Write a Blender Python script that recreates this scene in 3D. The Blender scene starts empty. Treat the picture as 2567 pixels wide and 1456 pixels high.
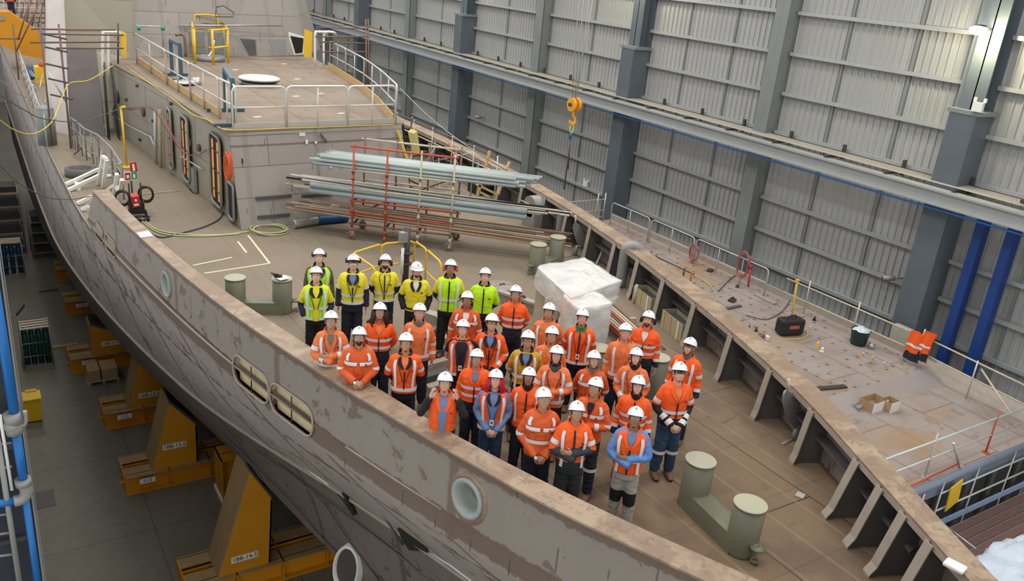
import bpy, bmesh, math, random
import numpy as np
from mathutils import Vector, Matrix, noise as mnoise
random.seed(7)
S = bpy.context.scene
COL = S.collection
PI = math.pi
# ------------------------------------------------------------------ camera
FPX = 2083.0; CX, CY = 1283.5, 728.0; CAMZ = 6.7
def _axes():
    down = np.array([-529., 5412., FPX]); down /= np.linalg.norm(down); up = -down
    yd = np.array([-1424., -941., FPX]); yd -= yd.dot(up) * up; yd /= np.linalg.norm(yd)
    return np.array([np.cross(yd, up), yd, up])
RW = _axes()
cam = bpy.data.cameras.new('camera'); camo = bpy.data.objects.new('camera', cam); COL.objects.link(camo)
cam.sensor_width = 36.0; cam.lens = 36.0 * FPX / 2567.0; cam.clip_end = 400
camo.matrix_world = Matrix(((RW[0][0], -RW[0][1], -RW[0][2], 0), (RW[1][0], -RW[1][1], -RW[1][2], 0),
                            (RW[2][0], -RW[2][1], -RW[2][2], CAMZ), (0, 0, 0, 1)))
S.camera = camo
# ------------------------------------------------------------------ world, hall lights, exposure
S.view_settings.view_transform = 'Standard'; S.view_settings.look = 'None'
S.view_settings.gamma = 1.0; S.view_settings.use_curve_mapping = False
S.view_settings.exposure = 0.48
W = bpy.data.worlds.new('hall_daylight'); S.world = W; W.use_nodes = True
W.node_tree.nodes['Background'].inputs[0].default_value = (0.97, 0.98, 0.97, 1)
W.node_tree.nodes['Background'].inputs[1].default_value = 0.66
def area(name, loc, size, power, col=(1, .97, .92), rot=(0, 0, 0), size_y=None):
    l = bpy.data.lights.new(name, 'AREA'); l.energy = power; l.color = col; l.shape = 'RECTANGLE'
    l.size = size; l.size_y = size_y or size
    o = bpy.data.objects.new(name, l); o.location = loc; o.rotation_euler = rot; COL.objects.link(o); return o
for yy in (6, 22, 40, 58):                       # two rows of roof lights under the hall roof
    for xx in (2.5, 17):
        area('roof_light', (xx, yy, 19), 3.0, 700 if xx > 5 else 600)
area('roof_light', (7, 30, 19), 3.0, 700, (1, .96, .9))
# ------------------------------------------------------------------ helpers
def at(px, py, x=None, y=None, z=None):
    """the point of a plane x=, y= or z= of the place that the photograph shows at this pixel"""
    d = RW @ np.array([px - CX, py - CY, FPX])
    if z is not None: t = (z - CAMZ) / d[2]
    elif y is not None: t = y / d[1]
    else: t = x / d[0]
    return Vector((d[0] * t, d[1] * t, CAMZ + d[2] * t))
def V(*a): return Vector(a)
def frame(d):
    d = Vector(d).normalized()
    u = d.cross(Vector((0, 0, 1)))
    if u.length < 1e-3: u = Vector((1, 0, 0))
    u.normalize(); return u, u.cross(d).normalized() * -1, d
def smooth_path(pts, n=6):
    pts = [Vector(p) for p in pts]
    if len(pts) < 3: return pts
    P = [pts[0] * 2 - pts[1]] + pts + [pts[-1] * 2 - pts[-2]]
    out = []
    for i in range(1, len(P) - 2):
        a, b, c, d = P[i-1], P[i], P[i+1], P[i+2]
        for k in range(n):
            t = k / n
            out.append(0.5 * ((2 * b) + (c - a) * t + (2*a - 5*b + 4*c - d) * t*t + (3*b - a - 3*c + d) * t*t*t))
    out.append(pts[-1]); return out
class MB:
    def __init__(s): s.v = []; s.f = []; s.m = []; s.sm = []; s.mi = 0
    def add(s, vs, fs, smooth=False):
        o = len(s.v); s.v += [Vector(p) for p in vs]
        for f in fs: s.f.append([i + o for i in f]); s.m.append(s.mi); s.sm.append(smooth)
        return s
    def box(s, c, d, rz=0, rx=0, ry=0):
        M = Matrix.Rotation(rz, 3, 'Z') @ Matrix.Rotation(ry, 3, 'Y') @ Matrix.Rotation(rx, 3, 'X'); c = Vector(c)
        vs = [c + M @ Vector((sx * d[0] / 2, sy * d[1] / 2, sz * d[2] / 2)) for sx in (-1, 1) for sy in (-1, 1) for sz in (-1, 1)]
        return s.add(vs, [(0,1,3,2),(4,6,7,5),(0,4,5,1),(2,3,7,6),(0,2,6,4),(1,5,7,3)])
    def cube(s, a, b):
        a = Vector(a); b = Vector(b); return s.box((a + b) / 2, [abs(b[i] - a[i]) for i in range(3)])
    def beam(s, a, b, w, h, up=None):
        a = Vector(a); b = Vector(b); d = (b - a).normalized(); up = Vector(up or (0, 0, 1))
        if abs(d.dot(up)) > .99: up = Vector((1, 0, 0))
        u = d.cross(up).normalized(); v = u.cross(d).normalized()
        vs = [p + u * (i * w / 2) + v * (j * h / 2) for p in (a, b) for i in (-1, 1) for j in (-1, 1)]
        return s.add(vs, [(0,1,3,2),(4,6,7,5),(0,4,5,1),(2,3,7,6),(0,2,6,4),(1,5,7,3)])
    def tube(s, pts, r, n=8, closed=False, caps=True, ell=1.0):
        pts = [Vector(p) for p in pts]; N = len(pts); rs = r if hasattr(r, '__len__') else [r] * N
        vs = []; u = None
        for i, p in enumerate(pts):
            if closed: d = pts[(i + 1) % N] - pts[i - 1]
            else: d = pts[min(i + 1, N - 1)] - pts[max(i - 1, 0)]
            d.normalize()
            if u is None: u, v, _ = frame(d)
            else:
                u = (u - d * u.dot(d)); u.normalize(); v = u.cross(d) * -1
            for k in range(n):
                a = 2 * PI * k / n; vs.append(p + (u * math.cos(a) + v * math.sin(a) * ell) * rs[i])
        fs = []
        for i in range(N if closed else N - 1):
            j = (i + 1) % N
            for k in range(n): fs.append((i*n + k, i*n + (k+1) % n, j*n + (k+1) % n, j*n + k))
        s.add(vs, fs, True)
        if caps and not closed:
            o = len(s.v) - len(vs)
            s.f.append([o + k for k in range(n)][::-1]); s.m.append(s.mi); s.sm.append(False)
            s.f.append([o + (N-1)*n + k for k in range(n)]); s.m.append(s.mi); s.sm.append(False)
        return s
    def cyl(s, a, b, r, r2=None, n=16): return s.tube([a, b], [r, r if r2 is None else r2], n)
    def grid(s, fn, nu, nv, cu=False, cv=False, smooth=True):
        vs = [fn(i / (nu if cu else nu - 1), j / (nv if cv else nv - 1)) for i in range(nu) for j in range(nv)]
        fs = []
        for i in range(nu if cu else nu - 1):
            for j in range(nv if cv else nv - 1):
                a = i*nv + j; b = ((i+1) % nu)*nv + j; c = ((i+1) % nu)*nv + (j+1) % nv; d = i*nv + (j+1) % nv
                fs.append((a, b, c, d))
        return s.add(vs, fs, smooth)
    def ball(s, c, r, n=12, m=8):
        c = Vector(c); r = r if hasattr(r, '__len__') else (r, r, r)
        vs = [c + Vector((0, 0, r[2]))]
        for j in range(1, m):
            t = PI * j / m
            for i in range(n):
                a = 2*PI*i/n; vs.append(c + Vector((r[0]*math.sin(t)*math.cos(a), r[1]*math.sin(t)*math.sin(a), r[2]*math.cos(t))))
        vs.append(c - Vector((0, 0, r[2]))); fs = []
        for i in range(n):
            fs.append((0, 1 + i, 1 + (i+1) % n)); L = len(vs) - 1; o = 1 + (m-2)*n; fs.append((L, o + (i+1) % n, o + i))
        for j in range(m - 2):
            for i in range(n): a = 1 + j*n; fs.append((a+i, a+n+i, a+n+(i+1) % n, a+(i+1) % n))
        return s.add(vs, fs, True)
    def prism(s, poly, vec):
        vec = Vector(vec); poly = [Vector(p) for p in poly]; n = len(poly)
        return s.add(poly + [p + vec for p in poly], [tuple(range(n))[::-1], tuple(range(n, 2*n))] + [(i, (i+1) % n, (i+1) % n + n, i + n) for i in range(n)])
    def lathe(s, prof, c=(0, 0, 0), n=20, caps=True):
        c = Vector(c)
        vs = [c + Vector((r*math.cos(2*PI*k/n), r*math.sin(2*PI*k/n), z)) for r, z in prof for k in range(n)]
        fs = [(i*n+k, i*n+(k+1) % n, (i+1)*n+(k+1) % n, (i+1)*n+k) for i in range(len(prof)-1) for k in range(n)]
        s.add(vs, fs, True)
        if caps:
            o = len(s.v) - len(vs)
            s.f.append([o + k for k in range(n)][::-1]); s.m.append(s.mi); s.sm.append(False)
            L = o + (len(prof)-1)*n; s.f.append([L + k for k in range(n)]); s.m.append(s.mi); s.sm.append(False)
        return s
    def xf(s, M, start=0):
        for i in range(start, len(s.v)): s.v[i] = M @ s.v[i]
        return s
    def mesh(s, name, mats, off=None):
        me = bpy.data.meshes.new(name); off = off or Vector((0, 0, 0))
        me.from_pydata([tuple(p - off) for p in s.v], [], s.f)
        for m in (mats if isinstance(mats, (list, tuple)) else [mats]): me.materials.append(m)
        me.polygons.foreach_set('material_index', s.m); me.polygons.foreach_set('use_smooth', s.sm)
        me.update(); return me
    def build(s, name, mats, parent=None, off=None):
        """one mesh object; vertices are world coordinates unless the parent was built at the origin"""
        if parent is not None: off = ROOTS.get(parent.name, Vector((0, 0, 0)))
        if parent is None and off is None:
            lo = [min(p[i] for p in s.v) for i in range(3)]; hi = [max(p[i] for p in s.v) for i in range(3)]
            off = Vector(((lo[0]+hi[0])/2, (lo[1]+hi[1])/2, lo[2]))
        o = bpy.data.objects.new(name, s.mesh(name, mats, off)); COL.objects.link(o)
        if parent is not None: o.parent = parent; ROOTS[o.name] = off
        else: o.location = off; ROOTS[o.name] = Vector(off)
        return o
ROOTS = {}
def tag(o, label=None, cat=None, group=None, kind=None):
    for k, v in (('label', label), ('category', cat), ('group', group), ('kind', kind)):
        if v: o[k] = v
    return o
def thing(name, label, cat, loc=(0, 0, 0), group=None, rz=0):
    o = bpy.data.objects.new(name, None); COL.objects.link(o); o.location = loc; o.rotation_euler = (0, 0, rz)
    o.empty_display_size = .1; ROOTS[o.name] = Vector(loc) if rz == 0 else Vector((0, 0, 0))
    return tag(o, label, cat, group)
def struct(name, mb, m, off=(0, 0, 0)):
    o = mb.build(name, m, off=Vector(off)); o['kind'] = 'structure'; return o
def copy_tree(o, parent=None):
    c = o.copy(); COL.objects.link(c)
    if parent is not None: c.parent = parent
    for ch in list(o.children): copy_tree(ch, c)
    return c
# ------------------------------------------------------------------ materials
def mat(name, col, rough=.6, metal=0., var=.12, scale=6., bump=0., emit=None, alpha=1., trans=0., coat=0.):
    m = bpy.data.materials.new(name); m.use_nodes = True; nt = m.node_tree; b = nt.nodes['Principled BSDF']
    b.inputs['Roughness'].default_value = rough; b.inputs['Metallic'].default_value = metal
    tc = nt.nodes.new('ShaderNodeTexCoord'); nz = nt.nodes.new('ShaderNodeTexNoise'); nz.inputs['Scale'].default_value = scale
    nz.inputs['Detail'].default_value = 4; nt.links.new(tc.outputs['Object'], nz.inputs['Vector'])
    mx = nt.nodes.new('ShaderNodeMix'); mx.data_type = 'RGBA'
    mx.inputs[6].default_value = tuple(max(0, c * (1 - var)) for c in col[:3]) + (1,); mx.inputs[7].default_value = tuple(min(1, c * (1 + var)) for c in col[:3]) + (1,)
    nt.links.new(nz.outputs['Fac'], mx.inputs[0]); nt.links.new(mx.outputs[2], b.inputs['Base Color'])
    if bump:
        bp = nt.nodes.new('ShaderNodeBump'); bp.inputs['Strength'].default_value = bump; bp.inputs['Distance'].default_value = .02
        nt.links.new(nz.outputs['Fac'], bp.inputs['Height']); nt.links.new(bp.outputs[0], b.inputs['Normal'])
    if emit: b.inputs['Emission Color'].default_value = tuple(emit[:3]) + (1,); b.inputs['Emission Strength'].default_value = emit[3]
    if alpha < 1: b.inputs['Alpha'].default_value = alpha
    if trans: b.inputs['Transmission Weight'].default_value = trans
    if coat: b.inputs['Coat Weight'].default_value = coat
    return m
class NT:
    """small node-graph writer"""
    def __init__(s, name, rough=.6, metal=0.):
        s.m = bpy.data.materials.new(name); s.m.use_nodes = True; s.nt = s.m.node_tree; s.b = s.nt.nodes['Principled BSDF']
        s.b.inputs['Roughness'].default_value = rough; s.b.inputs['Metallic'].default_value = metal
        g = s.nt.nodes.new('ShaderNodeNewGeometry'); s.P = g.outputs['Position']
        sp = s.nt.nodes.new('ShaderNodeSeparateXYZ'); s.nt.links.new(s.P, sp.inputs[0]); s.x, s.y, s.z = sp.outputs
    def lk(s, a, sock):
        if hasattr(a, 'links'): s.nt.links.new(a, sock)
        elif isinstance(a, (tuple, list)): sock.default_value = tuple(a) + ((1,) if len(a) == 3 and sock.type == 'RGBA' else ())
        else: sock.default_value = a
    def math(s, op, a, b=0., c=None):
        n = s.nt.nodes.new('ShaderNodeMath'); n.operation = op; s.lk(a, n.inputs[0]); s.lk(b, n.inputs[1])
        if c is not None: s.lk(c, n.inputs[2])
        return n.outputs[0]
    def vec(s, x, y, z=0.):
        n = s.nt.nodes.new('ShaderNodeCombineXYZ'); s.lk(x, n.inputs[0]); s.lk(y, n.inputs[1]); s.lk(z, n.inputs[2]); return n.outputs[0]
    def noise(s, scale, detail=4, v=None, rough=.55, dist=0.):
        n = s.nt.nodes.new('ShaderNodeTexNoise'); n.inputs['Scale'].default_value = scale; n.inputs['Detail'].default_value = detail
        n.inputs['Roughness'].default_value = rough; n.inputs['Distortion'].default_value = dist
        s.lk(v or s.P, n.inputs['Vector']); return n.outputs['Fac']
    def mix(s, f, a, b, mode='MIX'):
        n = s.nt.nodes.new('ShaderNodeMix'); n.data_type = 'RGBA'; n.blend_type = mode; s.lk(f, n.inputs[0]); s.lk(a, n.inputs[6]); s.lk(b, n.inputs[7]); return n.outputs[2]
    def step(s, v, lo, hi):
        n = s.nt.nodes.new('ShaderNodeMapRange'); n.interpolation_type = 'SMOOTHSTEP'; s.lk(v, n.inputs['Value'])
        n.inputs['From Min'].default_value = lo; n.inputs['From Max'].default_value = hi; return n.outputs[0]
    def brick(s, v, c1, c2, mort, w, h, ms=.004, off=.5):
        n = s.nt.nodes.new('ShaderNodeTexBrick'); s.lk(v, n.inputs['Vector']); s.lk(c1, n.inputs['Color1']); s.lk(c2, n.inputs['Color2']); s.lk(mort, n.inputs['Mortar'])
        n.inputs['Scale'].default_value = 1; n.inputs['Brick Width'].default_value = w; n.inputs['Row Height'].default_value = h
        n.inputs['Mortar Size'].default_value = ms; n.inputs['Mortar Smooth'].default_value = .3; n.offset = off; return n.outputs['Color'], n.outputs['Fac']
    def lines(s, c, period, w, wob=0.):
        v = s.math('PINGPONG', c, period / 2)
        return s.math('SUBTRACT', 1., s.step(v, w * .5, w))
    def out(s, col, bump=None, bs=.3):
        s.lk(col, s.b.inputs['Base Color'])
        if bump is not None:
            n = s.nt.nodes.new('ShaderNodeBump'); n.inputs['Strength'].default_value = bs; n.inputs['Distance'].default_value = .02
            s.lk(bump, n.inputs['Height']); s.nt.links.new(n.outputs[0], s.b.inputs['Normal'])
        return s.m
def deck_mat(name, c1, c2, mort, w=1.6, h=6.0, stain=(.12, .08, .055), st=.5, rustc=None, spots=False, aft=None):
    n = NT(name, .78); n.b.inputs['Specular IOR Level'].default_value = .3
    bc, bf = n.brick(n.vec(n.y, n.x), c1, c2, mort, h, w, .012)
    col = n.mix(n.step(n.noise(.55, 5, None, .6), .42, .68), bc, stain)
    col = n.mix(st, bc, col)
    fine = n.noise(9, 6); col = n.mix(n.math('MULTIPLY', n.step(fine, .3, .75), .35), col, (.5, .46, .42), 'SOFT_LIGHT')
    stiff = n.lines(n.x, .62, .03); col = n.mix(n.math('MULTIPLY', stiff, .22), col, (.36, .27, .20))
    cross = n.lines(n.y, 1.25, .012); col = n.mix(n.math('MULTIPLY', cross, .3), col, mort)
    blot = n.step(n.noise(1.7, 3, None, .5, .6), .62, .68); col = n.mix(n.math('MULTIPLY', blot, .35), col, stain)
    if rustc: col = n.mix(n.math('MULTIPLY', n.step(n.noise(.35, 3), .52, .68), .6), col, rustc)
    if aft: col = n.mix(n.math('MULTIPLY', n.step(n.y, 6., 17.), .62), col, aft)
    if spots:
        v = n.nt.nodes.new('ShaderNodeTexVoronoi'); v.inputs['Randomness'].default_value = .25; v.inputs['Scale'].default_value = 2.1
        n.lk(n.P, v.inputs['Vector']); sp = n.math('SUBTRACT', 1., n.step(v.outputs['Distance'], .10, .16)); col = n.mix(n.math('MULTIPLY', sp, .7), col, (.075, .05, .045))
    return n.out(col, n.math('ADD', fine, n.math('MULTIPLY', bf, -1.)), .25)
M = {}
M['deck'] = deck_mat('brown_primer_deck', (.205, .143, .090), (.180, .128, .082), (.05, .035, .024), st=.8, aft=(.275, .238, .185))
M['roof_deck'] = deck_mat('grey_brown_roof_deck', (.255, .205, .158), (.23, .188, .148), (.09, .07, .058), 1.9, 5, st=.35)
M['block_deck'] = deck_mat('grey_rust_deck', (.34, .29, .27), (.31, .265, .25), (.08, .06, .055), 1.5, 4.2, st=.3, rustc=(.36, .21, .09), spots=True)
def hull_mat(name, base, base2, brown, band=None, fwd=True, seam=2.6, axis='y', zs=1.35, patch=.62, vstr=.75):
    n = NT(name, .5)
    u = n.y if axis == 'y' else n.x
    bc, bf = n.brick(n.vec(u, n.z), base, base2, brown, seam * 2, zs, .012, .35)
    col = bc
    streak = n.noise(1., 4, n.vec(n.math('MULTIPLY', u, 3.2), n.math('MULTIPLY', n.z, .35)))
    col = n.mix(n.math('MULTIPLY', n.step(streak, .4, .7), .35), col, base2)
    col = n.mix(n.math('MULTIPLY', n.step(n.noise(7, 6), .35, .7), .25), col, (.55, .5, .45), 'OVERLAY')
    w = n.noise(2.2, 5, None, .65, .4)
    vs = n.lines(n.math('ADD', u, n.math('MULTIPLY', n.math('SUBTRACT', w, .5), .12)), seam, .10)
    col = n.mix(n.math('MULTIPLY', vs, vstr), col, brown)
    pa = n.step(w, patch, patch + .03); col = n.mix(n.math('MULTIPLY', pa, .8), col, brown)
    if band:
        for z0, bw, k in band:
            dz = n.math('ABSOLUTE', n.math('SUBTRACT', n.z, z0)); dz = n.math('ADD', dz, n.math('MULTIPLY', n.math('SUBTRACT', n.noise(3.1, 6, None, .7, .8), .5), k))
            col = n.mix(n.math('MULTIPLY', n.math('SUBTRACT', 1., n.step(dz, bw, bw + .03)), .9), col, brown)
    tick = n.math('MULTIPLY', n.lines(u, .62, .014), n.step(n.noise(1., 1, n.vec(n.math('MULTIPLY', u, 1.6), n.math('MULTIPLY', n.z, 1.7), 3.)), .56, .6))
    col = n.mix(n.math('MULTIPLY', tick, .7), col, (.05, .04, .035))
    return n.out(col, bf, -.15)
M['bulwark'] = hull_mat('grey_bulwark_plate', (.262, .226, .194), (.222, .194, .170), (.135, .092, .066), [(.95, .12, .30), (-.12, .15, .22)], seam=3.9, zs=2, patch=.585)
M['hull'] = hull_mat('grey_hull_plate', (.43, .375, .345), (.37, .325, .30), (.15, .105, .078), [(-.10, .22, .9), (-1.3, .02, .9)], seam=2.6, patch=.585)
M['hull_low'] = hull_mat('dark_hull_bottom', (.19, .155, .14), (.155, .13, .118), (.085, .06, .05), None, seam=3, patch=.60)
M['house'] = hull_mat('mauve_grey_house_plate', (.345, .31, .28), (.31, .28, .258), (.15, .105, .088), [(2.0, .012, .04)], seam=1.9, axis='x', zs=.75, patch=.72, vstr=.25)
M['house_side'] = hull_mat('olive_grey_house_side', (.33, .305, .245), (.30, .28, .225), (.14, .115, .088), None, seam=2.4, axis='y', zs=1.1, patch=.72, vstr=.3)
M['bridge'] = hull_mat('mauve_grey_bridge_plate', (.285, .258, .24), (.255, .232, .216), (.13, .09, .078), None, seam=2.2, axis='x', zs=.8, patch=.70, vstr=.2)
M['cap'] = mat('brown_rail_cap', (.36, .25, .17), .5, 0, .30, 1.8, .2)
def cap_mat():
    n = NT('scuffed_brown_rail_cap', .5)
    w = n.noise(1.6, 5, None, .65, .5)
    col = n.mix(n.step(w, .42, .62), (.245, .165, .112), (.36, .265, .175))
    col = n.mix(n.math('MULTIPLY', n.step(n.noise(6, 4, None, .6, 1.2), .55, .6), .5), col, (.17, .115, .085))
    return n.out(col, n.noise(12, 5), .2)
M['cap'] = cap_mat()
M['stiff'] = mat('grey_stiffener', (.10, .095, .095), .6, 0, .25, 3)
M['flange'] = mat('brown_grey_flange', (.36, .31, .26), .6, 0, .2, 4)
def wall_mat():
    n = NT('zinc_cladding', .45)
    col = n.mix(n.noise(1.5, 3, n.vec(n.math('MULTIPLY', n.y, 2.), n.math('MULTIPLY', n.z, .4))), (.335, .34, .335), (.395, .40, .39))
    return n.out(col)
M['wall'] = wall_mat()
M['girt'] = mat('galvanised_girt', (.40, .42, .42), .45, .3, .1, 3)
M['column'] = mat('blue_grey_column', (.105, .128, .15), .42, 0, .12, 2)
M['column_light'] = mat('grey_column', (.20, .22, .215), .45, 0, .1, 2)
M['blue_col'] = mat('deep_blue_post', (.012, .05, .22), .45, 0, .1, 2)
M['navy_col'] = mat('navy_column', (.018, .026, .04), .5, 0, .25, 2)
def floor_mat():
    n = NT('hall_concrete', .5)
    col = n.mix(n.noise(.35, 5, None, .6), (.11, .102, .075), (.19, .175, .13))
    col = n.mix(n.math('MULTIPLY', n.step(n.noise(5, 6), .4, .7), .3), col, (.24, .22, .18))
    for c, p, w in ((n.x, 3.1, .025), (n.y, 4.4, .022)): col = n.mix(n.math('MULTIPLY', n.lines(c, p, w), .6), col, (.05, .045, .035))
    return n.out(col, n.noise(18, 5), .12)
M['floor'] = floor_mat()
M['bollard'] = mat('olive_bollard_paint', (.150, .150, .100), .45, 0, .08, 3)
M['bollard_top'] = mat('pale_bollard_top', (.38, .37, .27), .5, 0, .08, 3)
M['yellow'] = mat('safety_yellow', (.80, .50, .03), .4)
M['lift_yellow'] = mat('cradle_yellow', (.60, .25, .006), .45, 0, .12, 1.2)
M['cradle_top'] = mat('dull_cradle_yellow', (.33, .215, .095), .6, 0, .25, 3)  # duller yellow for the top plates and the tower's left side plate
M['white'] = mat('white_paint', (.75, .75, .70), .4, 0, .05)
M['rail'] = mat('galvanised_rail', (.52, .51, .47), .4, .35, .12, 4)
M['rail_white'] = mat('pale_rail', (.68, .67, .62), .4, .1, .08, 4)
M['steel'] = mat('bare_steel', (.45, .45, .44), .35, .6, .15, 8)
M['dark_steel'] = mat('dark_steel', (.07, .065, .065), .45, .3, .2, 6)
M['rust'] = mat('rusty_tube', (.19, .115, .085), .6, .2, .35, 12)
M['red_tube'] = mat('red_painted_tube', (.48, .085, .035), .45, 0, .2, 9)
M['wood'] = mat('timber', (.55, .38, .18), .7, 0, .2, 10)
M['crate_wood'] = mat('pale_crate_board', (.42, .36, .22), .75, 0, .2, 9)
M['pipe_blue'] = mat('pale_blue_grey_pipe', (.42, .48, .47), .4, 0, .1, 7)
M['pipe_mid'] = mat('blue_grey_pipe', (.33, .385, .40), .4, 0, .1, 7)
M['tube_pale'] = mat('pale_scaffold_tube', (.55, .48, .36), .5, .1, .2, 11)
M['tube_brown'] = mat('copper_brown_tube', (.46, .29, .20), .5, .2, .3, 12)
M['black'] = mat('black_rubber', (.014, .014, .015), .5)
M['orange_glow'] = mat('orange_interior_glow', (.75, .33, .08), .6, 0, .1, 4, emit=(.9, .35, .08, .12))  # orange with faint emission stands in for the lit interior behind the doors
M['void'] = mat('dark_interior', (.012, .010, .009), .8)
M['blue_pipe'] = mat('bright_blue_pipe', (.010, .15, .46), .35, 0, .06, 3)
M['grey_fit'] = mat('grey_fitting', (.28, .28, .27), .5, .2, .15, 6)
M['navy_frame'] = mat('teal_blue_frame', (.045, .10, .14), .45)
M['glass_grey'] = mat('grey_template_plate', (.28, .28, .29), .4)
M['red'] = mat('red_case', (.48, .02, .025), .4)
M['green_sign'] = mat('green_sign', (.01, .30, .16), .5)
M['orange_hose'] = mat('orange_cable', (.75, .12, .03), .5)
M['yellow_hose'] = mat('yellow_hose', (.78, .55, .06), .5)
M['pale_hose'] = mat('pale_green_hose', (.48, .50, .26), .5)
M['cable'] = mat('grey_cable', (.08, .085, .09), .5)
M['pink_hose'] = mat('dusty_red_hose', (.42, .12, .12), .5)
M['wire'] = mat('wire_rope', (.35, .34, .30), .5, .3)
M['silver'] = mat('silver_duct', (.5, .5, .46), .3, .6, .2, 15, .3)
M['blue_duct'] = mat('blue_duct', (.015, .09, .26), .45, 0, .2, 12, .3)
M['tape'] = mat('yellow_floor_tape', (.75, .68, .40), .6)
M['card'] = mat('cardboard', (.42, .28, .15), .8)
M['bin_green'] = mat('dark_green_tub', (.012, .045, .045), .4)
M['bin_yellow'] = mat('yellow_bin', (.72, .48, .01), .4)
M['cyl_green'] = mat('gas_bottle_green', (.01, .06, .05), .35)
M['cyl_blue'] = mat('gas_bottle_blue', (.01, .06, .16), .35)
M['hook_orange'] = mat('hook_orange', (.80, .33, .01), .35)
M['paper'] = mat('white_paper', (.80, .79, .74), .6, 0, .04)
M['ink'] = mat('black_ink', (.015, .015, .015), .6)
def plastic_mat():
    n = NT('crumpled_clear_film', .22)
    c = n.mix(n.noise(3, 4), (.70, .69, .66), (.86, .86, .85)); c = n.mix(n.step(n.noise(1.2, 2), .55, .75), c, (.80, .60, .52))
    n.b.inputs['Alpha'].default_value = .82; n.b.inputs['Coat Weight'].default_value = .4
    v = n.nt.nodes.new('ShaderNodeTexVoronoi'); v.feature = 'DISTANCE_TO_EDGE'; v.inputs['Scale'].default_value = 6; n.lk(n.P, v.inputs['Vector'])
    return n.out(c, n.math('ADD', v.outputs['Distance'], n.noise(14, 5)), .45)
M['plastic'] = plastic_mat()
# ================================================================== THE HALL
FZ = -9.5
struct('floor', MB().cube((-6, -6, FZ - .1), (30, 95, FZ)), M['floor'])
WX = 26.0
g = MB()                                         # corrugated cladding of the right wall, folded ribs 0.3 m apart
ys = []; y = -2.
while y < 95:
    ys += [(y, 0), (y + .20, 0), (y + .215, -.05), (y + .245, -.05)]; y += .26
vs = [(WX - dx * -1 if False else WX + dx, yy, z) for yy, dx in ys for z in (FZ, 15.0)]
g.add(vs, [(2*i, 2*i+1, 2*i+3, 2*i+2) for i in range(len(ys) - 1)])
wall_r = struct('wall_right', g, M['wall'])
struct('wall_left_added', MB().cube((-.7, 14, FZ), (-.5, 95, -2)), M['navy_col'])  # added to darken the left strip, kept low to light the hull
struct('wall_back', MB().cube((-3, 94, FZ), (26, 94.2, 15)), M['wall'])
COLS = [13.9 + 7.85 * k for k in range(-1, 9)]
ZG = [7.7, 6.22, 4.78, 3.34, 1.9, -.66, -1.93, -3.2, -4.5, -5.8]
bays = [(COLS[i], COLS[i + 1]) for i in range(len(COLS) - 1)]
for bi, (a, b) in enumerate(bays):               # girts and the thin sag rods of every bay are parts of the wall
    w0 = .52 if bi % 2 else .34
    g = MB()
    for z in ZG: g.cube((WX - .19, a + .35, z + .03), (WX - .05, b - .35, z + .05)); g.cube((WX - .215, a + .35, z - .07), (WX - .19, b - .35, z + .06))
    o = g.build('girt_set', M['girt'], wall_r)
    g = MB()
    nm = 2 if a < 29 else 1
    for k in range(1, nm + 1):
        yy = a + (b - a) * k / (nm + 1); g.cube((WX - .10, yy - .03, FZ), (WX - .045, yy + .03, 15))
    g.build('sag_rod_set', M['column_light'], wall_r)
def isect(mb, x0, x1, yc, w, z0, z1, t=.04):     # I-section: flanges parallel to the wall, web between
    mb.cube((x0, yc - w/2, z0), (x0 + t, yc + w/2, z1)); mb.cube((x1 - t, yc - w/2, z0), (x1, yc + w/2, z1))
    mb.cube((x0, yc - .02, z0), (x1, yc + .02, z1))
place = ['nearest the picture edge at far right', 'second from the right, behind the guard rail', 'carrying the lit strip, behind the crane hook', 'right of the pipe trolley', 'behind the front house roof railing', 'farthest back along the right wall']
bigs = [13.9, 29.6, 45.3, 61.0, 76.7]
blab = {13.9: 'deep blue-grey wall column nearest the right edge, with the lit floodlight on it', 29.6: 'deep blue-grey wall column behind the hanging crane hook, second from the right edge',
        45.3: 'deep blue-grey wall column third from the right edge, behind the ends of the stored pipes', 61.0: 'deep blue-grey wall column behind the front house roof railing',
        76.7: 'deep blue-grey wall column farthest down the right wall, beside the bridge'}
for yc in bigs:
    r = thing('steel_column', blab[yc], 'column', (25.3, yc, FZ), 'deep columns along the right wall')
    g = MB(); g.cube((24.95, yc - .42, FZ), (25.9, yc + .42, 3.95)); g.build('lower_shaft', M['column'], r)
    g = MB(); g.cube((24.93, yc - .52, 3.95), (25.9, yc + .52, 4.07)); g.build('cap_plate', M['column_light'], r)
    g = MB(); isect(g, 25.25, 25.9, yc, .72, 4.07, 14.5); g.build('upper_shaft', M['column'], r)
    g = MB(); g.cube((25.5, yc + .42, FZ), (25.9, yc + .62, 14)); g.build('side_plate', M['column_light'], r)
mids = [21.75, 37.45, 53.15, 68.8]
mlab = {21.75: 'plain grey wall column between the two nearest deep columns, behind the guard rails', 37.45: 'plain grey wall column left of the crane hook cables',
        53.15: 'plain grey wall column above the right end of the stored pipes', 68.8: 'plain grey wall column far back beside the bridge front'}
for yc in mids:
    g = MB(); isect(g, 25.35, 25.95, yc, .62, FZ, 14.5); g.cube((25.45, yc - .26, FZ), (25.9, yc + .26, 14))
    tag(g.build('wall_column', M['column_light']), mlab[yc], 'column', 'plain columns along the right wall')
# blue door posts at far right
for (px, py), lb in (((2400, 800), 'bright blue steel post on the right wall beside the nearest deep column'), ((2480, 800), 'bright blue steel post at the far right edge of the wall')):
    p = at(px, py, x=25.7); g = MB(); g.cube((25.35, p.y - .14, FZ), (25.7, p.y + .14, 1.0)); tag(g.build('blue_post', M['blue_col']), lb, 'post')
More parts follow.
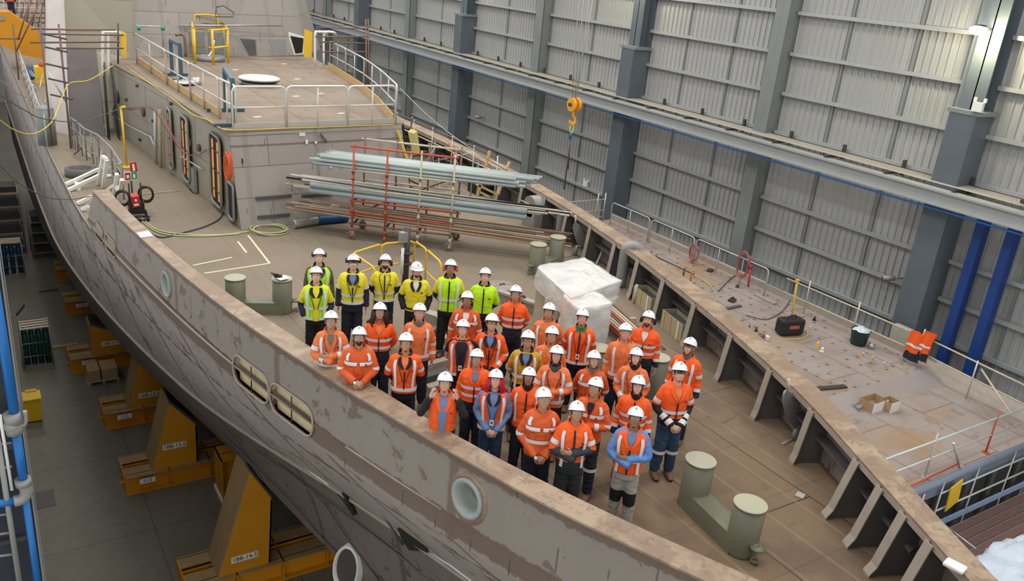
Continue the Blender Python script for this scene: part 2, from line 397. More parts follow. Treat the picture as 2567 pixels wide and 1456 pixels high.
# crane runway: girder, cable tray with brackets
r = thing('crane_runway', 'long grey crane runway girder with cable tray running along the right wall', 'girder', (24.6, 40, 1.3))
g = MB(); g.cube((24.55, 2, 1.22), (24.62, 92, 1.66)); g.cube((24.45, 2, 1.62), (24.9, 92, 1.68)); g.cube((24.45, 2, 1.2), (24.9, 92, 1.25)); g.build('girder', M['girt'], r)
for k in range(5): g = MB(); g.cube((24.86 + k * .17, 2, 1.80), (24.90 + k * .17, 92, 1.84)); g.build('conductor_rail', M['rail' if k % 2 else 'tube_pale'], r)
for k in range(36):
    y = 4 + k * 2.35; g = MB(); g.cube((24.7, y - .05, 1.68), (25.75, y + .05, 1.76)); g.cube((25.6, y - .05, 1.6), (25.7, y + .05, 2.1)); g.build('bracket', M['dark_steel'], r)
g = MB(); g.tube([(24.58, 2, 1.08), (24.58, 92, 1.08)], .03, 6); g.build('blue_cable', M['blue_pipe'], r)
# stub of the crossing platform at the right edge
g = MB()
for k in range(4): g.cube((24.7, 10.6 + k * .25, 1.9), (25.7, 10.7 + k * .25, 2.0))
tag(g.build('access_grating', M['dark_steel']), 'dark steel grating beside the runway at the right edge', 'platform')
# floodlights on the deep columns
LAMP = mat('lit_lamp_glass', (1, .95, .8), .3, emit=(1, .93, .72, 40))
for yc, in_view in ((13.9, True), (29.6, False), (45.3, False), (61.0, False)):
    z = 6.32 if in_view else 7.6
    r = thing('floodlight', 'lit oval floodlight on the column at upper right' if in_view else 'lit floodlight high on the column behind the crane hook' if yc == 29.6 else 'lit floodlight high on a deep column farther down the hall', 'light', (24.9, yc + .1, z), 'wall floodlights')
    g = MB(); g.ball((24.70, yc + .1, z), (.27, .24, .13)); g.build('lens', LAMP, r)
    g = MB(); g.ball((24.80, yc + .1, z + .11), (.20, .16, .06)); g.cube((24.9, yc, z), (25.3, yc + .12, z + .06)); g.build('housing', M['dark_steel'], r)
    l = bpy.data.lights.new('floodlight_glow', 'POINT'); l.energy = 150; l.color = (1, .90, .50); l.shadow_soft_size = .12
    lo = bpy.data.objects.new('floodlight_glow', l); lo.location = (24.75, yc - .15, z - .18); COL.objects.link(lo)
for px, py, lb in ((2452, 268, 'small white junction box on the cap of the column under the floodlight'), (1468, 461, 'small white socket box on the wall behind the crane hook slings')):
    p = at(px, py, x=24.9 if px > 2000 else 25.85); g = MB()
    g.box(p, (.12, .30, .26)); g.box(p + V(0, -.16, .2), (.06, .08, .12)); g.box(p + V(0, .14, .2), (.06, .08, .12)); tag(g.build('junction_box', M['white']), lb, 'box')
p = at(2243, 697, x=25.6); r = thing('cctv_camera', 'small grey bullet camera fixed to a girt of the right wall', 'camera', p)
g = MB(); g.cyl(p, p + V(-.3, .25, -.06), .09); g.build('camera_body', M['grey_fit'], r); g = MB(); g.cyl(p + V(-.29, .24, -.055), p + V(-.31, .26, -.065), .06); g.build('lens', M['black'], r)
g = MB(); g.cyl(p, p + V(.3, -.1, 0), .03); g.build('arm', M['grey_fit'], r)
p = at(2262, 858, x=24.6); g = MB(); g.box(p, (.3, .8, 1.0)); tag(g.build('cabinet', mat('beige_cabinet', (.42, .42, .33), .5)), 'beige electrical cabinet on the wall left of the hanging hi-vis jackets', 'cabinet')
# second cctv / lamp on the far wall
p = at(1206, 294, x=25.7); g = MB(); g.cyl(p, p + V(-.35, .1, .0), .1); g.cyl(p, p + V(.2, 0, 0), .04); tag(g.build('wall_camera', M['grey_fit']), 'small grey camera on the wall left of the crane hook', 'camera')
# left gallery column with pipes, close to the camera
r = thing('gallery_column', 'dark navy steel column at the left edge of the picture', 'column', (-.5, 9, FZ))
g = MB(); g.cube((-1.4, 8.9, FZ), (.047, 9.0, 9)); g.cube((-.1, 8.98, FZ), (.0, 9.5, 9)); g.build('shaft', M['navy_col'], r)
g = MB()
for z in (-1.8, -.6, .45, 1.6, 2.7): g.cube((-1.4, 8.86, z), (.03, 8.91, z + .05))
g.build('stiffener_set', M['dark_steel'], r)
g = MB(); g.cube((.05, 8.86, FZ), (.066, 8.96, 9)); g.cube((.074, 8.88, FZ), (.082, 8.96, 9)); g.build('edge_strip', M['grey_fit'], r)
def Lp(px, py): return at(px, py, y=8.7)
r = thing('water_main', 'bright blue water pipe with grey couplings down the left column', 'pipe', Lp(60, 1200))
g = MB(); g.tube([Lp(-28, 640), Lp(37, 1040)], .047, 14); g.tube([Lp(40, 1085), Lp(58, 1200)], .045, 14); g.build('pipe_upper', M['blue_pipe'], r)
g = MB(); g.tube([Lp(62, 1240), Lp(100, 1500)], .035, 12); g.build('pipe_lower', M['blue_pipe'], r)
g = MB(); g.tube([Lp(-40, 1268), Lp(35, 1255)], .045, 12); g.build('branch_pipe', M['blue_pipe'], r)
g = MB()
for a, b in (((28, 1035), (34, 1062)), ((32, 1062), (38, 1085)), ((56, 1200), (60, 1215))): g.cyl(Lp(*a), Lp(*b), .078, n=14)
g.tube(smooth_path([Lp(60, 1210), Lp(66, 1235), Lp(54, 1250), Lp(35, 1256)], 5), .062, 12); g.ball(Lp(32, 1066), .085)
g.tube(smooth_path([Lp(32, 1068), Lp(58, 1066), Lp(64, 1055), Lp(62, 1030)], 5), .022, 8); g.build('coupling', M['grey_fit'], r)
g = MB(); g.tube([Lp(0, 1040), Lp(14, 1130), Lp(30, 1228)], .016, 8); tag(g.build('conduit', M['white']), 'thin white conduit left of the blue water pipe', 'pipe')
r = thing('gallery_railing', 'grey steel gallery framework left of the blue pipe at the picture edge', 'railing', Lp(0, 1250))
g = MB(); g.tube([Lp(-6, 1100), Lp(55, 1500)], .03, 6); g.build('post', M['grey_fit'], r)
for a in (1115, 1175, 1292, 1340, 1395): g = MB(); g.tube([Lp(-60, a + 8), Lp(30, a - 6)], .014, 6); g.build('cross_bar', M['grey_fit'], r)
# ================================================================== THE SHIP
def interp(tbl, smooth=5):
    ys = np.array([p[1] for p in tbl]); xs = np.array([p[0] for p in tbl])
    g = np.linspace(ys.min(), ys.max(), 400); v = np.interp(g, ys, xs)
    k = 17; pad = np.concatenate([2*v[0] - v[k:0:-1], v, 2*v[-1] - v[-2:-k-2:-1]]); s = np.convolve(pad, np.ones(2*k+1)/(2*k+1), 'valid')
    return lambda y: float(np.interp(y, g, s))
def interp0(tbl):
    ys = np.array([p[1] for p in tbl]); xs = np.array([p[0] for p in tbl]); return lambda y: float(np.interp(y, ys, xs))
no = interp([(7.85,.5),(6.95,2.2),(6.32,3.5),(5.79,4.77),(5.41,5.56),(4.98,6.6),(4.58,7.9),(4.24,9.0),(3.92,10.15),(3.6,11.45),(3.22,13.1),(2.86,15.3),(2.53,17.9),(2.2,20.9),(2.17,21.4)])
ni = interp([(7.85,1.5),(6.8,3.5),(6.05,5.05),(5.67,5.89),(5.14,7.24),(4.84,8.15),(4.62,8.95),(4.4,9.85),(4.03,11.25),(3.74,12.5),(3.42,13.91),(3.1,15.6),(2.85,17.5),(2.58,20.19),(2.53,21.4)])
fo = interp([(7.85,.5),(8.35,2.3),(8.72,3.24),(8.98,3.6),(9.38,4.16),(9.78,4.79),(10.24,5.62),(10.67,6.5),(10.98,7.25),(11.31,8.35),(11.73,9.55),(12.45,11.8),(12.98,14.5),(13.4,16.9),(13.71,18.8),(13.95,21),(14.1,25),(14.1,60)])
fi = interp([(7.85,1.5),(8.43,3.56),(8.88,4.1),(9.35,4.73),(9.72,5.38),(10.27,6.6),(10.5,7.2),(10.72,7.95),(11.1,9.15),(11.85,11.4),(12.2,13.0),(12.45,14.2),(12.8,15.6),(13.02,17.1),(13.3,18.7),(13.5,21),(13.65,25),(13.65,60)])
nd = interp([(7.85,.5),(6.95,2.2),(6.32,3.5),(5.79,4.77),(5.41,5.56),(4.98,6.6),(4.58,7.9),(4.24,9.0),(3.90,10.15),(3.54,11.45),(3.17,13.1),(2.80,15.3),(2.45,17.9),(2.1,20.9),(2.02,22.35),(1.98,26.2),(1.95,30.4),(1.93,60)])
n35 = interp([(7.85,5.5),(6.95,8.6),(6.29,10.84),(5.97,11.9),(5.38,13.8),(4.72,15.57),(4.10,16.9),(3.62,19.0),(3.3,20.5),(2.79,23.3),(2.34,26.5),(1.95,30.9),(1.85,37.5),(1.85,60)])
n60 = interp([(7.85,8.2),(6.5,11.6),(5.95,13.6),(5.62,15.1),(5.35,17.0),(4.8,20.1),(3.94,23.9),(3.24,27.4),(2.51,33.2),(2.1,39.8),(1.95,47),(1.95,60)])
CH = .95; BY1 = 21.35
ship = thing('ship_hull', 'unpainted grey-brown ship bow under construction filling the hall, seen from above', 'ship', (7.85, 20, FZ + 1))
YS = [.6 + (60 - .6) * (k / 90) ** 1.5 for k in range(91)]
g = MB(); n = len(YS)                            # foredeck plating
vs = []; 
for y in YS:
    a, b = nd(y) + .02, fo(y) - .02; vs += [(a + (b - a) * k / 6, y, 0) for k in range(7)]
g.add(vs, [(i*7+k, i*7+k+1, (i+1)*7+k+1, (i+1)*7+k) for i in range(n-1) for k in range(6)])
g.build('deck', M['deck'], ship)
# hull side, near side: deck edge, first chine, second chine, keel; stem line joins on the centreline
def level(f, ys, yend=60, z=0, N=90):
    out = []
    for k in range(N):
        y = ys + (yend - ys) * (k / (N - 1)) ** 1.35; out.append((f(y), y, z))
    return out
lev = [level(nd, .5, z=0), level(n35, 5.5, z=-3.5), level(n60, 8.2, z=-6.0), [(7.6, max(10, p[1]), -8.8) for p in level(n60, 10, z=0)]]
def strip(g, A, B, sub=4):
    N = len(A); vs = []
    for i in range(N):
        for k in range(sub + 1):
            t = k / sub; p = Vector(A[i]).lerp(Vector(B[i]), t); vs.append(p)
    g.add(vs, [(i*(sub+1)+k, i*(sub+1)+k+1, (i+1)*(sub+1)+k+1, (i+1)*(sub+1)+k) for i in range(N-1) for k in range(sub)], False)
def side(x0, mirror):
    pass
g = MB(); strip(g, [(max(no(min(p[1], 21.3)) + .06, p[0]) if p[1] < 22.4 else p[0], p[1], -.35 if p[1] < 22.4 else 0.) for p in lev[0]], lev[1], 6); g.build('side_plating', M['hull'], ship)
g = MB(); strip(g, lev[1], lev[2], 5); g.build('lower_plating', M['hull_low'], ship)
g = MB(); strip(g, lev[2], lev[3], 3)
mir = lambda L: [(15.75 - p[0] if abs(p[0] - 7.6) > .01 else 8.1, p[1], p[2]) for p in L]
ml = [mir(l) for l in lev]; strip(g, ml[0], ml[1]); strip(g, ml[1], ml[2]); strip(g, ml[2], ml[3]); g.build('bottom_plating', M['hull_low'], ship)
# raised seam weld along the deck edge and the chines
g = MB()
for ya, yb in ((1.5, 9.9), (13.1, 19.2), (21.4, 60)): g.tube([V(nd(y) - .01 + (.06 if y < 21 else 0), y, 0) for y in np.linspace(ya, yb, 40)], .022, 5)
g.build('deck_seam_bar', M['flange'], ship); g = MB(); g.tube([V(*p) - V(.03, 0, 0) for p in lev[1]], .045, 5); g.build('chine_bar', M['flange'], ship)
# bulwark: curved plate with real openings (freeing ports, fairlead, hawse)
def bul(f, y0, y1, N, inner, zb=0.):
    g = MB(); vs = []
    for k in range(N):
        y = y0 + (y1 - y0) * k / (N - 1); x = f(y); 
        for dx in (0, inner):
            for z in (zb, CH): vs.append((x + dx, y, z))
    fs = []
    for k in range(N - 1):
        a = 4*k; b = a + 4
        fs += [(a, b, b+1, a+1), (a+2, a+3, b+3, b+2), (a, a+2, b+2, b), (a+1, b+1, b+3, a+3)]
    fs += [(0, 1, 3, 2), (4*N-4, 4*N-2, 4*N-1, 4*N-3)]
    return g.add(vs, fs)
b_near = bul(lambda y: no(y) + .05, .6, BY1, 90, .02, -.35)
e = len(b_near.v) - 4                            # raked aft end: foot runs back to the deck edge
for i in (e, e + 2): b_near.v[i] = V(2.08 + (.02 if i > e else 0), 22.5, -.35)
bulwark = b_near.build('bulwark_plate', M['bulwark'], ship)
def nrm(y, f=None):
    f = f or no; t = Vector((f(y + .05) - f(y - .05), .1, 0)).normalized(); return Vector((-t.y, t.x, 0)), t   # outward (towards -x), tangent
def bul_pt(px, py):
    """where the pixel's ray meets the near bulwark plate"""
    lo, hi = 1.0, 24.0
    for _ in range(50):
        m = (lo + hi) / 2; p = at(px, py, y=m)
        if p.x < no(m) + .05: lo = m
        else: hi = m
    return at(px, py, y=lo)
cut = MB()
def stadium(c, t, nn, hw, hh, r, d0, d1, mb, k=6):
    pts = []
    for cx, cz, a0 in ((hw - r, hh - r, 0), (-hw + r, hh - r, 90), (-hw + r, -hh + r, 180), (hw - r, -hh + r, 270)):
        for i in range(k + 1):
            a = math.radians(a0 + 90 * i / k); pts.append((cx + r * math.cos(a), cz + r * math.sin(a)))
    P = [c + t * u + Vector((0, 0, 1)) * w for u, w in pts]
    return P
ports = []
for (px, py, hw, hh, r) in ((630, 950, .60, .27, .24), (731, 1025, .62, .27, .24), (250, 586, .42, .20, .15), (280, 628, .42, .20, .15)):
    p = bul_pt(px, py); z = max(-.02, min(.52, p.z)); nn, t = nrm(p.y); c = Vector((no(p.y) + .06, p.y, z)); ports.append((c, t, nn, hw, hh, r))
    cut.prism([q + nn * .3 for q in stadium(c, t, nn, hw, hh, r, 0, 0, None)], nn * -.6)
rounds = []
for (px, py, rr) in ((419, 712, .20), (1172, 1256, .215)):
    p = bul_pt(px, py); nn, t = nrm(p.y); c = Vector((no(p.y) + .06, p.y, min(.62, max(.42, p.z)))); rounds.append((c, t, nn, rr))
    cut.prism([q + nn * .3 for q in stadium(c, t, nn, rr, rr * 1.12, rr * .999, 0, 0, None, 8)], nn * -.6)
cme = cut.mesh('cut', M['steel']); co = bpy.data.objects.new('cutter', cme); COL.objects.link(co)
bm_ = bmesh.new(); bm_.from_mesh(cme); bmesh.ops.recalc_face_normals(bm_, faces=bm_.faces); bm_.to_mesh(cme); bm_.free()
bm_ = bmesh.new(); bm_.from_mesh(bulwark.data); bmesh.ops.recalc_face_normals(bm_, faces=bm_.faces); bm_.to_mesh(bulwark.data); bm_.free()
md = bulwark.modifiers.new('cut', 'BOOLEAN'); md.operation = 'DIFFERENCE'; md.solver = 'EXACT'; md.use_self = True; md.object = co
bpy.context.view_layer.update(); dg = bpy.context.evaluated_depsgraph_get()
me2 = bpy.data.meshes.new_from_object(bulwark.evaluated_get(dg)); bulwark.modifiers.clear(); bulwark.data = me2; bpy.data.objects.remove(co)
for i, (c, t, nn, hw, hh, r) in enumerate(ports):
    P = stadium(c + nn * .03, t, nn, hw, hh, r, 0, 0, None); g = MB(); g.tube(P, .018, 6, closed=True)
    fr = g.build('freeing_port_rim', M['flange'], ship)
    g = MB(); g.tube([c + t * -hw + V(0, 0, .02), c + t * hw + V(0, 0, .02)], .014, 6); 
    for u in ((-.33, 0, .33) if i > 1 else (.02,)): g.tube([c + t * hw * u * 1.6 - V(0, 0, hh), c + t * hw * u * 1.6 + V(0, 0, hh)], .012, 6)
    g.build('port_bar', M['dark_steel'] if i < 2 else M['flange'], fr)
for i, (c, t, nn, rr) in enumerate(rounds):
    g = MB(); prof = [(rr + .04, .01), (rr + .045, .05), (rr + .015, .06), (rr - .02, .04), (rr * .78, -.08), (rr * .64, -.18), (rr * .62, -.22), (rr * .68, -.22), (rr + .02, .0)]
    g.lathe(prof, (0, 0, 0), 28, caps=False)
    R = Matrix((t, V(0, 0, 1), nn)).transposed(); 
    g.v = [c + R @ Vector((p.x, p.y * 1.12, p.z)) for p in g.v]
    g.build('fairlead', mat('pale_cast_steel', (.31, .34, .33), .45, 0, .08, 6) if i == 0 else bpy.data.materials['pale_cast_steel'], ship)
    if i == 1:
        g = MB(); g.lathe([(rr + .05, .015), (rr + .12, .012), (rr + .12, .0)], (0, 0, 0), 28, caps=False); g.v = [c + R @ Vector((p.x, p.y * 1.12, p.z)) for p in g.v]
        g.build('fairlead_weld_ring', M['cap'], ship)
# small round scupper holes along the bulwark foot
for (px, py) in ((300, 666), (343, 711), (390, 760), (470, 838), (572, 925), (788, 1096), (973, 1232)):
    p = bul_pt(px, py); y = p.y; nn, t = nrm(y); z = min(p.z, .9); x = (no(y) + .05) if z > 0 else p.x
    c = Vector((x, y, z)) + nn * .012
    if z < -.2: continue
    g = MB(); P = [c + t * .055 * math.cos(a) + V(0, 0, .055 * math.sin(a)) for a in [2*PI*k/14 for k in range(14)]]; g.prism(P, nn * -.03); g.build('scupper_hole', M['void'], ship)
# far bulwark: outer plate, stiffener brackets with flanges, shelf stringer between them
bul(lambda y: fo(y) - .07, .6, 34, 110, .02).build('far_bulwark_plate', M['bulwark'], ship)
def cap(f_out, f_in, y0, y1, N, name):
    g = MB(); vs = []
    for k in range(N):
        y = y0 + (y1 - y0) * k / (N - 1)
        for x, z in ((f_out(y), CH), (f_in(y), CH), (f_in(y), CH + .03), (f_out(y), CH + .03)): vs.append((x, y, z))
    fs = [(4*k+j, 4*k+(j+1) % 4, 4*k+4+(j+1) % 4, 4*k+4+j) for k in range(N-1) for j in range(4)] + [(0,1,2,3), (4*N-1, 4*N-2, 4*N-3, 4*N-4)]
    return g.add(vs, fs).build(name, M['cap'], ship)
cap(no, ni, 1.5, BY1 - .1, 90, 'bulwark_cap'); cap(fo, fi, 1.5, 34, 120, 'far_bulwark_cap')
g = MB(); g.prism([(7.85, .4, CH), (fo(1.5), 1.5, CH), (7.85, 1.6, CH), (no(1.5), 1.5, CH)], (0, 0, .03)); g.build('stem_cap_plate', M['cap'], ship)
g = MB()
for fI, sg in ((fi, 1),):                        # downward lip under the inner edge of the far cap
    N = 120; vs = []
    for k in range(N):
        y = 1.6 + (34 - 1.6) * k / (N - 1); x = fI(y); vs += [(x, y, CH), (x, y, CH - .09), (x + .02, y, CH - .09), (x + .02, y, CH)]
    g.add(vs, [(4*k+j, 4*k+(j+1) % 4, 4*k+4+(j+1) % 4, 4*k+4+j) for k in range(N-1) for j in range(4)])
g.build('cap_lip', M['flange'], ship)
sy = [3.9, 4.4, 4.9, 5.46, 6.7, 7.95, 9.27, 10.65, 11.96, 13.15, 14.3, 15.6, 16.95, 18.3, 19.7, 21.1, 22.6, 24.2, 25.8, 27.5, 29.3, 31.2]
for i, y in enumerate(sy):
    tt = nrm(y, fo)[1]
    out_dir = nrm(y, fo)[0]                      # points inboard (-x) for the far side
    Lw = (fo(y) - fi(y)) * abs(out_dir.x) - .05
    yr = y - Lw * out_dir.y; root = Vector((fo(yr) - .07, yr, 0)); foot = root + out_dir * (Lw + (.12 if y > 6 else .25)); head = root + out_dir * Lw
    g = MB(); th = tt * .012
    g.prism([root - th, foot - th, foot + V(0, 0, .05) - th, head.lerp(foot, .75) + V(0, 0, .16) - th, head + V(0, 0, CH) - th, root + V(0, 0, CH) - th], th * 2)
    br = g.build('bulwark_bracket', M['stiff'], ship)
    g = MB(); fl = tt * .075
    P = [foot + V(0, 0, .0), foot + V(0, 0, .03), head.lerp(foot, .7) + V(0, 0, .16), head + V(0, 0, CH - .02)]
    for a, b in zip(P[:-1], P[1:]): g.prism([a - fl, a + fl, b + fl, b - fl], out_dir * .015)
    g.build('bracket_flange', M['flange'], br)
g = MB(); vs = []; N = 100
for k in range(N):
    y = 4.2 + 28 * k / (N - 1); x = fo(y) - .09; vs += [(x, y, .50), (x - .20, y, .50), (x - .20, y, .46), (x, y, .49)]
g.add(vs, [(4*k+j, 4*k+(j+1) % 4, 4*k+4+(j+1) % 4, 4*k+4+j) for k in range(N-1) for j in range(4)]); g.build('bulwark_stringer', M['stiff'], ship)
# anchor pocket and stem details on the near bow flare
def flare_pt(px, py):
    lo, hi = 3.0, 30.0
    def xs(y, z):
        if z > -3.5: return nd(y) + (n35(max(y, 5.5)) - nd(y)) * (-z / 3.5) if z < 0 else nd(y)
        return n35(y) + (n60(max(y, 8.2)) - n35(y)) * min(1, (-z - 3.5) / 2.5)
    for _ in range(50):
        m = (lo + hi) / 2; p = at(px, py, y=m)
        if p.x < xs(m, p.z): lo = m
        else: hi = m
    return at(px, py, y=lo)
def on_hull(name, poly, m, th=.03, off=.02):
    P = [flare_pt(*q) for q in poly]; nn = (P[1] - P[0]).cross(P[2] - P[0]).normalized()
    if nn.x > 0: nn = -nn
    g = MB(); g.prism([p + nn * off for p in P], nn * -(th + off)); return g.build(name, m, ship)
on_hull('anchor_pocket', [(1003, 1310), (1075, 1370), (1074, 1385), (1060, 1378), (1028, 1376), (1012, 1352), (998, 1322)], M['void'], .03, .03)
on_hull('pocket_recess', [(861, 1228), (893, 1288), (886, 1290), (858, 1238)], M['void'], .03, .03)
for i, pts in enumerate((((700, 1128), (760, 1166), (828, 1216)), ((1076, 1382), (1130, 1415), (1185, 1456)))):
    g = MB(); g.tube([flare_pt(*p) + V(-.03, -.02, .02) for p in pts], .02, 6); g.build('edge_highlight_bar', M['white'], ship)  # white bars paint the light caught along the hull edges
for pts in (((860, 1215), (960, 1270), (1080, 1345), (1200, 1410), (1290, 1460)), ((640, 1130), (740, 1200), (880, 1300), (1000, 1390), (1080, 1460)), ((830, 1220), (872, 1275), (862, 1274)), ((960, 1290), (1010, 1365)), ((700, 1165), (800, 1250), (860, 1335), (950, 1456)), ((560, 1090), (640, 1170), (720, 1250), (800, 1340), (860, 1400))):
    g = MB(); g.tube(smooth_path([flare_pt(*p) + V(-.01, -.01, .01) for p in pts], 5), .022, 5); g.build('weld_seam', M['stiff'], ship)
# lower hawse pipe mouth
c = flare_pt(884, 1412); nn = V(-.80, -.50, .12).normalized(); t = V(0, 1, 0) - nn * nn.y; t.normalize(); u = nn.cross(t)
g = MB(); R = Matrix((t, u, nn)).transposed(); c = c + nn * .22; g.lathe([(.38, -.9), (.38, .05), (.36, .07), (.33, .05), (.31, -.12)], (0, 0, 0), 28, caps=False)
g.v = [c + R @ Vector((p.x * .85, p.y * 1.5, p.z)) for p in g.v]; hz = g.build('hawse_mouth', M['white'], ship)
g = MB(); g.lathe([(.02, -.03), (.32, -.025)], (0, 0, 0), 24); g.v = [c + R @ Vector((p.x * .85, p.y * 1.5, p.z)) for p in g.v]; g.build('hawse_opening', M['dark_steel'], hz)
# ------------------------------------------------------------------ front house
RZ = 2.4
FL, FR = V(5.38, 20.34, 0), V(10.35, 20.75, 0)               # base corners
RFL, RFR = V(5.30, 21.0, RZ), V(10.22, 21.5, RZ)
SL, SR = V(4.35, 33.0, 0), V(12.7, 36.0, 0)
RL = [(5.2, 20.95), (5.0, 24.5), (4.93, 27.1), (4.62, 30.0), (4.33, 32.8), (4.33, 35)]
RR = [(10.3, 21.5), (11.0, 24.6), (11.6, 27.2), (12.1, 29.7), (12.45, 32.9), (12.9, 36.9)]
g = MB(); g.add([FL, FR, RFR, RFL], [(0, 1, 2, 3)]); g.add([FL + V(0, .05, 0), FR + V(0, .05, 0), RFR + V(0, .05, 0), RFL + V(0, .05, 0)], [(3, 2, 1, 0)])
g.build('house_front', M['house'], ship)
g = MB(); P = [V(RL[i][0], RL[i][1], RZ) for i in range(6)] + [V(RR[i][0], RR[i][1], RZ) for i in range(5, -1, -1)]
g.prism(P, (0, 0, -.06)); g.build('house_roof', M['roof_deck'], ship)
g = MB(); LB = [(5.4, 20.4), (5.33, 22.2), (5.12, 24.5), (4.93, 26.5), (4.62, 30.0), (4.33, 32.8), (4.33, 35)]
for (a, b) in zip(LB[:-1], LB[1:]):
    g.add([V(*a, 0), V(*b, 0), V(b[0], max(b[1], 20.95), RZ - .03), V(a[0] - (.1 if a[1] < 21 else 0), max(a[1], 20.95), RZ - .03)], [(0, 1, 2, 3)])
g.build('house_side', M['house_side'], ship)
g = MB(); g.add([V(10.35, 20.75, 0), V(12.9, 36.9, 0), V(12.9, 36.9, RZ), V(10.3, 21.5, RZ)], [(0, 1, 2, 3)]); g.build('house_far_side', M['house_side'], ship)
def side_x(y): return float(np.interp(y, [p[1] for p in LB], [p[0] for p in LB])) - .012
def sp(px, py, off=0.):                                      # pixel onto the house's left side
    lo, hi = 20.0, 36.0
    for _ in range(40):
        m = (lo + hi) / 2
        if at(px, py, y=m).x < side_x(m): lo = m
        else: hi = m
    p = at(px, py, y=lo); p.x -= off; return p
def doorway(name, y0, y1, z0, z1, r, lit_inside=True):
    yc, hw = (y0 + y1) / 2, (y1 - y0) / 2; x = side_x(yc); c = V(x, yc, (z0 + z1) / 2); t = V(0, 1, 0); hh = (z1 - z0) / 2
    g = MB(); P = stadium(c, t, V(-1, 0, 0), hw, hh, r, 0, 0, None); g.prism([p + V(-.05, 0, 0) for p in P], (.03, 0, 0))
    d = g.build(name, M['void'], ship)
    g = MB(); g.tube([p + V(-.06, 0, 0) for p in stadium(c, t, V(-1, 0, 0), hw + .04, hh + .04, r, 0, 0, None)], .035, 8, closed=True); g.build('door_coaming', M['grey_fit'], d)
    if lit_inside:
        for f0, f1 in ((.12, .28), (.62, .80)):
            g = MB(); g.cube((x - .07, y0 + (y1 - y0) * f0, z0 + .12), (x - .06, y0 + (y1 - y0) * f1, z1 - .1)); g.build('orange_glow_strip', M['orange_glow'], d)  # glowing strips on the dark door plate imitate the orange-lit inside
        for k in range(3): g = MB(); zz = z0 + (z1 - z0) * (.2 + .3 * k); g.cube((x - .085, y0 + .02, zz), (x - .07, y1 - .02, zz + .03)); g.build('lining_batten', M['dark_steel'], d)
    return d
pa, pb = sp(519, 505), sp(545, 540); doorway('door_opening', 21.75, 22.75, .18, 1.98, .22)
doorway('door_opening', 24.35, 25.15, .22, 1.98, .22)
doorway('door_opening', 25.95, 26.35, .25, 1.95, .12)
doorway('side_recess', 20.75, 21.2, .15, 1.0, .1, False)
# fittings on the side
def sbox(name, px, py, dy, dz, dx, m, parent=None): p = sp(px, py); g = MB(); g.box(p + V(-dx / 2, 0, 0), (dx, dy, dz)); return g.build(name, m, parent or ship)
hb = sbox('access_hatch', 487, 448, .66, .66, .08, M['grey_fit'])
for k in range(3): g = MB(); p = sp(487, 450); g.box(p + V(-.1, -.18 + k * .18, -.34), (.05, .05, .06)); g.build('hatch_dog', M['dark_steel'], hb)
for px, py, rr in ((295, 243, .22), (360, 280, .16), (477, 357, .15), (500, 370, .10)):
    p = sp(px, py); g = MB(); g.cyl(p + V(-.06, 0, 0), p, rr, n=18); g.build('porthole_ring', M['stiff'], ship)
for px, py in ((318, 250), (345, 215), (430, 260), (352, 350), (385, 303)): sbox('side_lug', px, py, .14, .08, .06, M['dark_steel'])
for pts in (((285, 285), (330, 315), (385, 343), (398, 372)), ((462, 392), (490, 408), (512, 422))):
    g = MB(); g.tube([sp(*p, .09) for p in pts], .022, 8); 
    for p in pts[::2]: g.tube([sp(*p, .09), sp(*p)], .015, 6)
    g.build('handrail', M['rail'], ship)
# front face lugs, holes and stub shelves
def fp(px, py, off=0.):
    nn = (FR - FL).cross(RFL - FL).normalized(); nn = nn if nn.y < 0 else -nn
    o = V(0, 0, CAMZ); d = at(px, py, y=30) - o; t = (FL - o).dot(nn) / d.dot(nn); return o + d * t + nn * off
def fbeam(px0, py0, px1, py1, w, h, m, nm):
    g = MB(); g.beam(fp(px0, py0, h / 2), fp(px1, py1, h / 2), w, h); return g.build(nm, m, ship)
for a in ((640, 498, 728, 491), (755, 492, 832, 487), (645, 545, 725, 538), (575, 592, 596, 590)): fbeam(*a, .05, .09, M['stiff'], 'stub_shelf')
for px, py in ((768, 353), (768, 358), (791, 357), (829, 418), (857, 417)):
    p = fp(px, py, .01); g = MB(); nn = (FR - FL).cross(RFL - FL).normalized(); nn = nn if nn.y < 0 else -nn; g.cyl(p, p + nn * .02, .035, n=12); g.build('bolt_boss', M['white'], ship)
p = fp(757, 337, .01); g = MB(); g.box(p, (.16, .02, .09)); g.build('small_plate', M['paper'], ship)
p = fp(806, 345, .06); g = MB(); g.prism([p, p + V(.16, 0, -.12), p + V(-.05, 0, .12)], (0, .08, 0)); g.build('front_lug', M['stiff'], ship)
g = MB(); g.beam(fp(607, 398, .01), fp(608, 410, .01), .03, .02); g.build('front_slot', M['void'], ship)
g = MB(); g.beam(fp(995, 325, .03), fp(1030, 430, .03), .07, .05); g.build('yellow_edge_guard', M['yellow_hose'], ship)
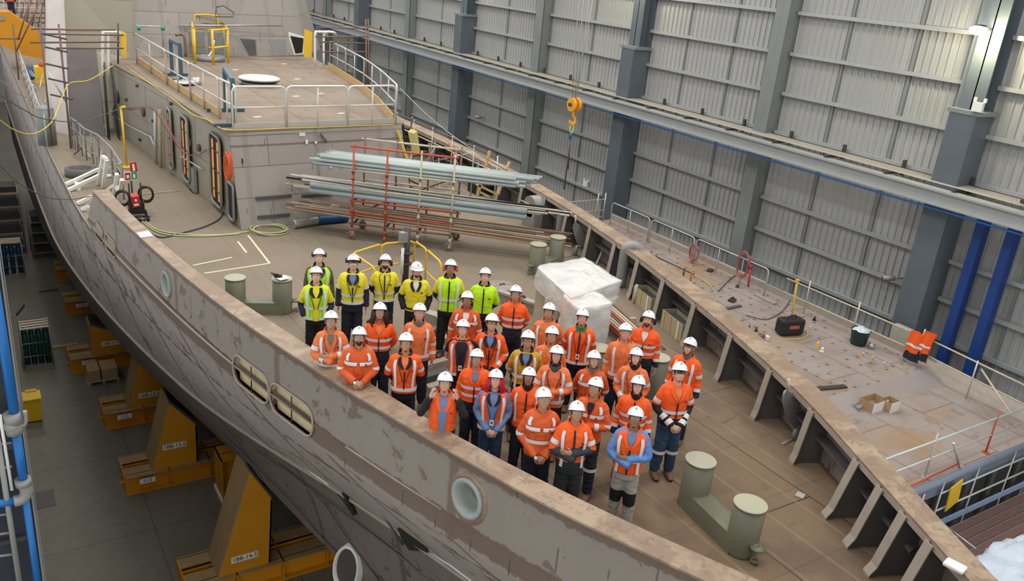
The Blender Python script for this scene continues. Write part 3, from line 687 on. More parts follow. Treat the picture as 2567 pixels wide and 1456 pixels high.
# ------------------------------------------------------------------ bridge block aft of the front house
def lean(px, py, y0, k):                                     # plane y = y0 + k*(z - RZ)
    o = V(0, 0, CAMZ); d = at(px, py, y=40) - o; n_ = V(0, 1, -k); t = (y0 - k * RZ - o.dot(n_)) / d.dot(n_); return o + d * t
g = MB(); A = [lean(332, 146, 34.75, .38), lean(560, 144, 35.4, .38), lean(770, 137, 36.3, .38)]
B = [lean(333, -140, 34.75, .38), lean(510, -140, 35.4, .38), lean(672, -140, 36.3, .38)]
g.add(A + B, [(0, 1, 4, 3), (1, 2, 5, 4)]); g.build('bridge_front', M['bridge'], ship)
C1 = lean(835, 165, 36.9, .1); C1.z = 2.4; D1 = C1 + V(-.55, 1.5, 6.0)
g = MB(); g.add([A[2], C1 + V(.35, 2.6, 0), C1 + V(-1.3, 4.5, 6.5), B[2]], [(0, 1, 2, 3)]); g.build('bridge_corner_facet', M['bridge'], ship)
def P0(px, py, y): return at(px, py, y=y)
# greenish left facet, dark lower panel, bright outer edge panel
g = MB(); g.add([P0(158, -60, 34.6), P0(334, -60, 34.75), P0(332, 146, 34.4), P0(160, 146, 33.9), P0(176, 335, 33.2), P0(250, 335, 33.2)], [(0, 1, 2, 3), (3, 2, 5, 4)])
g.build('bridge_side_facet', M['house_side'], ship)
g = MB(); g.prism([P0(166, 120, 33.2), P0(241, 122, 33.0), P0(264, 345, 31.9), P0(176, 338, 32.3)], (0, .12, 0)); g.build('side_screen_panel', mat('dark_primer_panel', (.15, .13, .125), .6, 0, .15, 2), ship)
g = MB(); g.prism([P0(114, -60, 34.4), P0(158, -60, 34.0), P0(176, 345, 32.2), P0(136, 345, 33.0), P0(116, 200, 33.8)], (0, .12, 0)); g.build('outer_edge_panel', mat('pale_lit_panel', (.62, .56, .53), .5, 0, .12, 2), ship)  # pale colour includes the light falling on this left face
g = MB(); g.add([P0(241, 128, 33.3), P0(330, 146, 34.6), P0(300, 200, 33.0), P0(266, 345, 31.9)], [(0, 1, 2, 3)]); g.build('screen_return', M['house_side'], ship)
# big window frames leaning on the bridge front, cover plate, corner window
def fr_poly(name, pts, y, m, inner=None, th=.05, mi=None):
    g = MB(); g.prism([P0(*q, y) for q in pts], (0, th, 0)); o = g.build(name, m, ship)
    if inner: g = MB(); g.prism([P0(*q, y - .02) for q in inner], (0, .03, 0)); g.build('window_pane_area', mi, o)
    return o
fr_poly('window_template', [(583, 88), (598, 91), (644, 97), (648, 140), (625, 143)], 34.9, M['glass_grey'], [(603, 97), (640, 100), (643, 138), (626, 140)], .05, M['stiff'])
fr_poly('cover_plate', [(670, 98), (716, 98), (720, 135), (700, 140), (694, 136)], 35.1, M['glass_grey'])
fr_poly('corner_window', [(723, 80), (765, 92), (764, 135), (738, 138), (726, 100)], 35.0, M['white'], [(728, 90), (761, 96), (758, 132), (741, 134)], .05, M['void'])
g = MB(); g.tube([P0(448, 64, 35.4), P0(706, 64, 36.0)], .035, 8); g.build('bridge_handrail', M['steel'], ship)
g = MB(); g.tube([P0(342, 62, 34.9), P0(348, 66, 34.7), P0(406, 66, 34.8), P0(409, 118, 34.6)], .03, 8); g.build('bridge_pipe', M['steel'], ship)
for px in (348, 408): g = MB(); g.cyl(P0(px, 66, 34.65), P0(px, 76, 34.65), .07); g.build('green_pipe_cap', M['green_sign'], ship)
g = MB(); g.tube(smooth_path([P0(440, 88, 34.4), P0(455, 86, 34.4), P0(463, 96, 34.3), P0(466, 142, 34.2)], 5), .055, 8); g.build('vent_pipe', M['rust'], ship)
for a, b in (((542, 15), (587, 42)),): 
    g = MB(); g.tube([P0(542, 18, 35.4), P0(560, 14, 35.4), P0(586, 32, 35.4), P0(584, 42, 35.4), P0(540, 42, 35.4), P0(542, 18, 35.4)], .025, 5); g.build('bracket_frame', M['stiff'], ship)
# ladder on the side screen
def ladder(name, label, a0, a1, w, nr, m, rr=.02):
    r = thing(name, label, 'ladder', a0)
    side = V(0, w, 0)
    for s_ in (0, 1): g = MB(); g.tube([a0 + side * s_, a1 + side * s_], rr, 6); g.build('stringer', m, r)
    for k in range(nr): p = a0.lerp(a1, (k + .5) / nr); g = MB(); g.tube([p, p + side], rr * .8, 6); g.build('rung', m, r)
    return r
ladder('vertical_ladder', 'dark steel vertical ladder on the house side right of the dark screen panel', V(4.22, 31.3, 0), V(4.22, 31.6, 2.5), .42, 9, M['dark_steel'])
ladder('vertical_ladder', 'narrow white-runged vertical ladder against the dark screen panel', V(3.9, 31.3, 0), V(3.95, 31.5, 2.6), .35, 9, M['black'])
# ================================================================== PEOPLE
def sp_(v, e): return math.copysign(abs(v) ** e, v)
TORSO = [(.80,.165,.118,.0),(.88,.178,.125,.0),(.98,.166,.118,-.005),(1.08,.160,.112,-.005),(1.20,.175,.120,0),(1.31,.192,.122,.0),(1.39,.196,.108,.005),(1.435,.178,.090,.008),(1.465,.135,.078,.01),(1.49,.085,.068,.008),(1.52,.062,.062,.0)]
def torso(z, fat=1.):
    k = [t[0] for t in TORSO]; a, b, c = (float(np.interp(z, k, [t[i] for t in TORSO])) for i in (1, 2, 3))
    w = max(0., 1 - abs(z - 1.08) / .42); return a * .875 * (1 + (fat - 1) * (.5 + .5*w)), b * (1 + (fat - 1) * (1 + w)), c
def tpt(ang, z, off=0., fat=1.):
    a, b, c = torso(z, fat); s = math.sin(ang); co = math.cos(ang)
    return Vector(((a + off) * sp_(co, .8), c + (b + off) * sp_(s, .8), z))
def loft(mb, z0, z1, off, fat, nz=16, n=28):
    zs = [z0 + (z1 - z0) * i / (nz - 1) for i in range(nz)]
    vs = [tpt(2*PI*k/n, z, off, fat) for z in zs for k in range(n)]
    fs = [(i*n+k, i*n+(k+1) % n, (i+1)*n+(k+1) % n, (i+1)*n+k) for i in range(nz-1) for k in range(n)] + [tuple(range(n))[::-1], tuple((nz-1)*n+k for k in range(n))]
    return mb.add(vs, fs, True)
def patch(mb, a0, a1, z0, z1, off, fat=1., na=10, nz=8, th=.004):
    """a strip of cloth lying on the torso between two angles (degrees, -90 = front) and two heights"""
    f = lambda o: (lambda u, v: tpt(math.radians((a0(v) if callable(a0) else a0) + ((a1(v) if callable(a1) else a1) - (a0(v) if callable(a0) else a0)) * u), z0 + (z1 - z0) * v, o, fat))
    mb.grid(f(off), na, nz); return mb
def remesh(mb, vox, smooth=4, wrinkle=0., seed=0, mats=None, region=None, name='m'):
    me = mb.mesh(name, mats or []); o = bpy.data.objects.new('tmp', me); COL.objects.link(o)
    md = o.modifiers.new('r', 'REMESH'); md.mode = 'VOXEL'; md.voxel_size = vox; md.use_smooth_shade = True
    m2 = o.modifiers.new('s', 'SMOOTH'); m2.factor = .5; m2.iterations = smooth
    bpy.context.view_layer.update(); dg = bpy.context.evaluated_depsgraph_get()
    out = bpy.data.meshes.new_from_object(o.evaluated_get(dg)); bpy.data.objects.remove(o); bpy.data.meshes.remove(me)
    if wrinkle:
        nn = [v.normal.copy() for v in out.vertices]
        for v, nr in zip(out.vertices, nn):
            p = v.co; q = Vector((p.x * 7 + seed, p.y * 7, p.z * 13)); w = 1 - abs(mnoise.noise(q)) * 2.2 + mnoise.noise(p * 22 + Vector((seed, 0, 0))) * .4
            v.co = p + nr * (wrinkle * w)
    out.materials.clear()
    for m in mats: out.materials.append(m)
    if region:
        for f in out.polygons: f.material_index = region(f.center)
    for f in out.polygons: f.use_smooth = True
    return out
def put(name, me, parent): o = bpy.data.objects.new(name, me); COL.objects.link(o); o.parent = parent; return o
def cloth(name, c, v=.10): return mat(name, c, .75, 0, v, 9, .15)
PC = dict(hi=cloth('hi_vis_orange_cloth', (.95, .115, .012)), dk=cloth('deep_orange_drill', (.66, .105, .018)), lt=cloth('faded_orange_drill', (.80, .20, .06)),
          ye=cloth('hi_vis_yellow_cloth', (.82, .72, .03)), li=cloth('lime_hi_vis_cloth', (.52, .90, .01)), mu=cloth('mustard_cloth', (.58, .33, .025)),
          nv=cloth('navy_cloth', (.010, .014, .030)), bk=cloth('black_cloth', (.008, .008, .010)), bl=cloth('mid_blue_shirt', (.10, .26, .62)), lb=cloth('chambray_shirt', (.13, .22, .42)),
          je=cloth('denim', (.025, .065, .13), .3), gr=cloth('light_grey_trouser_cloth', (.42, .41, .37)), ol=cloth('olive_sleeve', (.10, .10, .05)), dg=cloth('dark_grey_cloth', (.03, .035, .04)),
          wt=cloth('white_tee', (.7, .68, .66)), gn=cloth('green_bandana', (.02, .20, .07), .6), sg=cloth('slate_scarf', (.07, .08, .09)), tan=cloth('patterned_scarf', (.22, .19, .15), .6), kh=cloth('khaki_sleeve', (.16, .14, .10)))
M['reflect'] = mat('silver_reflective_tape', (.72, .74, .76), .35, 0, .04, 5)
M['boot'] = mat('brown_work_boot', (.15, .085, .045), .6, 0, .2, 14); M['boot_dark'] = mat('dark_work_boot', (.045, .03, .022), .6, 0, .2, 14); M['sole'] = mat('boot_sole', (.03, .025, .02), .7)
M['helmet'] = mat('white_hard_hat', (.84, .85, .86), .28, 0, .02, 3, coat=.3)
M['muff_red'] = mat('red_ear_cup', (.75, .09, .05), .35); M['muff'] = mat('black_ear_cup', (.012, .012, .014), .35)
M['logo'] = mat('navy_helmet_emblem', (.012, .02, .06), .4); M['logo_blue'] = mat('pale_blue_emblem', (.25, .42, .55), .4); M['logo_red'] = mat('dark_red_emblem', (.28, .015, .01), .6)
SK = dict(a=(.62, .36, .25), b=(.48, .27, .17), c=(.33, .17, .10), d=(.70, .43, .33))
SKM = {k: mat('skin_tone_' + {'a': 'light', 'b': 'tan', 'c': 'brown', 'd': 'fair'}[k], v, .5, 0, .06, 12) for k, v in SK.items()}
LIPM = {k: mat('lips_' + k, (v[0] * .72, v[1] * .42, v[2] * .45), .5) for k, v in SK.items()}
HAIR = {'k': mat('black_hair', (.012, .010, .009), .5), 'b': mat('brown_hair', (.07, .035, .018), .5), 'g': mat('grey_hair', (.32, .31, .30), .5), 'r': mat('bright_red_hair', (.50, .008, .02), .45)}
EYEW = mat('eye_white', (.75, .72, .70), .3); EYEB = mat('eye_dark', (.02, .012, .01), .3)
CLEAR = mat('clear_safety_lens', (.9, .92, .95), .08, alpha=.15, coat=.5); DARK = mat('dark_safety_lens', (.02, .015, .012), .12, coat=.6); REDL = mat('red_safety_lens', (.12, .01, .008), .12, coat=.6)
def head_shape(az, ph):                          # az 0 = face front (-y), ph 0 top .. pi bottom
    x = math.sin(az) * math.sin(ph); y = -math.cos(az) * math.sin(ph); z = math.cos(ph)
    rx, ry, rz = .074, .094, .118
    jaw = max(0., -z); rx *= 1 - .26 * jaw ** 1.5; 
    p = Vector((x * rx, y * ry - (.012 * jaw if y < 0 else -.0), z * rz))
    if y > 0: p.y *= 1 - .25 * jaw
    fr = max(0., -y)
    def G(cx, cz, sx, sz): return math.exp(-((p.x - cx) / sx) ** 2 - ((p.z - cz) / sz) ** 2) * (1 if y < 0 else 0)
    p.y -= .021 * G(0, -.018, .011, .017) + .010 * G(0, .004, .008, .022)      # nose tip and bridge
    p.y -= .005 * (G(-.026, .030, .02, .008) + G(.026, .030, .02, .008))       # brows
    p.y += .008 * (G(-.029, .010, .014, .010) + G(.029, .010, .014, .010))     # eye sockets
    p.y -= .005 * G(0, -.058, .022, .010)                                      # mouth
    p.y -= .007 * G(0, -.096, .018, .016)                                      # chin
    return p
def head_mesh(mb, beard=False):
    n, m = 44, 34; o = len(mb.v)
    vs = [head_shape(2*PI*i/n, PI * (j + .02) / (m - .96)) for j in range(m) for i in range(n)]
    mb.v += vs
    for j in range(m - 1):
        for i in range(n):
            f = (j*n+i, (j+1)*n+i, (j+1)*n+(i+1) % n, j*n+(i+1) % n); c = (vs[f[0]] + vs[f[2]]) / 2; mi = 0
            if c.y < -.06 and abs(c.x) < .019 and -.063 < c.z < -.053: mi = 1
            if c.y < -.04 and .014 < abs(c.x) < .046 and .030 < c.z < .038: mi = 2
            mb.f.append([k + o for k in f]); mb.m.append(mi); mb.sm.append(True)
    mb.f.append([o + i for i in range(n)]); mb.m.append(0); mb.sm.append(True)
    mb.mi = 3
    for s in (-1, 1): mb.ball((s * .029, -.079, .010), (.0125, .009, .0075), 10, 6)
    mb.mi = 4
    for s in (-1, 1): mb.ball((s * .029, -.0865, .010), (.0055, .004, .0058), 8, 6)
    mb.mi = 0
    for s in (-1, 1): mb.ball((s * .075, .008, .0), (.012, .020, .031), 10, 8)
    return mb
def helm(az, t, off=0.):                         # helmet shell; t 0 crown .. 1 rim
    ph = t * PI / 2; fx, fy, fz = .107 + off, .130 + off, .116 + off
    p = Vector((math.sin(az) * math.sin(ph) * fx, -math.cos(az) * math.sin(ph) * fy, math.cos(ph) * fz))
    ridge = math.exp(-(p.x / .022) ** 2) * .007 * (1 - t ** 3); p.z += ridge
    return p
def add_helmet(name, T, parent, logo=True):
    g = MB(); N = 32; rings = [i / 9 for i in range(10)]
    vs = [helm(2*PI*k/N, max(t, .001)) for t in rings for k in range(N)]
    for ex, dz in ((.009, -.004), (.011, -.010), (.002, -.006)):
        for k in range(N):
            az = 2*PI*k/N; fr = max(0., math.cos(az)); e = ex + (.026 * fr ** 2.2 if ex > .005 else 0); p = helm(az, 1.)
            d = Vector((p.x, p.y, 0)).normalized(); q = p + d * e; q.z += dz - .006 * fr ** 2 * (1 if ex > .005 else 0); vs.append(q)
    R = len(vs) // N; g.add(vs, [(i*N+k, i*N+(k+1) % N, (i+1)*N+(k+1) % N, (i+1)*N+k) for i in range(R-1) for k in range(N)], True)
    g.grid(lambda u, v: helm(2*PI*u, max(v, .02), -.006), 24, 6, cu=True)
    g.xf(T); h = put('hard_hat', g.mesh('hard_hat', M['helmet']), parent)
    if logo:
        g = MB(); B = .63
        def lp(u, v, o=.0035): return helm(u, B - v, o)                 # u in radians of azimuth, v upwards
        def poly(P, mi): 
            g.mi = mi; g.add([lp(*p) for p in P], [tuple(range(len(P)))])
        poly([(-.17, -.01), (-.12, .08), (-.04, .15), (.0, .09), (-.05, .03), (-.05, -.02)], 0); poly([(-.04, .15), (.08, .18), (.14, .15), (.06, .12), (.0, .09)], 0)
        poly([(.04, .08), (.13, .08), (.16, .0), (.10, -.04), (.08, .02)], 0); poly([(-.12, -.09), (.12, -.09), (.12, -.075), (-.12, -.075)], 1)
        g.xf(T); put('helmet_emblem', g.mesh('emblem', [M['logo_red'] if logo == 'red' else M['logo'], M['logo_blue']]), h)
    return h
def hand(mb, wrist, d, nrm, side, curl=.5, s=1.):
    """palm, four fingers of different lengths and a side thumb, grown from the wrist along d; nrm = palm-side normal"""
    d = d.normalized(); nrm = (nrm - d * nrm.dot(d)).normalized(); w = d.cross(nrm).normalized() * side
    P = lambda a, b, c: wrist + (d * a + w * b + nrm * c) * s
    mb.grid(lambda u, v: P(-.02 + .115 * u, (.030 + .012 * math.sin(PI * min(u * 1.2, 1))) * math.cos(2*PI*v) * (1 if u < .999 else .85), .014 * math.sin(2*PI*v) * (1 - .2 * u)), 6, 12, cv=True)
    for i, (b, L) in enumerate(((-.031, .070), (-.010, .080), (.011, .075), (.031, .058))):
        pts = [P(.085, b, 0)]; a = 0.
        for k in range(3): a += curl * (.5 + .25 * k); q = pts[-1] + (d * math.cos(a) + nrm * math.sin(a)) * (L * (.42, .32, .26)[k]) * s; pts.append(q)
        mb.tube(smooth_path(pts, 3), [.0088 * s * (1 - .28 * k / 9) for k in range(10)], 7)
    pts = [P(.015, -.028, .004), P(.045, -.055, .012), P(.072, -.060, .022), P(.092, -.052, .03)]
    mb.tube(smooth_path(pts, 3), [.0115 * s * (1 - .3 * k / 9) for k in range(10)], 7)
POSES = {   # elbow, wrist, hand direction, palm normal, finger curl; for the wearer's -x arm; the other side mirrors unless given
    'side': ((.245, .03, 1.12), (.262, -.03, .88), (.05, -.12, -1), (-1, 0, 0), .5),
    'clasp': ((.262, .01, 1.13), (.075, -.20, .93), (-.75, -.1, -.55), (0, 1, -.2), .8),
    'lean': ((.262, -.06, 1.17), (.07, -.27, 1.075), (-.75, -.35, -.35), (0, 1, -.4), .7),
    'behind': ((.262, .09, 1.14), (.11, .20, .95), (-.7, .1, -.5), (0, -1, 0), .6),
    'pocket': ((.285, .06, 1.13), (.215, -.07, .95), (-.3, -.3, -1), (-1, 0, 0), .6),
    'cross': ((.265, -.06, 1.15), (-.02, -.215, 1.13), (-1, .12, .1), (0, 1, 0), .5),
    'raised': ((.34, -.12, 1.25), (.20, -.13, 1.50), (-.25, .05, 1), (-1, .3, 0), .5),
    'hip': ((.40, .10, 1.17), (.215, .0, 1.0), (-.6, -.3, -.5), (-.6, 0, .4), .6)}
LOWZ = 0
def person(px, py, label, top='hi', sleeve=None, lower=None, cut=1.08, legs='nv', tapes=(), arms=(), pose='side', h=1.75, fat=1.0, skin='b', hair=None, beard=None, glasses=None,
           muffs=None, collar=None, vneck=None, under=None, vest=None, vest_open=0., yaw=0., pitch=27, hyaw=0., roll=0., lanyard=None, badge=False, boots='boot', knee=None, hood=None, scarf=None, logo=True,
           chest=True, zipc='nv', pose2=None, watch=False, seed=0, pos=None, z0=0., short=False, cuff=None, knee_pads=None, belt=False, walk=0.):
    k = h / 1.75; topz = z0 + 1.825 * k
    P = Vector(pos) if pos else at(px, py, z=topz); P.z = z0
    face = math.atan2(-P.y, -P.x) + PI / 2 + math.radians(yaw)
    # --- limb lines (metres for a 1.75 m figure, facing -y)
    def arm(s, ps):
        e, w, d, nr, cu = POSES[ps]; e = Vector(e); w = Vector(w); sh = Vector((.156, .004, 1.405)); e.x *= .88; w.x *= .92 if ps != 'cross' else 1
        if ps == 'cross': 
            dz = .035 if s > 0 else -.045; w = w + Vector((0, -.02 if s < 0 else .01, dz)); e = e + Vector((0, 0, dz * .3))
        if ps in ('clasp', 'lean') and s < 0: w = w + Vector((-.02, -.015, .02))
        e.x += (fat - 1) * .12; w.y -= (fat - 1) * .10 if w.y < -.1 else 0
        m = lambda v: Vector((v[0] * s, v[1], v[2]))
        return m(sh), m(e), m(w), m(d), m(nr), cu, s
    A = [arm(1, pose), arm(-1, pose2 or pose)]
    apath = lambda a, t1=1.: smooth_path([a[0] + Vector((-.05 * a[6], 0, .01)), a[0], a[0].lerp(a[1], .5) + Vector((.012 * a[6], 0, 0)), a[1], a[1].lerp(a[2], .5), a[2]], 5)
    L = []
    for s in (-1, 1):
        st = walk * s
        L.append([Vector((.078 * s, 0, .90)), Vector((.092 * s, -.01 + st * .5, .48)), Vector((.106 * s, .015 + st, .09))])
    # --- body: one remeshed core, head and hands
    g = MB(); loft(g, .84, 1.50, -.006, fat, 12, 20); g.tube([(0, .005, 1.44), (0, -.002, 1.52), (0, -.006, 1.60)], [.064, .056, .056], 14)
    for a in A: g.tube(apath(a), [.050 - .026 * i / 25 for i in range(26)], 10)
    for l in L: g.tube(smooth_path(l, 6), [.082 - .048 * i / 12 for i in range(13)], 12); g.ball(l[2] + Vector((0, -.05, -.045)), (.036, .09, .03))
    core = remesh(g, .014, 3, 0, mats=[SKM[skin]])
    g = MB(); core_v = [v.co.copy() for v in core.vertices]; g.v = core_v; g.f = [list(f.vertices) for f in core.polygons]; g.m = [0] * len(g.f); g.sm = [True] * len(g.f); bpy.data.meshes.remove(core)
    hid = ('pocket', 'behind')
    for a, ps in zip(A, (pose, pose2 or pose)):
        if ps == 'cross': 
            if a[6] > 0: hand(g, a[2], a[3], a[4], 1, .35)
            continue
        if ps == 'pocket': continue
        g.mi = 0; hand(g, a[2], a[3], a[4], -a[6], a[5])
    HT = Matrix.Translation((0, -.022, 1.655)) @ Matrix.Rotation(math.radians(hyaw), 4, 'Z') @ Matrix.Rotation(math.radians(roll), 4, 'Y') @ Matrix.Rotation(math.radians(-pitch), 4, 'X')
    n0 = len(g.v); head_mesh(g); g.xf(HT, n0)
    hm = HAIR[hair if hair in HAIR else 'k']
    body = g.mesh('person_body', [SKM[skin], LIPM[skin], hm, EYEW, EYEB])
    o = bpy.data.objects.new('person', body); COL.objects.link(o); o.location = P; o.rotation_euler = (0, 0, face); o.scale = (k, k, k)
    tag(o, label, 'person', 'workers gathered on the foredeck')
    # --- trousers and boots
    g = MB(); loft(g, .80, 1.02, .012, fat, 6, 24)
    for l in L: g.tube(smooth_path([l[0] + Vector((0, .0, .03)), l[0].lerp(l[1], .5), l[1], l[1].lerp(l[2], .5), l[2] + Vector((0, 0, .02))], 5), [(.096 - .028 * i / 20) * (.5 + .5 * fat) for i in range(21)], 14)
    def legreg(c): 
        if knee_pads and .40 < c.z < .60 and c.y < .0: return 1
        return 0
    tr = put('trousers', remesh(g, .016, 3, .007, seed + 3, [PC[legs], PC['bk']], legreg, 'trousers'), o)
    if knee:
        for l in L: g = MB(); p = l[1].lerp(l[2], .12 if knee == 'lo' else .0); r = .096 * (.5 + .5*fat); g.tube([p + Vector((0, 0, -.026)), p + Vector((0, 0, .026))], r, 18, caps=False); put('knee_tape', g.mesh('t', M['reflect']), tr)
    for l in L:
        b = l[2]; g = MB(); c = Vector((b.x, b.y, 0))
        g.mi = 0
        def bt(u, v):
            y = .085 - .275 * u; w = .034 + .020 * math.sin(PI * min(1, u * 1.05)) ** .6 if u < .97 else .02; hh = .105 - .055 * max(0, (u - .35) / .65) if u < .97 else .03
            a = PI * v; return c + Vector((math.cos(a) * w * 1.05, y, .028 + math.sin(a) ** .7 * (hh - .02)))
        g.grid(bt, 12, 10); g.tube([c + Vector((0, .03, .06)), c + Vector((0, .02, .17))], [.058, .060], 14); g.tube([c + Vector((0, .02, .165)), c + Vector((0, .02, .18))], [.063, .063], 14)
        bo = put('boot', g.mesh('boot', M[boots]), o)
        g = MB(); g.prism([c + Vector((.05 * math.cos(a) * (1.0 if math.sin(a) < 0 else .85), -.053 + .142 * math.sin(a), 0)) for a in [2*PI*i/16 for i in range(16)]], (0, 0, .030)); put('sole', g.mesh('sole', M['sole']), bo)
    # --- upper clothing
    offt = .020; sl = sleeve or top
    tz0 = cut if (lower is None and legs and False) else .90
    gar = under or top
    g = MB(); loft(g, .89, 1.49, offt, fat, 18, 26)
    def sl_r(i, n): t = i / n; return (.066 - .019 * t) * (.6 + .4 * fat)
    for a in A: 
        ph = apath(a); nn = len(ph)
        if short: ph = ph[:12]
        g.tube(ph, [sl_r(i, 25) for i in range(len(ph))], 14)
    ax = [(a[0], a[1], a[2]) for a in A]
    def reg(c):
        arm_d = 9; tt = 0
        for a in A:
            for (p, q, b0) in ((a[0], a[1], 0.), (a[1], a[2], 1.)):
                dd = q - p; t = max(0., min(1., (c - p).dot(dd) / dd.length_squared)); dist = (c - (p + dd * t)).length
                if dist < arm_d: arm_d, tt = dist, b0 + t
        aa, bb, cc = torso(min(1.5, max(.85, c.z)), fat); tor = (c.x / (aa + .01)) ** 2 + ((c.y - cc) / (bb + .01)) ** 2
        on_arm = arm_d < .088 and (tor > 1.30 or (c.y < -.17)) and tt > .08
        if on_arm:
            if cuff is not None and tt > cuff: return 2
            return 1
        if lower and c.z < cut: return 3
        return 0
    ms = [PC[gar if not vest else (under or sl)], PC[sl], PC[short or 'bk'] if isinstance(short, str) else PC[lower or ('nv')], PC[lower or 'nv']]
    jk = put('shirt' if vest else 'jacket', remesh(g, .014, 3, .006, seed, ms, reg, 'jacket'), o)
    garment = jk; vo = .034
    if cuff is not None and cuff < 2:            # hems where the two sleeve colours meet
        for a in A:
            ph = apath(a); i0 = int(5 + cuff * 10) if cuff <= 1 else int(15 + (cuff - 1) * 10); i0 = max(6, min(22, i0)); g = MB(); seg = ph[i0 - 1:i0 + 2]
            g.tube(seg, [sl_r(i0 + j, 25) + .007 for j in (-1, 0, 1)], 16, caps=False); put('sleeve_hem', g.mesh('hem', PC[sl]), jk)
    if lower and not vest:
        g = MB(); patch(g, -90, 270, cut - .018, cut + .02, .034, fat, 28, 3); put('lower_seam', g.mesh('hem', PC[gar]), jk)
    if vest:
        g = MB(); loft(g, .90, 1.475, .036, fat, 18, 26)
        vm = remesh(g, .013, 2, .004, seed + 9, [PC[vest], PC[lower or vest]], (lambda c: 1 if (lower and c.z < cut) else 0), 'vest')
        garment = put('vest', vm, o); vo = .050
    # front opening / neck opening
    F = -90
    if vneck:
        g = MB(); zt, zb, wd = (1.485, 1.33, 15) if not vest_open else (1.485, cut if lower else .90, 22)
        wf = (lambda v: wd * max(.05, v)) if not vest_open else (lambda v: 7 + vest_open * v)
        patch(g, lambda v: F - wf(v), lambda v: F + wf(v), zb, zt, vo + .006, fat, 8, 12); put('inner_shirt', g.mesh('inner', PC[vneck]), garment)
    if zipc and not vest_open:
        g = MB(); patch(g, F - 1.6, F + 1.6, .92 if not lower else 1.0, 1.28 if vneck else 1.46, vo + .008, fat, 2, 12); put('zip', g.mesh('zip', PC[zipc]), garment)
    # collar
    cm = PC[collar or (vest or top)]; g = MB()
    gap = 32 if vneck else 14; hz = .048
    def cf(u, v):
        a = math.radians(F + gap + (360 - 2 * gap) * u); r = [.094, .082, .086, .104][min(3, int(v * 3.01))]; z = [1.462, 1.505, 1.535, 1.500][min(3, int(v * 3.01))]
        dz = -.030 * math.cos(a + PI / 2) ; return Vector((math.cos(a) * r * 1.02, .010 + math.sin(a) * r, z + dz * (.7 if v < .9 else 1.3)))
    g.grid(cf, 22, 4); put('collar', g.mesh('collar', cm), garment)
    if collar and vneck:                          # open lapels in the collar colour
        for s in (-1, 1):
            g = MB(); patch(g, lambda v: F + s * (1 + 14 * v), lambda v: F + s * (9 + 24 * v), 1.32, 1.485, vo + .011, fat, 4, 10); put('lapel', g.mesh('lapel', cm), garment)
    # reflective tape on the torso
    def tape(a0, a1, z0_, z1_): 
        g = MB(); patch(g, a0, a1, z0_, z1_, vo - .003 + .011, fat, max(4, int(abs((a1(0) if callable(a1) else a1) - (a0(0) if callable(a0) else a0)) / 12) + 2), 8 if z1_ - z0_ > .1 else 3); put('reflective_tape', g.mesh('tape', M['reflect']), garment)
    op = 10 if vest_open else 0
    for t in tapes:
        if t == 'waist': tape(F + op, F + 360 - op, .965, 1.02)
        elif t == 'mid': tape(F + op, F + 360 - op, 1.10, 1.15)
        elif t == 'chest': tape(F + op, F + 360 - op, 1.225, 1.275)
        elif t == 'hem': tape(F + op, F + 360 - op, .915, .965)
        elif t == 'brace':
            for s in (-1, 1): tape(F + s * 30, F + s * 45, .99 if 'waist' in tapes else .93, 1.44)
        elif t == 'yoke':
            for s in (-1, 1): tape(lambda v, s=s: F + s * 3, lambda v, s=s: F + s * 62, 1.285, 1.335); tape(F + s * 34, F + s * 50, 1.35, 1.45)
        elif t == 'vyoke':
            for s in (-1, 1): tape(F + s * 36, F + s * 50, 1.00, 1.44)
    # tape round the sleeves
    for a in A:
        ph = apath(a); n = len(ph) - 1
        for b in arms:
            i0 = {'up': 10, 'mid': 13, 'low': 19, 'cuff': 22}[b]
            if short and i0 > 11: continue
            seg = ph[i0:i0 + 3] if i0 + 3 <= len(ph) else ph[-3:]
            g = MB(); g.tube(seg, [sl_r(i0 + j, 25) + .008 for j in range(len(seg))], 16, caps=False); put('sleeve_tape', g.mesh('tape', M['reflect']), jk)
    if chest:
        g = MB(); g.mi = 0
        for a0, a1, z0_, z1_ in ((20, 25, 1.285, 1.315), (26, 31, 1.275, 1.30)): patch(g, F + a0, F + a1, z0_ + 0, z1_, vo + .012, fat, 3, 3)
        put('chest_emblem', g.mesh('e', M['logo'] if (vest or top) in ('ye', 'li') else M['logo_red']), garment)
        if not vest and top in ('dk', 'lt', 'ye'):
            for s in (-1, 1): g = MB(); patch(g, F + s * 14, F + s * 42, 1.235, 1.25, vo + .004, fat, 5, 2); patch(g, F + s * 16, F + s * 40, 1.13, 1.235, vo + .001, fat, 5, 4); put('chest_pocket', g.mesh('pk', PC[top]), garment)
    if lanyard:
        g = MB()
        for s in (-1, 1): g.tube([tpt(math.radians(F + s * (4 + 22 * t ** 1.2)), 1.12 + .36 * t, vo + .018, fat) for t in [i / 8 for i in range(9)]], .006, 5)
        ly = put('lanyard', g.mesh('l', lanyard), o)
        if badge: c = tpt(math.radians(F), 1.06, vo + .020, fat); g = MB(); g.box(c, (.058, .006, .088)); g.mi = 1; g.box(c + Vector((0, -.004, .005)), (.026, .004, .030)); put('id_badge', g.mesh('b', [M['paper'], M['ink']]), ly)
    if belt: g = MB(); g.tube([tpt(2*PI*i/24, .985, .03, fat) for i in range(24)], .018, 6, closed=True); put('belt', g.mesh('belt', PC['bk']), tr)
    if watch: a = A[1]; g = MB(); d = (a[2] - a[1]).normalized(); g.tube([a[2] - d * .012, a[2] + d * .012], .040, 14); g.mi = 1; c = a[2] + Vector((0, -.040, .01)); g.cyl(c, c + Vector((0, -.008, .002)), .022, n=14); put('wristwatch', g.mesh('w', [M['black'], M['paper']]), o)
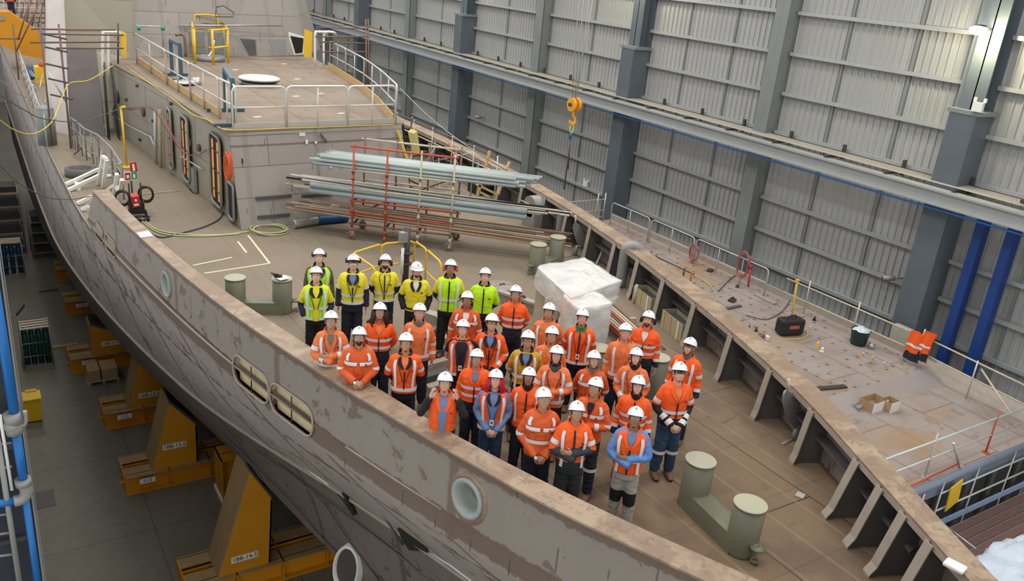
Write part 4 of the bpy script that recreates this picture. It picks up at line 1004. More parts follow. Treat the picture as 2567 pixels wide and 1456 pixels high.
    # --- head wear
    hh = add_helmet('hard_hat', HT @ Matrix.Translation((0, .004, .050)) @ Matrix.Rotation(math.radians(-4), 4, 'X'), o, logo)
    if hair != 'none':                           # hair round the back and temples under the helmet
        g = MB(); top_z = .055
        def hf(u, v): a = math.radians(58 + 244 * u); ph = math.radians(60 + (38 if hood is None else 30) * v); p = head_shape(a, ph); return p * 1.06
        g.grid(hf, 18, 6); g.xf(HT); put('hair', g.mesh('hair', hm), o)
    if hair == 'r' or hood == 'long':            # long hair falling to the shoulders
        g = MB()
        for s in (-1, 1):
            for q in range(5):
                x = s * (.070 + .010 * q); g.tube(smooth_path([HT @ Vector((x * .95, .02 * q - .03, .04)), HT @ Vector((x * 1.1, .015 * q - .03, -.08)), Vector((s * (.105 + .018 * q), -.04 + .02 * q, 1.47)), Vector((s * (.10 + .016 * q), -.10 + .03 * q, 1.37 if hair == 'r' else 1.45))], 4), [.020 + .004 * math.sin(i) for i in range(12)] + [.006], 7)
        put('long_hair', g.mesh('lh', hm), o)
    if beard:
        g = MB()
        def bf(u, v): a = math.radians(-62 + 124 * u); ph = math.radians(116 + 44 * v); p = head_shape(a, ph); q = p * (1.03 if not (abs(a) < .35 and -.068 < p.z < -.048) else .97); return q
        if beard == 'full': g.grid(bf, 17, 9)
        else: g.grid(lambda u, v: head_shape(math.radians(-20 + 40 * u), math.radians(114 + 4 * v) ) * 1.035 if beard == 'stache' else head_shape(math.radians(-16 + 32 * u), math.radians(142 + 18 * v)) * 1.05, 8, 4)
        if beard == 'full': g.grid(lambda u, v: head_shape(math.radians(-22 + 44 * u), math.radians(113 + 4 * v)) * 1.03, 8, 3)
        g.xf(HT); put('beard', g.mesh('beard', hm), o)
    if hood and hood != 'long':                  # balaclava: cloth round cheeks, chin and neck
        g = MB()
        g.grid(lambda u, v: head_shape(math.radians(52 + 256 * u), math.radians(48 + 112 * v)) * 1.075, 22, 10)
        g.grid(lambda u, v: head_shape(math.radians(-60 + 120 * u), math.radians(148 + 22 * v)) * 1.08, 12, 4)
        g.xf(HT); g.tube([(0, .0, 1.44), (0, -.012, 1.50), (0, -.02, 1.56)], [.088, .078, .070], 16, caps=False); put('balaclava', g.mesh('hood', PC[hood]), o)
    if scarf:
        g = MB(); g.tube([(0, .0, 1.43), (0, -.008, 1.47), (0, -.014, 1.51), (0, -.02, 1.545)], [.100, .098, .090, .078], 18, caps=False); 
        if scarf == 'gn': g.prism([(-.085, -.09, 1.50), (.085, -.09, 1.50), (.0, -.165, 1.335)], (0, .02, .0))
        put('neck_scarf', g.mesh('scarf', PC[scarf]), o)
    if glasses:
        g = MB(); lens = {'c': CLEAR, 'd': DARK, 'k': CLEAR, 'r': REDL}[glasses]; rim = glasses == 'k'
        g.grid(lambda u, v: head_shape(math.radians(-46 + 92 * u), math.radians(84 - 17 + 24 * v)) + Vector((0, -.014, .0)), 14, 4) if not rim else None
        if rim:
            for s in (-1, 1): g.ball((s * .030, -.098, .010), (.021, .002, .017), 10, 6)
        gl = None; g.xf(HT); gl = put('safety_glasses', g.mesh('gl', lens), o)
        g = MB(); fm = M['black'] if rim or glasses in 'dr' else M['steel']; r = .0034 if rim else .0016
        if rim:
            for s in (-1, 1): g.tube([(s * .030 + .024 * math.cos(a), -.099, .010 + .019 * math.sin(a)) for a in [2*PI*i/14 for i in range(14)]], r, 5, closed=True)
            g.tube([(-.008, -.101, .014), (.008, -.101, .014)], r, 5)
        else: g.tube([head_shape(math.radians(a), math.radians(68)) + Vector((0, -.015, .002)) for a in range(-46, 47, 12)], r * 1.4, 5)
        for s in (-1, 1): g.tube([(s * .056, -.085, .018), (s * .079, -.02, .014), (s * .080, .02, .010)], r * .9, 5)
        g.xf(HT); put('glasses_frame', g.mesh('fr', fm), gl)
    if muffs:
        up = muffs == 'up'; mm = M['muff_red'] if muffs == 'red' else M['muff']
        for s in (-1, 1):
            g = MB(); c = Vector((s * .105, .02, .055 if up else -.005)); g.grid(lambda u, v: c + Vector((s * (.030 * math.sin(PI * v) - .005), .033 * math.cos(2*PI*u) * math.sin(PI * (.12 + .76 * v)), .044 * math.sin(2*PI*u) * math.sin(PI * (.12 + .76 * v)))), 16, 7, cu=True)
            g.ball(c, (.022, .034, .045)); g.tube([c + Vector((0, 0, .03)), Vector((s * .125, .015, .085))], .006, 5); g.xf(HT); put('ear_muff', g.mesh('muff', mm), hh)
    return o
# the group, back row first
# ================================================================== HALL FLOOR
def text_mesh(s, size, m, name='lettering', parent=None, Mx=None, depth=.002):
    c = bpy.data.curves.new(name, 'FONT'); c.body = s; c.size = size; c.align_x = 'CENTER'; c.align_y = 'CENTER'; c.extrude = depth
    o = bpy.data.objects.new(name, c); COL.objects.link(o); bpy.context.view_layer.update()
    me = bpy.data.meshes.new_from_object(o.evaluated_get(bpy.context.evaluated_depsgraph_get())); bpy.data.objects.remove(o); bpy.data.curves.remove(c)
    me.materials.clear(); me.materials.append(m); o = bpy.data.objects.new(name, me); COL.objects.link(o); 
    if parent is not None: o.parent = parent; Mx = Matrix.Translation(-ROOTS.get(parent.name, Vector())) @ Mx
    o.matrix_local = Mx; return o
def cradle(y, num, label, top, hgt_w, towers=True, xl=2.75):
    """transverse keel-block beam with a tapered tower carrying the bilge; y is the near edge of the beam"""
    r = thing('hull_cradle', label, 'cradle', (xl, y, FZ), 'yellow cradle beams under the hull')
    BH = .62; BW = 1.15; g = MB(); Y, T = M['lift_yellow'], M['cradle_top']; g.mi = 0
    z0, z1 = FZ, FZ + BH; x1 = 12.
    for yy in (y + .02, y + BW / 2, y + BW - .02): g.cube((xl, yy - .012, z0), (x1, yy + .012, z1))
    g.cube((xl, y, z0), (x1, y + BW, z0 + .04)); g.cube((xl - .03, y, z0), (xl, y + BW, z1)); k = xl + 1.25
    while k < x1: g.cube((k - .015, y - .17, z0), (k + .015, y + BW + .0, z1)); k += 1.25
    g.cube((xl, y - .18, z0), (x1, y + .02, z0 + .03)); g.build('beam', Y, r)
    g = MB(); g.cube((xl, y - .18, z1 - .03), (x1, y + .42, z1)); g.cube((xl, y + .72, z1 - .03), (x1, y + BW + .05, z1)); g.build('beam_top_plate', T, r)
    bx0, bx1 = xl + .80, xl + 2.15; tx0, tx1, tz0, tz1 = top      # tower: foot on the beam, raked head
    ya, yb = y - .05, y + 1.0
    P = [(bx0, z1), (bx1, z1), (tx1, tz1), (tx0, tz0)]
    g = MB(); g.prism([V(a, ya, b) for a, b in P], (0, .04, 0)); g.prism([V(a, yb, b) for a, b in P], (0, .04, 0))
    g.prism([V(bx1, ya, z1), V(bx1, yb, z1), V(tx1, yb, tz1), V(tx1, ya, tz1)], (-.04, 0, 0)); g.build('tower', Y, r)
    g = MB(); g.prism([V(bx0, ya, z1), V(bx0, yb, z1), V(tx0, yb, tz0), V(tx0, ya, tz0)], (-.04, 0, 0)); g.build('tower_side_plate', T, r)
    g = MB(); g.prism([V(tx0, ya, tz0), V(tx1, ya, tz1), V(tx1, yb, tz1), V(tx0, yb, tz0)], (0, 0, .12)); g.build('timber_pad', M['dark_steel'], r)
    fx = bx0 + (bx1 - bx0) * .5; fz = z1 + .42
    def sign(s, cx, cz, w, h, size, yy):
        g = MB(); g.cube((cx - w/2, yy - .012, cz - h/2), (cx + w/2, yy, cz + h/2)); pl = g.build('number_plate', M['paper'], r)
        text_mesh(s, size, M['ink'], 'plate_lettering', pl, Matrix.Translation((cx, yy - .016, cz)) @ Matrix.Rotation(PI/2, 4, 'X'))
    sign('1BB-%d-S' % num, fx, fz if num != 13 else z1 + .75, .70, .19, .175, ya)
    sign('%d' % (100 + num), xl + .6, z0 + .42, .46, .18, .17, y - .19)
    g = MB(); g.tube([(xl - .03, y - .1, z0 + .32), (xl - .16, y - .1, z0 + .36), (xl - .17, y - .1, z0 + .48), (xl - .03, y - .1, z0 + .5)], .03, 6); g.build('lifting_eye', Y, r)
    return r
cradle(18.45, 14, 'nearest yellow hull cradle, its tower lettered 1BB-14-S', (4.92, 5.48, -5.85, -6.85), 1, xl=3.25)
cradle(24.15, 13, 'yellow hull cradle with tower lettered 1BB-13-S, second from the camera', (4.05, 4.82, -6.60, -7.55), 1, xl=2.66)
cradle(28.4, 12, 'yellow hull cradle with tower lettered 1BB-12-S, third from the camera', (3.86, 4.74, -7.2, -7.95), 1, xl=2.66)
cradle(33.2, 11, 'yellow hull cradle lettered 1BB-11-S, beside the green gas bottle cage', (2.9, 3.9, -7.6, -8.05), 1, xl=2.1)
cradle(39.2, 10, 'yellow hull cradle end above the 1BB-11-S cradle, mostly under the hull', (3.9, 4.7, -7.4, -7.5), 1, xl=2.55)
cradle(43.6, 9, 'farthest yellow hull cradle, only its lifting eye showing past the hull', (3.9, 4.7, -7.4, -7.5), 1, xl=2.6)
# stacked yellow box block with white sole beside the nearest cradle
p = at(600, 1250, z=FZ); r = thing('keel_block', 'upright yellow keel block on a white base plate behind the nearest cradle tower', 'block', p)
g = MB(); g.cube((p.x - .5, p.y, FZ + .12), (p.x - .46, p.y + .9, FZ + 1.5)); g.cube((p.x - .5, p.y, FZ + .12), (p.x + .7, p.y + .03, FZ + .16)); g.cube((p.x - .5, p.y + .4, FZ + .12), (p.x + .7, p.y + .43, FZ + 1.5)); g.cube((p.x - .5, p.y, FZ + 1.46), (p.x + .7, p.y + .9, FZ + 1.5)); g.cube((p.x, p.y, FZ + .12), (p.x + .03, p.y + .9, FZ + 1.5)); g.build('steel_box', M['lift_yellow'], r)
g = MB(); g.cube((p.x - .55, p.y - .05, FZ + .005), (p.x + .75, p.y + .95, FZ + .12)); g.build('base_plate', M['paper'], r)
# gas bottle cages
def cage(px, py, m, label, w=1.0, d=1.0, h=1.65, n=4, nm='gas_bottle'):
    p = at(px, py, z=FZ); r = thing('bottle_cage', label, 'cage', p, None)
    g = MB()
    for sx in (0, 1):
        for sy in (0, 1): g.cyl(p + V(sx * w, sy * d, 0), p + V(sx * w, sy * d, h), .03, n=6)
    for z in (.12, .5, 1.05, h):
        g.tube([p + V(0, 0, z), p + V(w, 0, z), p + V(w, d, z), p + V(0, d, z)], .03, 6, closed=True)
    g.build('frame', M['grey_fit'], r)
    for k in range(4): g = MB(); g.cube(p + V(0, k * d / 4, h), p + V(w, k * d / 4 + .12, h + .03)); g.build('top_slat', M['tube_pale'], r)
    g = MB(); g.cube(p + V(0, 0, .01), p + V(w, d, .06)); g.build('base', M['grey_fit'], r)
    for i in range(n):
        for j in range(2):
            c = p + V(.14 + i * (w - .28) / (n - 1), .2 + j * .45, .06); g = MB(); g.lathe([(.03, 0), (.105, .01), (.11, 1.2), (.09, 1.3), (.04, 1.36), (.035, 1.45)], c, 12)
            tag(g.build(nm, m), ('dark green' if m is M['cyl_green'] else 'blue') + ' gas bottle standing in the cage ' + ('beside the 1BB-11-S cradle' if m is M['cyl_green'] else 'at the far left by the shelving'), 'gas bottle', ('green' if m is M['cyl_green'] else 'blue') + ' gas bottles in the floor cage')
cage(62, 925, M['cyl_green'], 'steel cage of dark green gas bottles on the hall floor beside the 1BB-11-S cradle')
cage(10, 695, M['cyl_blue'], 'farther steel cage of blue gas bottles at the left edge by the shelving', .9, .9, 1.7, 3)
# pallet with boxes
p = at(222, 968, z=FZ); r = thing('pallet', 'wooden pallet on the floor behind the 1BB-12-S cradle, carrying two cartons', 'pallet', p)
for k in range(4): g = MB(); g.cube(p + V(0, k * .28, .10), p + V(1.1, k * .28 + .14, .13)); g.build('deck_board', M['crate_wood'], r)
for k in range(3): g = MB(); g.cube(p + V(k * .5, 0, 0), p + V(k * .5 + .09, .98, .10)); g.build('bearer', M['crate_wood'], r)
for k, (a, w, lb) in enumerate(((.02, .42, 'left brown carton on the floor pallet'), (.50, .56, 'larger right brown carton on the floor pallet'))):
    g = MB(); g.cube(p + V(a, .05, .13), p + V(a + w, .9, .13 + .45)); b = g.build('carton', M['card']); tag(b, lb, 'carton', 'cartons on the floor pallet')
# wheelie bin
p = at(70, 1062, z=FZ); r = thing('wheelie_bin', 'bright yellow wheelie bin on the hall floor beside the left column', 'bin', p)
g = MB(); a = [(0, 0), (.44, 0), (.44, .5), (0, .5)]; q = [(-.04, -.05), (.48, -.05), (.48, .56), (-.04, .56)]
g.add([p + V(x, y, .06) for x, y in a] + [p + V(x, y, .90) for x, y in q], [(3,2,1,0), (4,5,6,7), (0,1,5,4), (1,2,6,5), (2,3,7,6), (3,0,4,7)]); g.build('bin_body', M['bin_yellow'], r)
g = MB(); g.cube(p + V(-.06, -.08, .90), p + V(.50, .58, .95)); g.cube(p + V(.05, .5, .93), p + V(.4, .62, 1.0)); g.build('lid', M['bin_yellow'], r)
for s in (0, .42): g = MB(); g.cyl(p + V(s - .01, .52, .09), p + V(s + .03, .52, .09), .09); g.build('wheel', M['black'], r)
# shelving racks far left
for i, (px, py, h, n, w) in enumerate(((0, 640, 3.6, 5, 1.2), (85, 650, 2.2, 4, 1.6))):
    p = at(px, py, z=FZ); r = thing('shelving_rack', ('tall steel shelving rack at the left edge with a brown timber top shelf', 'low steel rack in shadow beside the hull at left')[i], 'rack', p)
    for sx in (0, w):
        for sy in (0, 1.6): g = MB(); g.cyl(p + V(sx, sy, 0), p + V(sx, sy, h), .035, n=6); g.build('upright', M['grey_fit'], r)
    for k in range(n):
        z = h * (k + .5) / n; g = MB(); g.cube(p + V(0, 0, z), p + V(w, 1.6, z + .05)); g.build('shelf', M['wood'] if k == n - 1 and i == 0 else M['grey_fit'], r)
        g = MB(); g.cube(p + V(.1, .1, z + .05), p + V(w - .1, 1.3, z + .35)); tag(g.build('storage_box', M['dark_steel']), 'dark box stored on the ' + ('tall shelving rack at the left edge' if i == 0 else 'low rack in shadow beside the hull'), 'box', 'dark boxes on the left racks ' + 'ab'[i])
# timber strips and loose bars on the floor
for a, b, w, m, lb in (((127, 872), (195, 862), .10, 'wood', 'yellow timber batten on the floor between gas bottle cage and cradle'), ((98, 731), (146, 724), .08, 'rust', 'short rusty bar lying on the floor above the gas bottle cage'), ((42, 788), (60, 765), .06, 'dark_steel', 'thin dark bar leaning by the left wall above the gas bottle cage')):
    A, B = at(*a, z=FZ + .05), at(*b, z=FZ + .05); g = MB(); g.beam(A, B, w, .09); tag(g.build('loose_bar', M[m]), lb, 'bar')
for k, (a, b) in enumerate((((85, 1100), (118, 1456)), ((135, 1060), (185, 1456)))): pass
g = MB(); g.cube((.02, 12, FZ), (.12, 60, FZ + .12)); tag(g.build('floor_kerb', M['crate_wood']), 'narrow concrete kerb along the left edge of the hall floor', 'kerb')
p = at(105, 1255, z=FZ); g = MB(); g.cube(p + V(-.25, -.4, 0), p + V(.35, .5, .012)); tag(g.build('floor_hatch', M['dark_steel']), 'square dark drain cover in the floor right of the blue pipe elbow', 'drain cover')
# ================================================================== SECOND BLOCK (lower deck to the right)
BZ = -3.3
blk = thing('ship_block', 'second ship deck section with stud marks beyond the bulwark, lower right', 'ship', (20, 15, FZ))
g = MB(); g.cube((14.5, 11.95, BZ - .25), (23.75, 27.7, BZ)); g.build('upper_deck', M['block_deck'], blk)
g = MB(); g.cube((15.2, 8.35, BZ - .55), (23.4, 11.35, BZ - .25)); g.build('lower_deck', M['block_deck'], blk)
g = MB(); g.prism([V(15, 11.95, BZ), V(15, 11.3, BZ - .25), V(15, 11.3, BZ - .6), V(15, 11.95, BZ - .3)], (8.7, 0, 0)); g.build('sloped_step', mat('mauve_grey_slope', (.33, .29, .28), .5, 0, .15, 1.5), blk)
g = MB(); g.tube([(15, 8.3, BZ - .34), (23.4, 8.3, BZ - .34)], .10, 12); g.cube((15, 8.3, BZ - .75), (23.4, 8.4, BZ - .27)); g.build('edge_pipe', mat('blue_grey_edge', (.20, .23, .30), .4, 0, .15, 3), blk)
g = MB(); g.cube((23.70, 11.9, BZ - .1), (23.78, 27.7, BZ + .22)); g.prism([V(23.35, 8.2, BZ - .6), V(23.35, 11.95, BZ - .3), V(23.75, 12.2, BZ + .22), V(23.75, 8.2, BZ - .05)], (.08, 0, 0)); g.build('edge_coaming', M['flange'], blk)
g = MB(); g.cube((15.4, 8.45, FZ), (23.3, 27.5, BZ - .9)); g.build('block_body', M['dark_steel'], blk)
for k in range(6): g = MB(); x = 16.2 + k * 1.25; g.cube((x - .1, 8.36, -8), (x + .1, 8.44, BZ - .75)); g.build('web_frame', M['stiff'], blk)
# guard rail panels along the far edge
def rail_panel(name, label, A, B, h, m, group, r=.022, mid=1, corners=.12, toe=None, parent=None, posts_mid=1):
    A = Vector(A); B = Vector(B); root = thing(name, label, 'railing', (A + B) / 2 - V(0, 0, 0), group) if parent is None else parent
    d = (B - A).normalized(); L = (B - A).length; H = V(0, 0, h); c = corners
    pts = [A, A + V(0, 0, h - c), A + V(0, 0, h - c * .3) + d * c * .3, A + H + d * c, B + H - d * c, B + V(0, 0, h - c * .3) - d * c * .3, B + V(0, 0, h - c), B]
    g = MB(); g.tube(pts, r, 8); g.build('hoop', m, root)
    for k in range(mid): z = h * (k + 1) / (mid + 1) * 1.02; g = MB(); g.tube([A + V(0, 0, z), B + V(0, 0, z)], r * .8, 6); g.build('mid_rail', m, root)
    for k in range(posts_mid): q = A.lerp(B, (k + 1) / (posts_mid + 1)); g = MB(); g.tube([q, q + H], r * .8, 6); g.build('post', m, root)
    if toe: g = MB(); g.beam(A + V(0, 0, .08), B + V(0, 0, .08), .02, .15); g.build('toe_board', toe, root)
    return root
rp = [(1549, 560), (1646, 605), (1757, 656), (1929, 742)]
lbs = ['rail panel farthest from the camera on the second deck edge, beside the cross rail', 'second rail panel of the second deck edge, left of the coiled red hose', 'long rail panel of the second deck edge hung with two red hose coils']
for i in range(3):
    A = at(*rp[i], z=BZ); B = at(*rp[i + 1], z=BZ); A.x = B.x = 23.1; A.y -= .06; B.y += .06
    rail_panel('guard_rail_panel', lbs[i], A, B, 1.02, M['rail'], 'rail panels of the second deck', .026, 1, .14, posts_mid=2 if i == 2 else 1)
    g = MB()
# scaffold-tube rail continuing toward the camera
r = thing('tube_guard_rail', 'scaffold tube guard rail of the second deck edge right of the framed panels', 'railing', (23, 12, BZ))
q = [at(1935, 712, x=23.05), at(2130, 775, x=23.05), at(2303, 880, x=23.1), at(2400, 945, x=23.2), at(2567, 1005, x=23.6)]
zt = BZ + 1.0
for zz, nm in ((1.0, 'top_rail'), (.5, 'mid_rail')):
    g = MB(); g.tube([(23.05, 17.3, BZ + zz), (23.05, 12.0, BZ + zz)], .026, 8); g.tube([(23.1, 12.2, BZ + zz), (23.15, 8.3, BZ - .2 + zz)], .026, 8); g.build(nm, M['tube_pale'], r)
for y, z in ((16.35, BZ), (14.4, BZ), (12.15, BZ), (10.45, BZ - .25), (8.5, BZ - .25)):
    g = MB(); g.tube([(23.05, y, z), (23.05, y, z + 1.25)], .026, 8); g.cyl((23.05, y, z), (23.05, y, z + .02), .08, n=8); g.build('post', M['rail'], r)
g = MB(); g.tube([at(2460, 925, x=23.1), at(2536, 1040, x=22.4)], .028, 8); g.build('brace', M['tube_pale'], r)
# cross rail at the far end of the second deck
r = thing('cross_rail', 'red-ended scaffold rail crossing the far end of the second deck', 'railing', (21.5, 27.6, BZ))
for h_ in (1.0, .5, .2): g = MB(); g.tube([V(17.8, 27.5, BZ + h_), V(23.2, 27.6, BZ + h_)], .03, 6); g.build('rail', M['tube_pale'], r)
for x in (18.1, 23.1, 22.7): g = MB(); g.tube([V(x, 27.55, BZ), V(x, 27.55, BZ + 1.3)], .03, 6); g.build('post', M['red_tube'] if x < 20 else M['rail'], r)
g = MB(); g.tube([V(22, 28.2, BZ - .4), V(14, 60, BZ - .4)], .05, 6); g.cube((19.5, 28, BZ - .6), (22.4, 30, BZ - .5)); tag(g.build('blue_platform', M['blue_col']), 'deep blue platform edge beyond the far end of the second deck', 'platform')
# front rail on the second deck's near edge
r = thing('scaffold_front_rail', 'pale tube guard rail with red posts across the near edge of the second deck', 'railing', (20, 8.5, BZ - .25)); z = BZ - .25
yb = 8.5
for h_ in (1.0, .52): g = MB(); g.tube([V(15.2, yb, z + h_), V(24, yb, z + h_)], .024, 8); g.build('rail', mat('pale_aqua_tube', (.50, .60, .58), .35, .2, .1, 5) if h_ == 1.0 else M['rail'], r)
g = MB(); g.tube([V(15.4, yb - .25, z + .12), V(19.2, yb - .1, z + .12)], .024, 8); g.build('rail', M['red_tube'], r)
for (px, py), m in (((2303, 1188), 'rail'), ((2464, 1131), 'red_tube')):
    p = at(px, py, z=z); g = MB(); g.tube([V(p.x, yb, z), V(p.x, yb, z + 1.2)], .025, 8); g.cyl(V(p.x, yb, z), V(p.x, yb, z + .02), .09, n=8); g.build('post', M[m], r)
p = at(2405, 1172, z=z); g = MB(); g.tube([p, p + V(-.45, .1, .75)], .028, 8); g.build('slanting_stub', M['steel'], r)
# lower scaffold platform with planks, yellow gate, white plastic cover
SZ = -5.0
r = thing('scaffold_platform', 'scaffold platform of ribbed brown planks below the near edge of the second deck', 'platform', (20, 7, SZ))
for k in range(15):
    y = 8.05 - k * .245; g = MB(); g.cube((17.2 - k * .1, y - .225, SZ - .05), (26, y, SZ)); 
    g.build('plank', mat('rusty_plank', (.20, .115, .10), .5, .2, .25, 9) if k == 0 else bpy.data.materials['rusty_plank'], r)
    g = MB(); g.cube((17.2 - k * .1, y - .02, SZ), (26, y, SZ + .006)); g.build('plank_edge', M['steel'], r)
g = MB(); g.cube((18.6, 8.2, SZ), (25, 8.24, SZ + .16)); g.build('toe_board', mat('pale_blue_board', (.35, .48, .70), .4), r)
for h_ in (.55, 1.05): g = MB(); g.tube([V(18.4, 8.22, SZ + h_), V(25, 8.22, SZ + h_)], .025, 8); g.build('rail', bpy.data.materials['pale_aqua_tube'], r)
for x in (18.4, 19.9, 21.6): g = MB(); g.tube([V(x, 8.22, SZ - 2), V(x, 8.22, SZ + 1.4)], .026, 8); g.build('standard', M['steel'], r)
for x in (17.3, 16.8): g = MB(); g.tube([V(x, 8.2, SZ - 2), V(x + .3, 8.2, SZ + 1.3)], .03, 6); g.build('ladder_stile', M['steel'], r)
for k in range(2): g = MB(); g.tube([V(15.6, 8.15, SZ + .15 + k * .5), V(17.3, 8.15, SZ + .15 + k * .5)], .035, 8); g.build('ledger', bpy.data.materials['pale_aqua_tube'], r)
g = MB(); g.tube([at(2360, 1310, z=SZ + .5), at(2446, 1375, z=SZ + .5)], .025, 8); g.tube([at(2400, 1340, z=SZ + .5), at(2396, 1375, z=SZ)], .025, 8); g.build('near_rail', M['steel'], r)
g = MB(); P = [at(2415, 1202, y=8.1), at(2402, 1256, y=8.1), at(2370, 1283, y=8.1), at(2385, 1225, y=8.1)]; g.prism(P, (0, .03, 0)); tag(g.build('safety_gate', M['yellow']), 'yellow swing gate panel hanging on the scaffold beyond the bow rail', 'gate')
def crumple(name, label, poly, z0, z1, cat, m, inset=.0, amp=.12, n=22, seed=0):
    c = sum((Vector(p) for p in poly), Vector()) / len(poly); g = MB(); NP = len(poly)
    def base(t): i = int(t * NP) % NP; f = t * NP - int(t * NP); return Vector(poly[i]).lerp(Vector(poly[(i + 1) % NP]), f)
    def fn(u, v):
        b = base(u % 1.0); k = min(1, v / .55) if v < .55 else 1 - (v - .55) / .45
        if v < .55: p = V(b.x, b.y, z0 + (z1 - z0) * (v / .55)); 
        else: p = V(b.x, b.y, z1).lerp(V(c.x, c.y, z1 + .03), (v - .55) / .45)
        q = p * 2.3 + V(seed, 0, 0); d = (p - V(c.x, c.y, p.z)); d = d.normalized() if d.length > .01 else V(0, 0, 0)
        w = mnoise.noise(q) + .6 * (1 - 2 * abs(mnoise.noise(q * 2.2))); return p + d * (w * amp) + V(0, 0, w * amp * (.7 if v > .4 else .1))
    g.grid(fn, n * 2, n, cu=True); return tag(g.build(name, m), label, cat)
crumple('plastic_sheet', 'white plastic sheeting over equipment at the bottom right corner', [at(2450, 1400, z=-4.6), at(2570, 1345, z=-4.6), V(21, 4.8, -4.6), at(2440, 1500, z=-4.6)], -4.97, -4.5, 'sheeting', mat('blue_white_sheet', (.62, .70, .80), .3, 0, .06, 3, .3), amp=.16)
# things lying on the second deck
def case(px, py, label):
    p = at(px, py, z=BZ); r = thing('power_case', label, 'machine', p); c = p + V(0, .15, .30)
    g = MB(); g.box(c, (.86, .42, .52), rz=-.25); o = g.build('case_body', M['ink'], r); md = o.modifiers.new('b', 'BEVEL'); md.width = .08; md.segments = 3
    g = MB(); g.box(c + V(-.05, -.215, .03), (.36, .01, .11), rz=-.25); g.build('red_badge', mat('faded_red_badge', (.45, .10, .10), .5), r)
    g = MB(); g.tube(smooth_path([c + V(-.2, 0, .26), c + V(-.15, 0, .34), c + V(.15, 0, .34), c + V(.2, 0, .26)], 4), .02, 6); g.build('handle', M['black'], r)
    g = MB(); g.box(c + V(.56, .05, -.05), (.34, .22, .2), rz=.5); g.build('torch_end', M['dark_steel'], r)
    g = MB(); g.tube(smooth_path([p + V(-.4, -.15, .02), p + V(0, -.28, .02), p + V(.5, -.2, .02), p + V(.8, .1, .02)], 5), .018, 6); g.build('lead', M['yellow_hose'], r)
    return p
p = case(1985, 842, 'black portable power case with a red badge on the second deck')
g = MB(); b = at(1988, 812, z=BZ); t_ = at(2005, 706, y=b.y); g.tube([V(b.x, b.y + .1, BZ), V(t_.x, b.y + .1, t_.z)], .028, 8); g.box(V(t_.x, b.y + .1, t_.z), (.16, .06, .08)); tag(g.build('yellow_pole', M['yellow']), 'tall thin yellow pole standing behind the black power case', 'pole')
p = at(2150, 862, z=BZ); r = thing('rubbish_tub', 'dark green tub full of crumpled rubbish on the second deck', 'tub', p)
g = MB(); g.lathe([(.22, 0), (.24, .01), (.29, .48), (.31, .50), (.28, .49), (.2, .1)], p, 20, caps=True); g.build('tub', M['bin_green'], r)
g = MB(); g.grid(lambda u, v: p + V(.27 * v * math.cos(6.28*u), .27 * v * math.sin(6.28*u), .48 + .14 * (1 - v) + .07 * mnoise.noise(V(u * 9, v * 5, 0))), 20, 8, cu=True); g.build('crumpled_rubbish', mat('crumpled_waste', (.55, .62, .70), .5, 0, .4, 18, .5), r)
p = at(2183, 873, z=BZ); g = MB(); g.lathe([(.06, 0), (.10, .02), (.10, .16), (.085, .16), (.07, .04)], p, 14); tag(g.build('small_pot', M['steel']), 'small steel pot on the deck right of the green rubbish tub', 'pot')
for i, (px, py, m) in enumerate(((2041, 803, 'black'), (2049, 867, 'yellow'), (2060, 881, 'paper'), (1877, 826, 'dark_steel'), (1895, 830, 'dark_steel'), (2262, 904, 'steel'), (2162, 893, 'wood'), (2186, 903, 'wood'), (2215, 917, 'rail'), (2030, 826, 'rail'))):
    p = at(px, py, z=BZ); g = MB(); g.cyl(p, p + V(0, 0, .02), .07, n=10); g.cyl(p, p + V(0, 0, .14), .035, n=10); tag(g.build('deck_fitting', M[m]), 'small loose pipe cap or stud standing on the second deck', 'fitting', 'small loose fittings on the second deck')
p = at(1905, 850, z=BZ); r = thing('fastener_box', 'opened small box of fasteners on the second deck near the bulwark', 'box', p); g = MB(); g.box(p + V(0, 0, .08), (.24, .18, .16), rz=.3); g.build('box_body', M['rust'], r); g = MB(); g.box(p + V(.2, -.1, .06), (.12, .1, .12)); g.build('loose_carton', M['paper'], r)
for a, b, w, h_, m, lb in (((1815, 775), (1857, 766), .12, .06, 'stiff', 'dark flat bar lying beside the bulwark cap on the second deck'), ((1893, 738), (1942, 762), .14, .08, 'flange', 'grey-brown channel bar lying near the far rail'), ((2040, 975), (2120, 968), .16, .05, 'dark_steel', 'pair of dark steel bars at the foot of the step on the second deck'), ((1761, 728), (1779, 735), .0, .0, None, '')):
    if m is None: continue
    A, B = at(*a, z=BZ + h_ / 2), at(*b, z=BZ + h_ / 2); g = MB(); g.beam(A, B, w, h_); tag(g.build('loose_bar', M[m]), lb, 'bar')
for px, py, s in ((1780, 680, .28), (1835, 755, .30), (1848, 720, .14)):
    p = at(px, py, z=BZ); g = MB(); g.box(p + V(0, 0, .04), (s, s * .7, .08), rz=.4); g.box(p + V(.02, 0, .1), (s * .4, s * .3, .1), rz=.9) if px == 1835 else None; tag(g.build('scrap_plate', M['dark_steel']), {1780: 'dark square plate on the second deck near the red hose coil', 1835: 'dark wedge-shaped scrap block on the second deck', 1848: 'small dark scrap piece on the second deck beyond the wedge block'}[px], 'scrap')
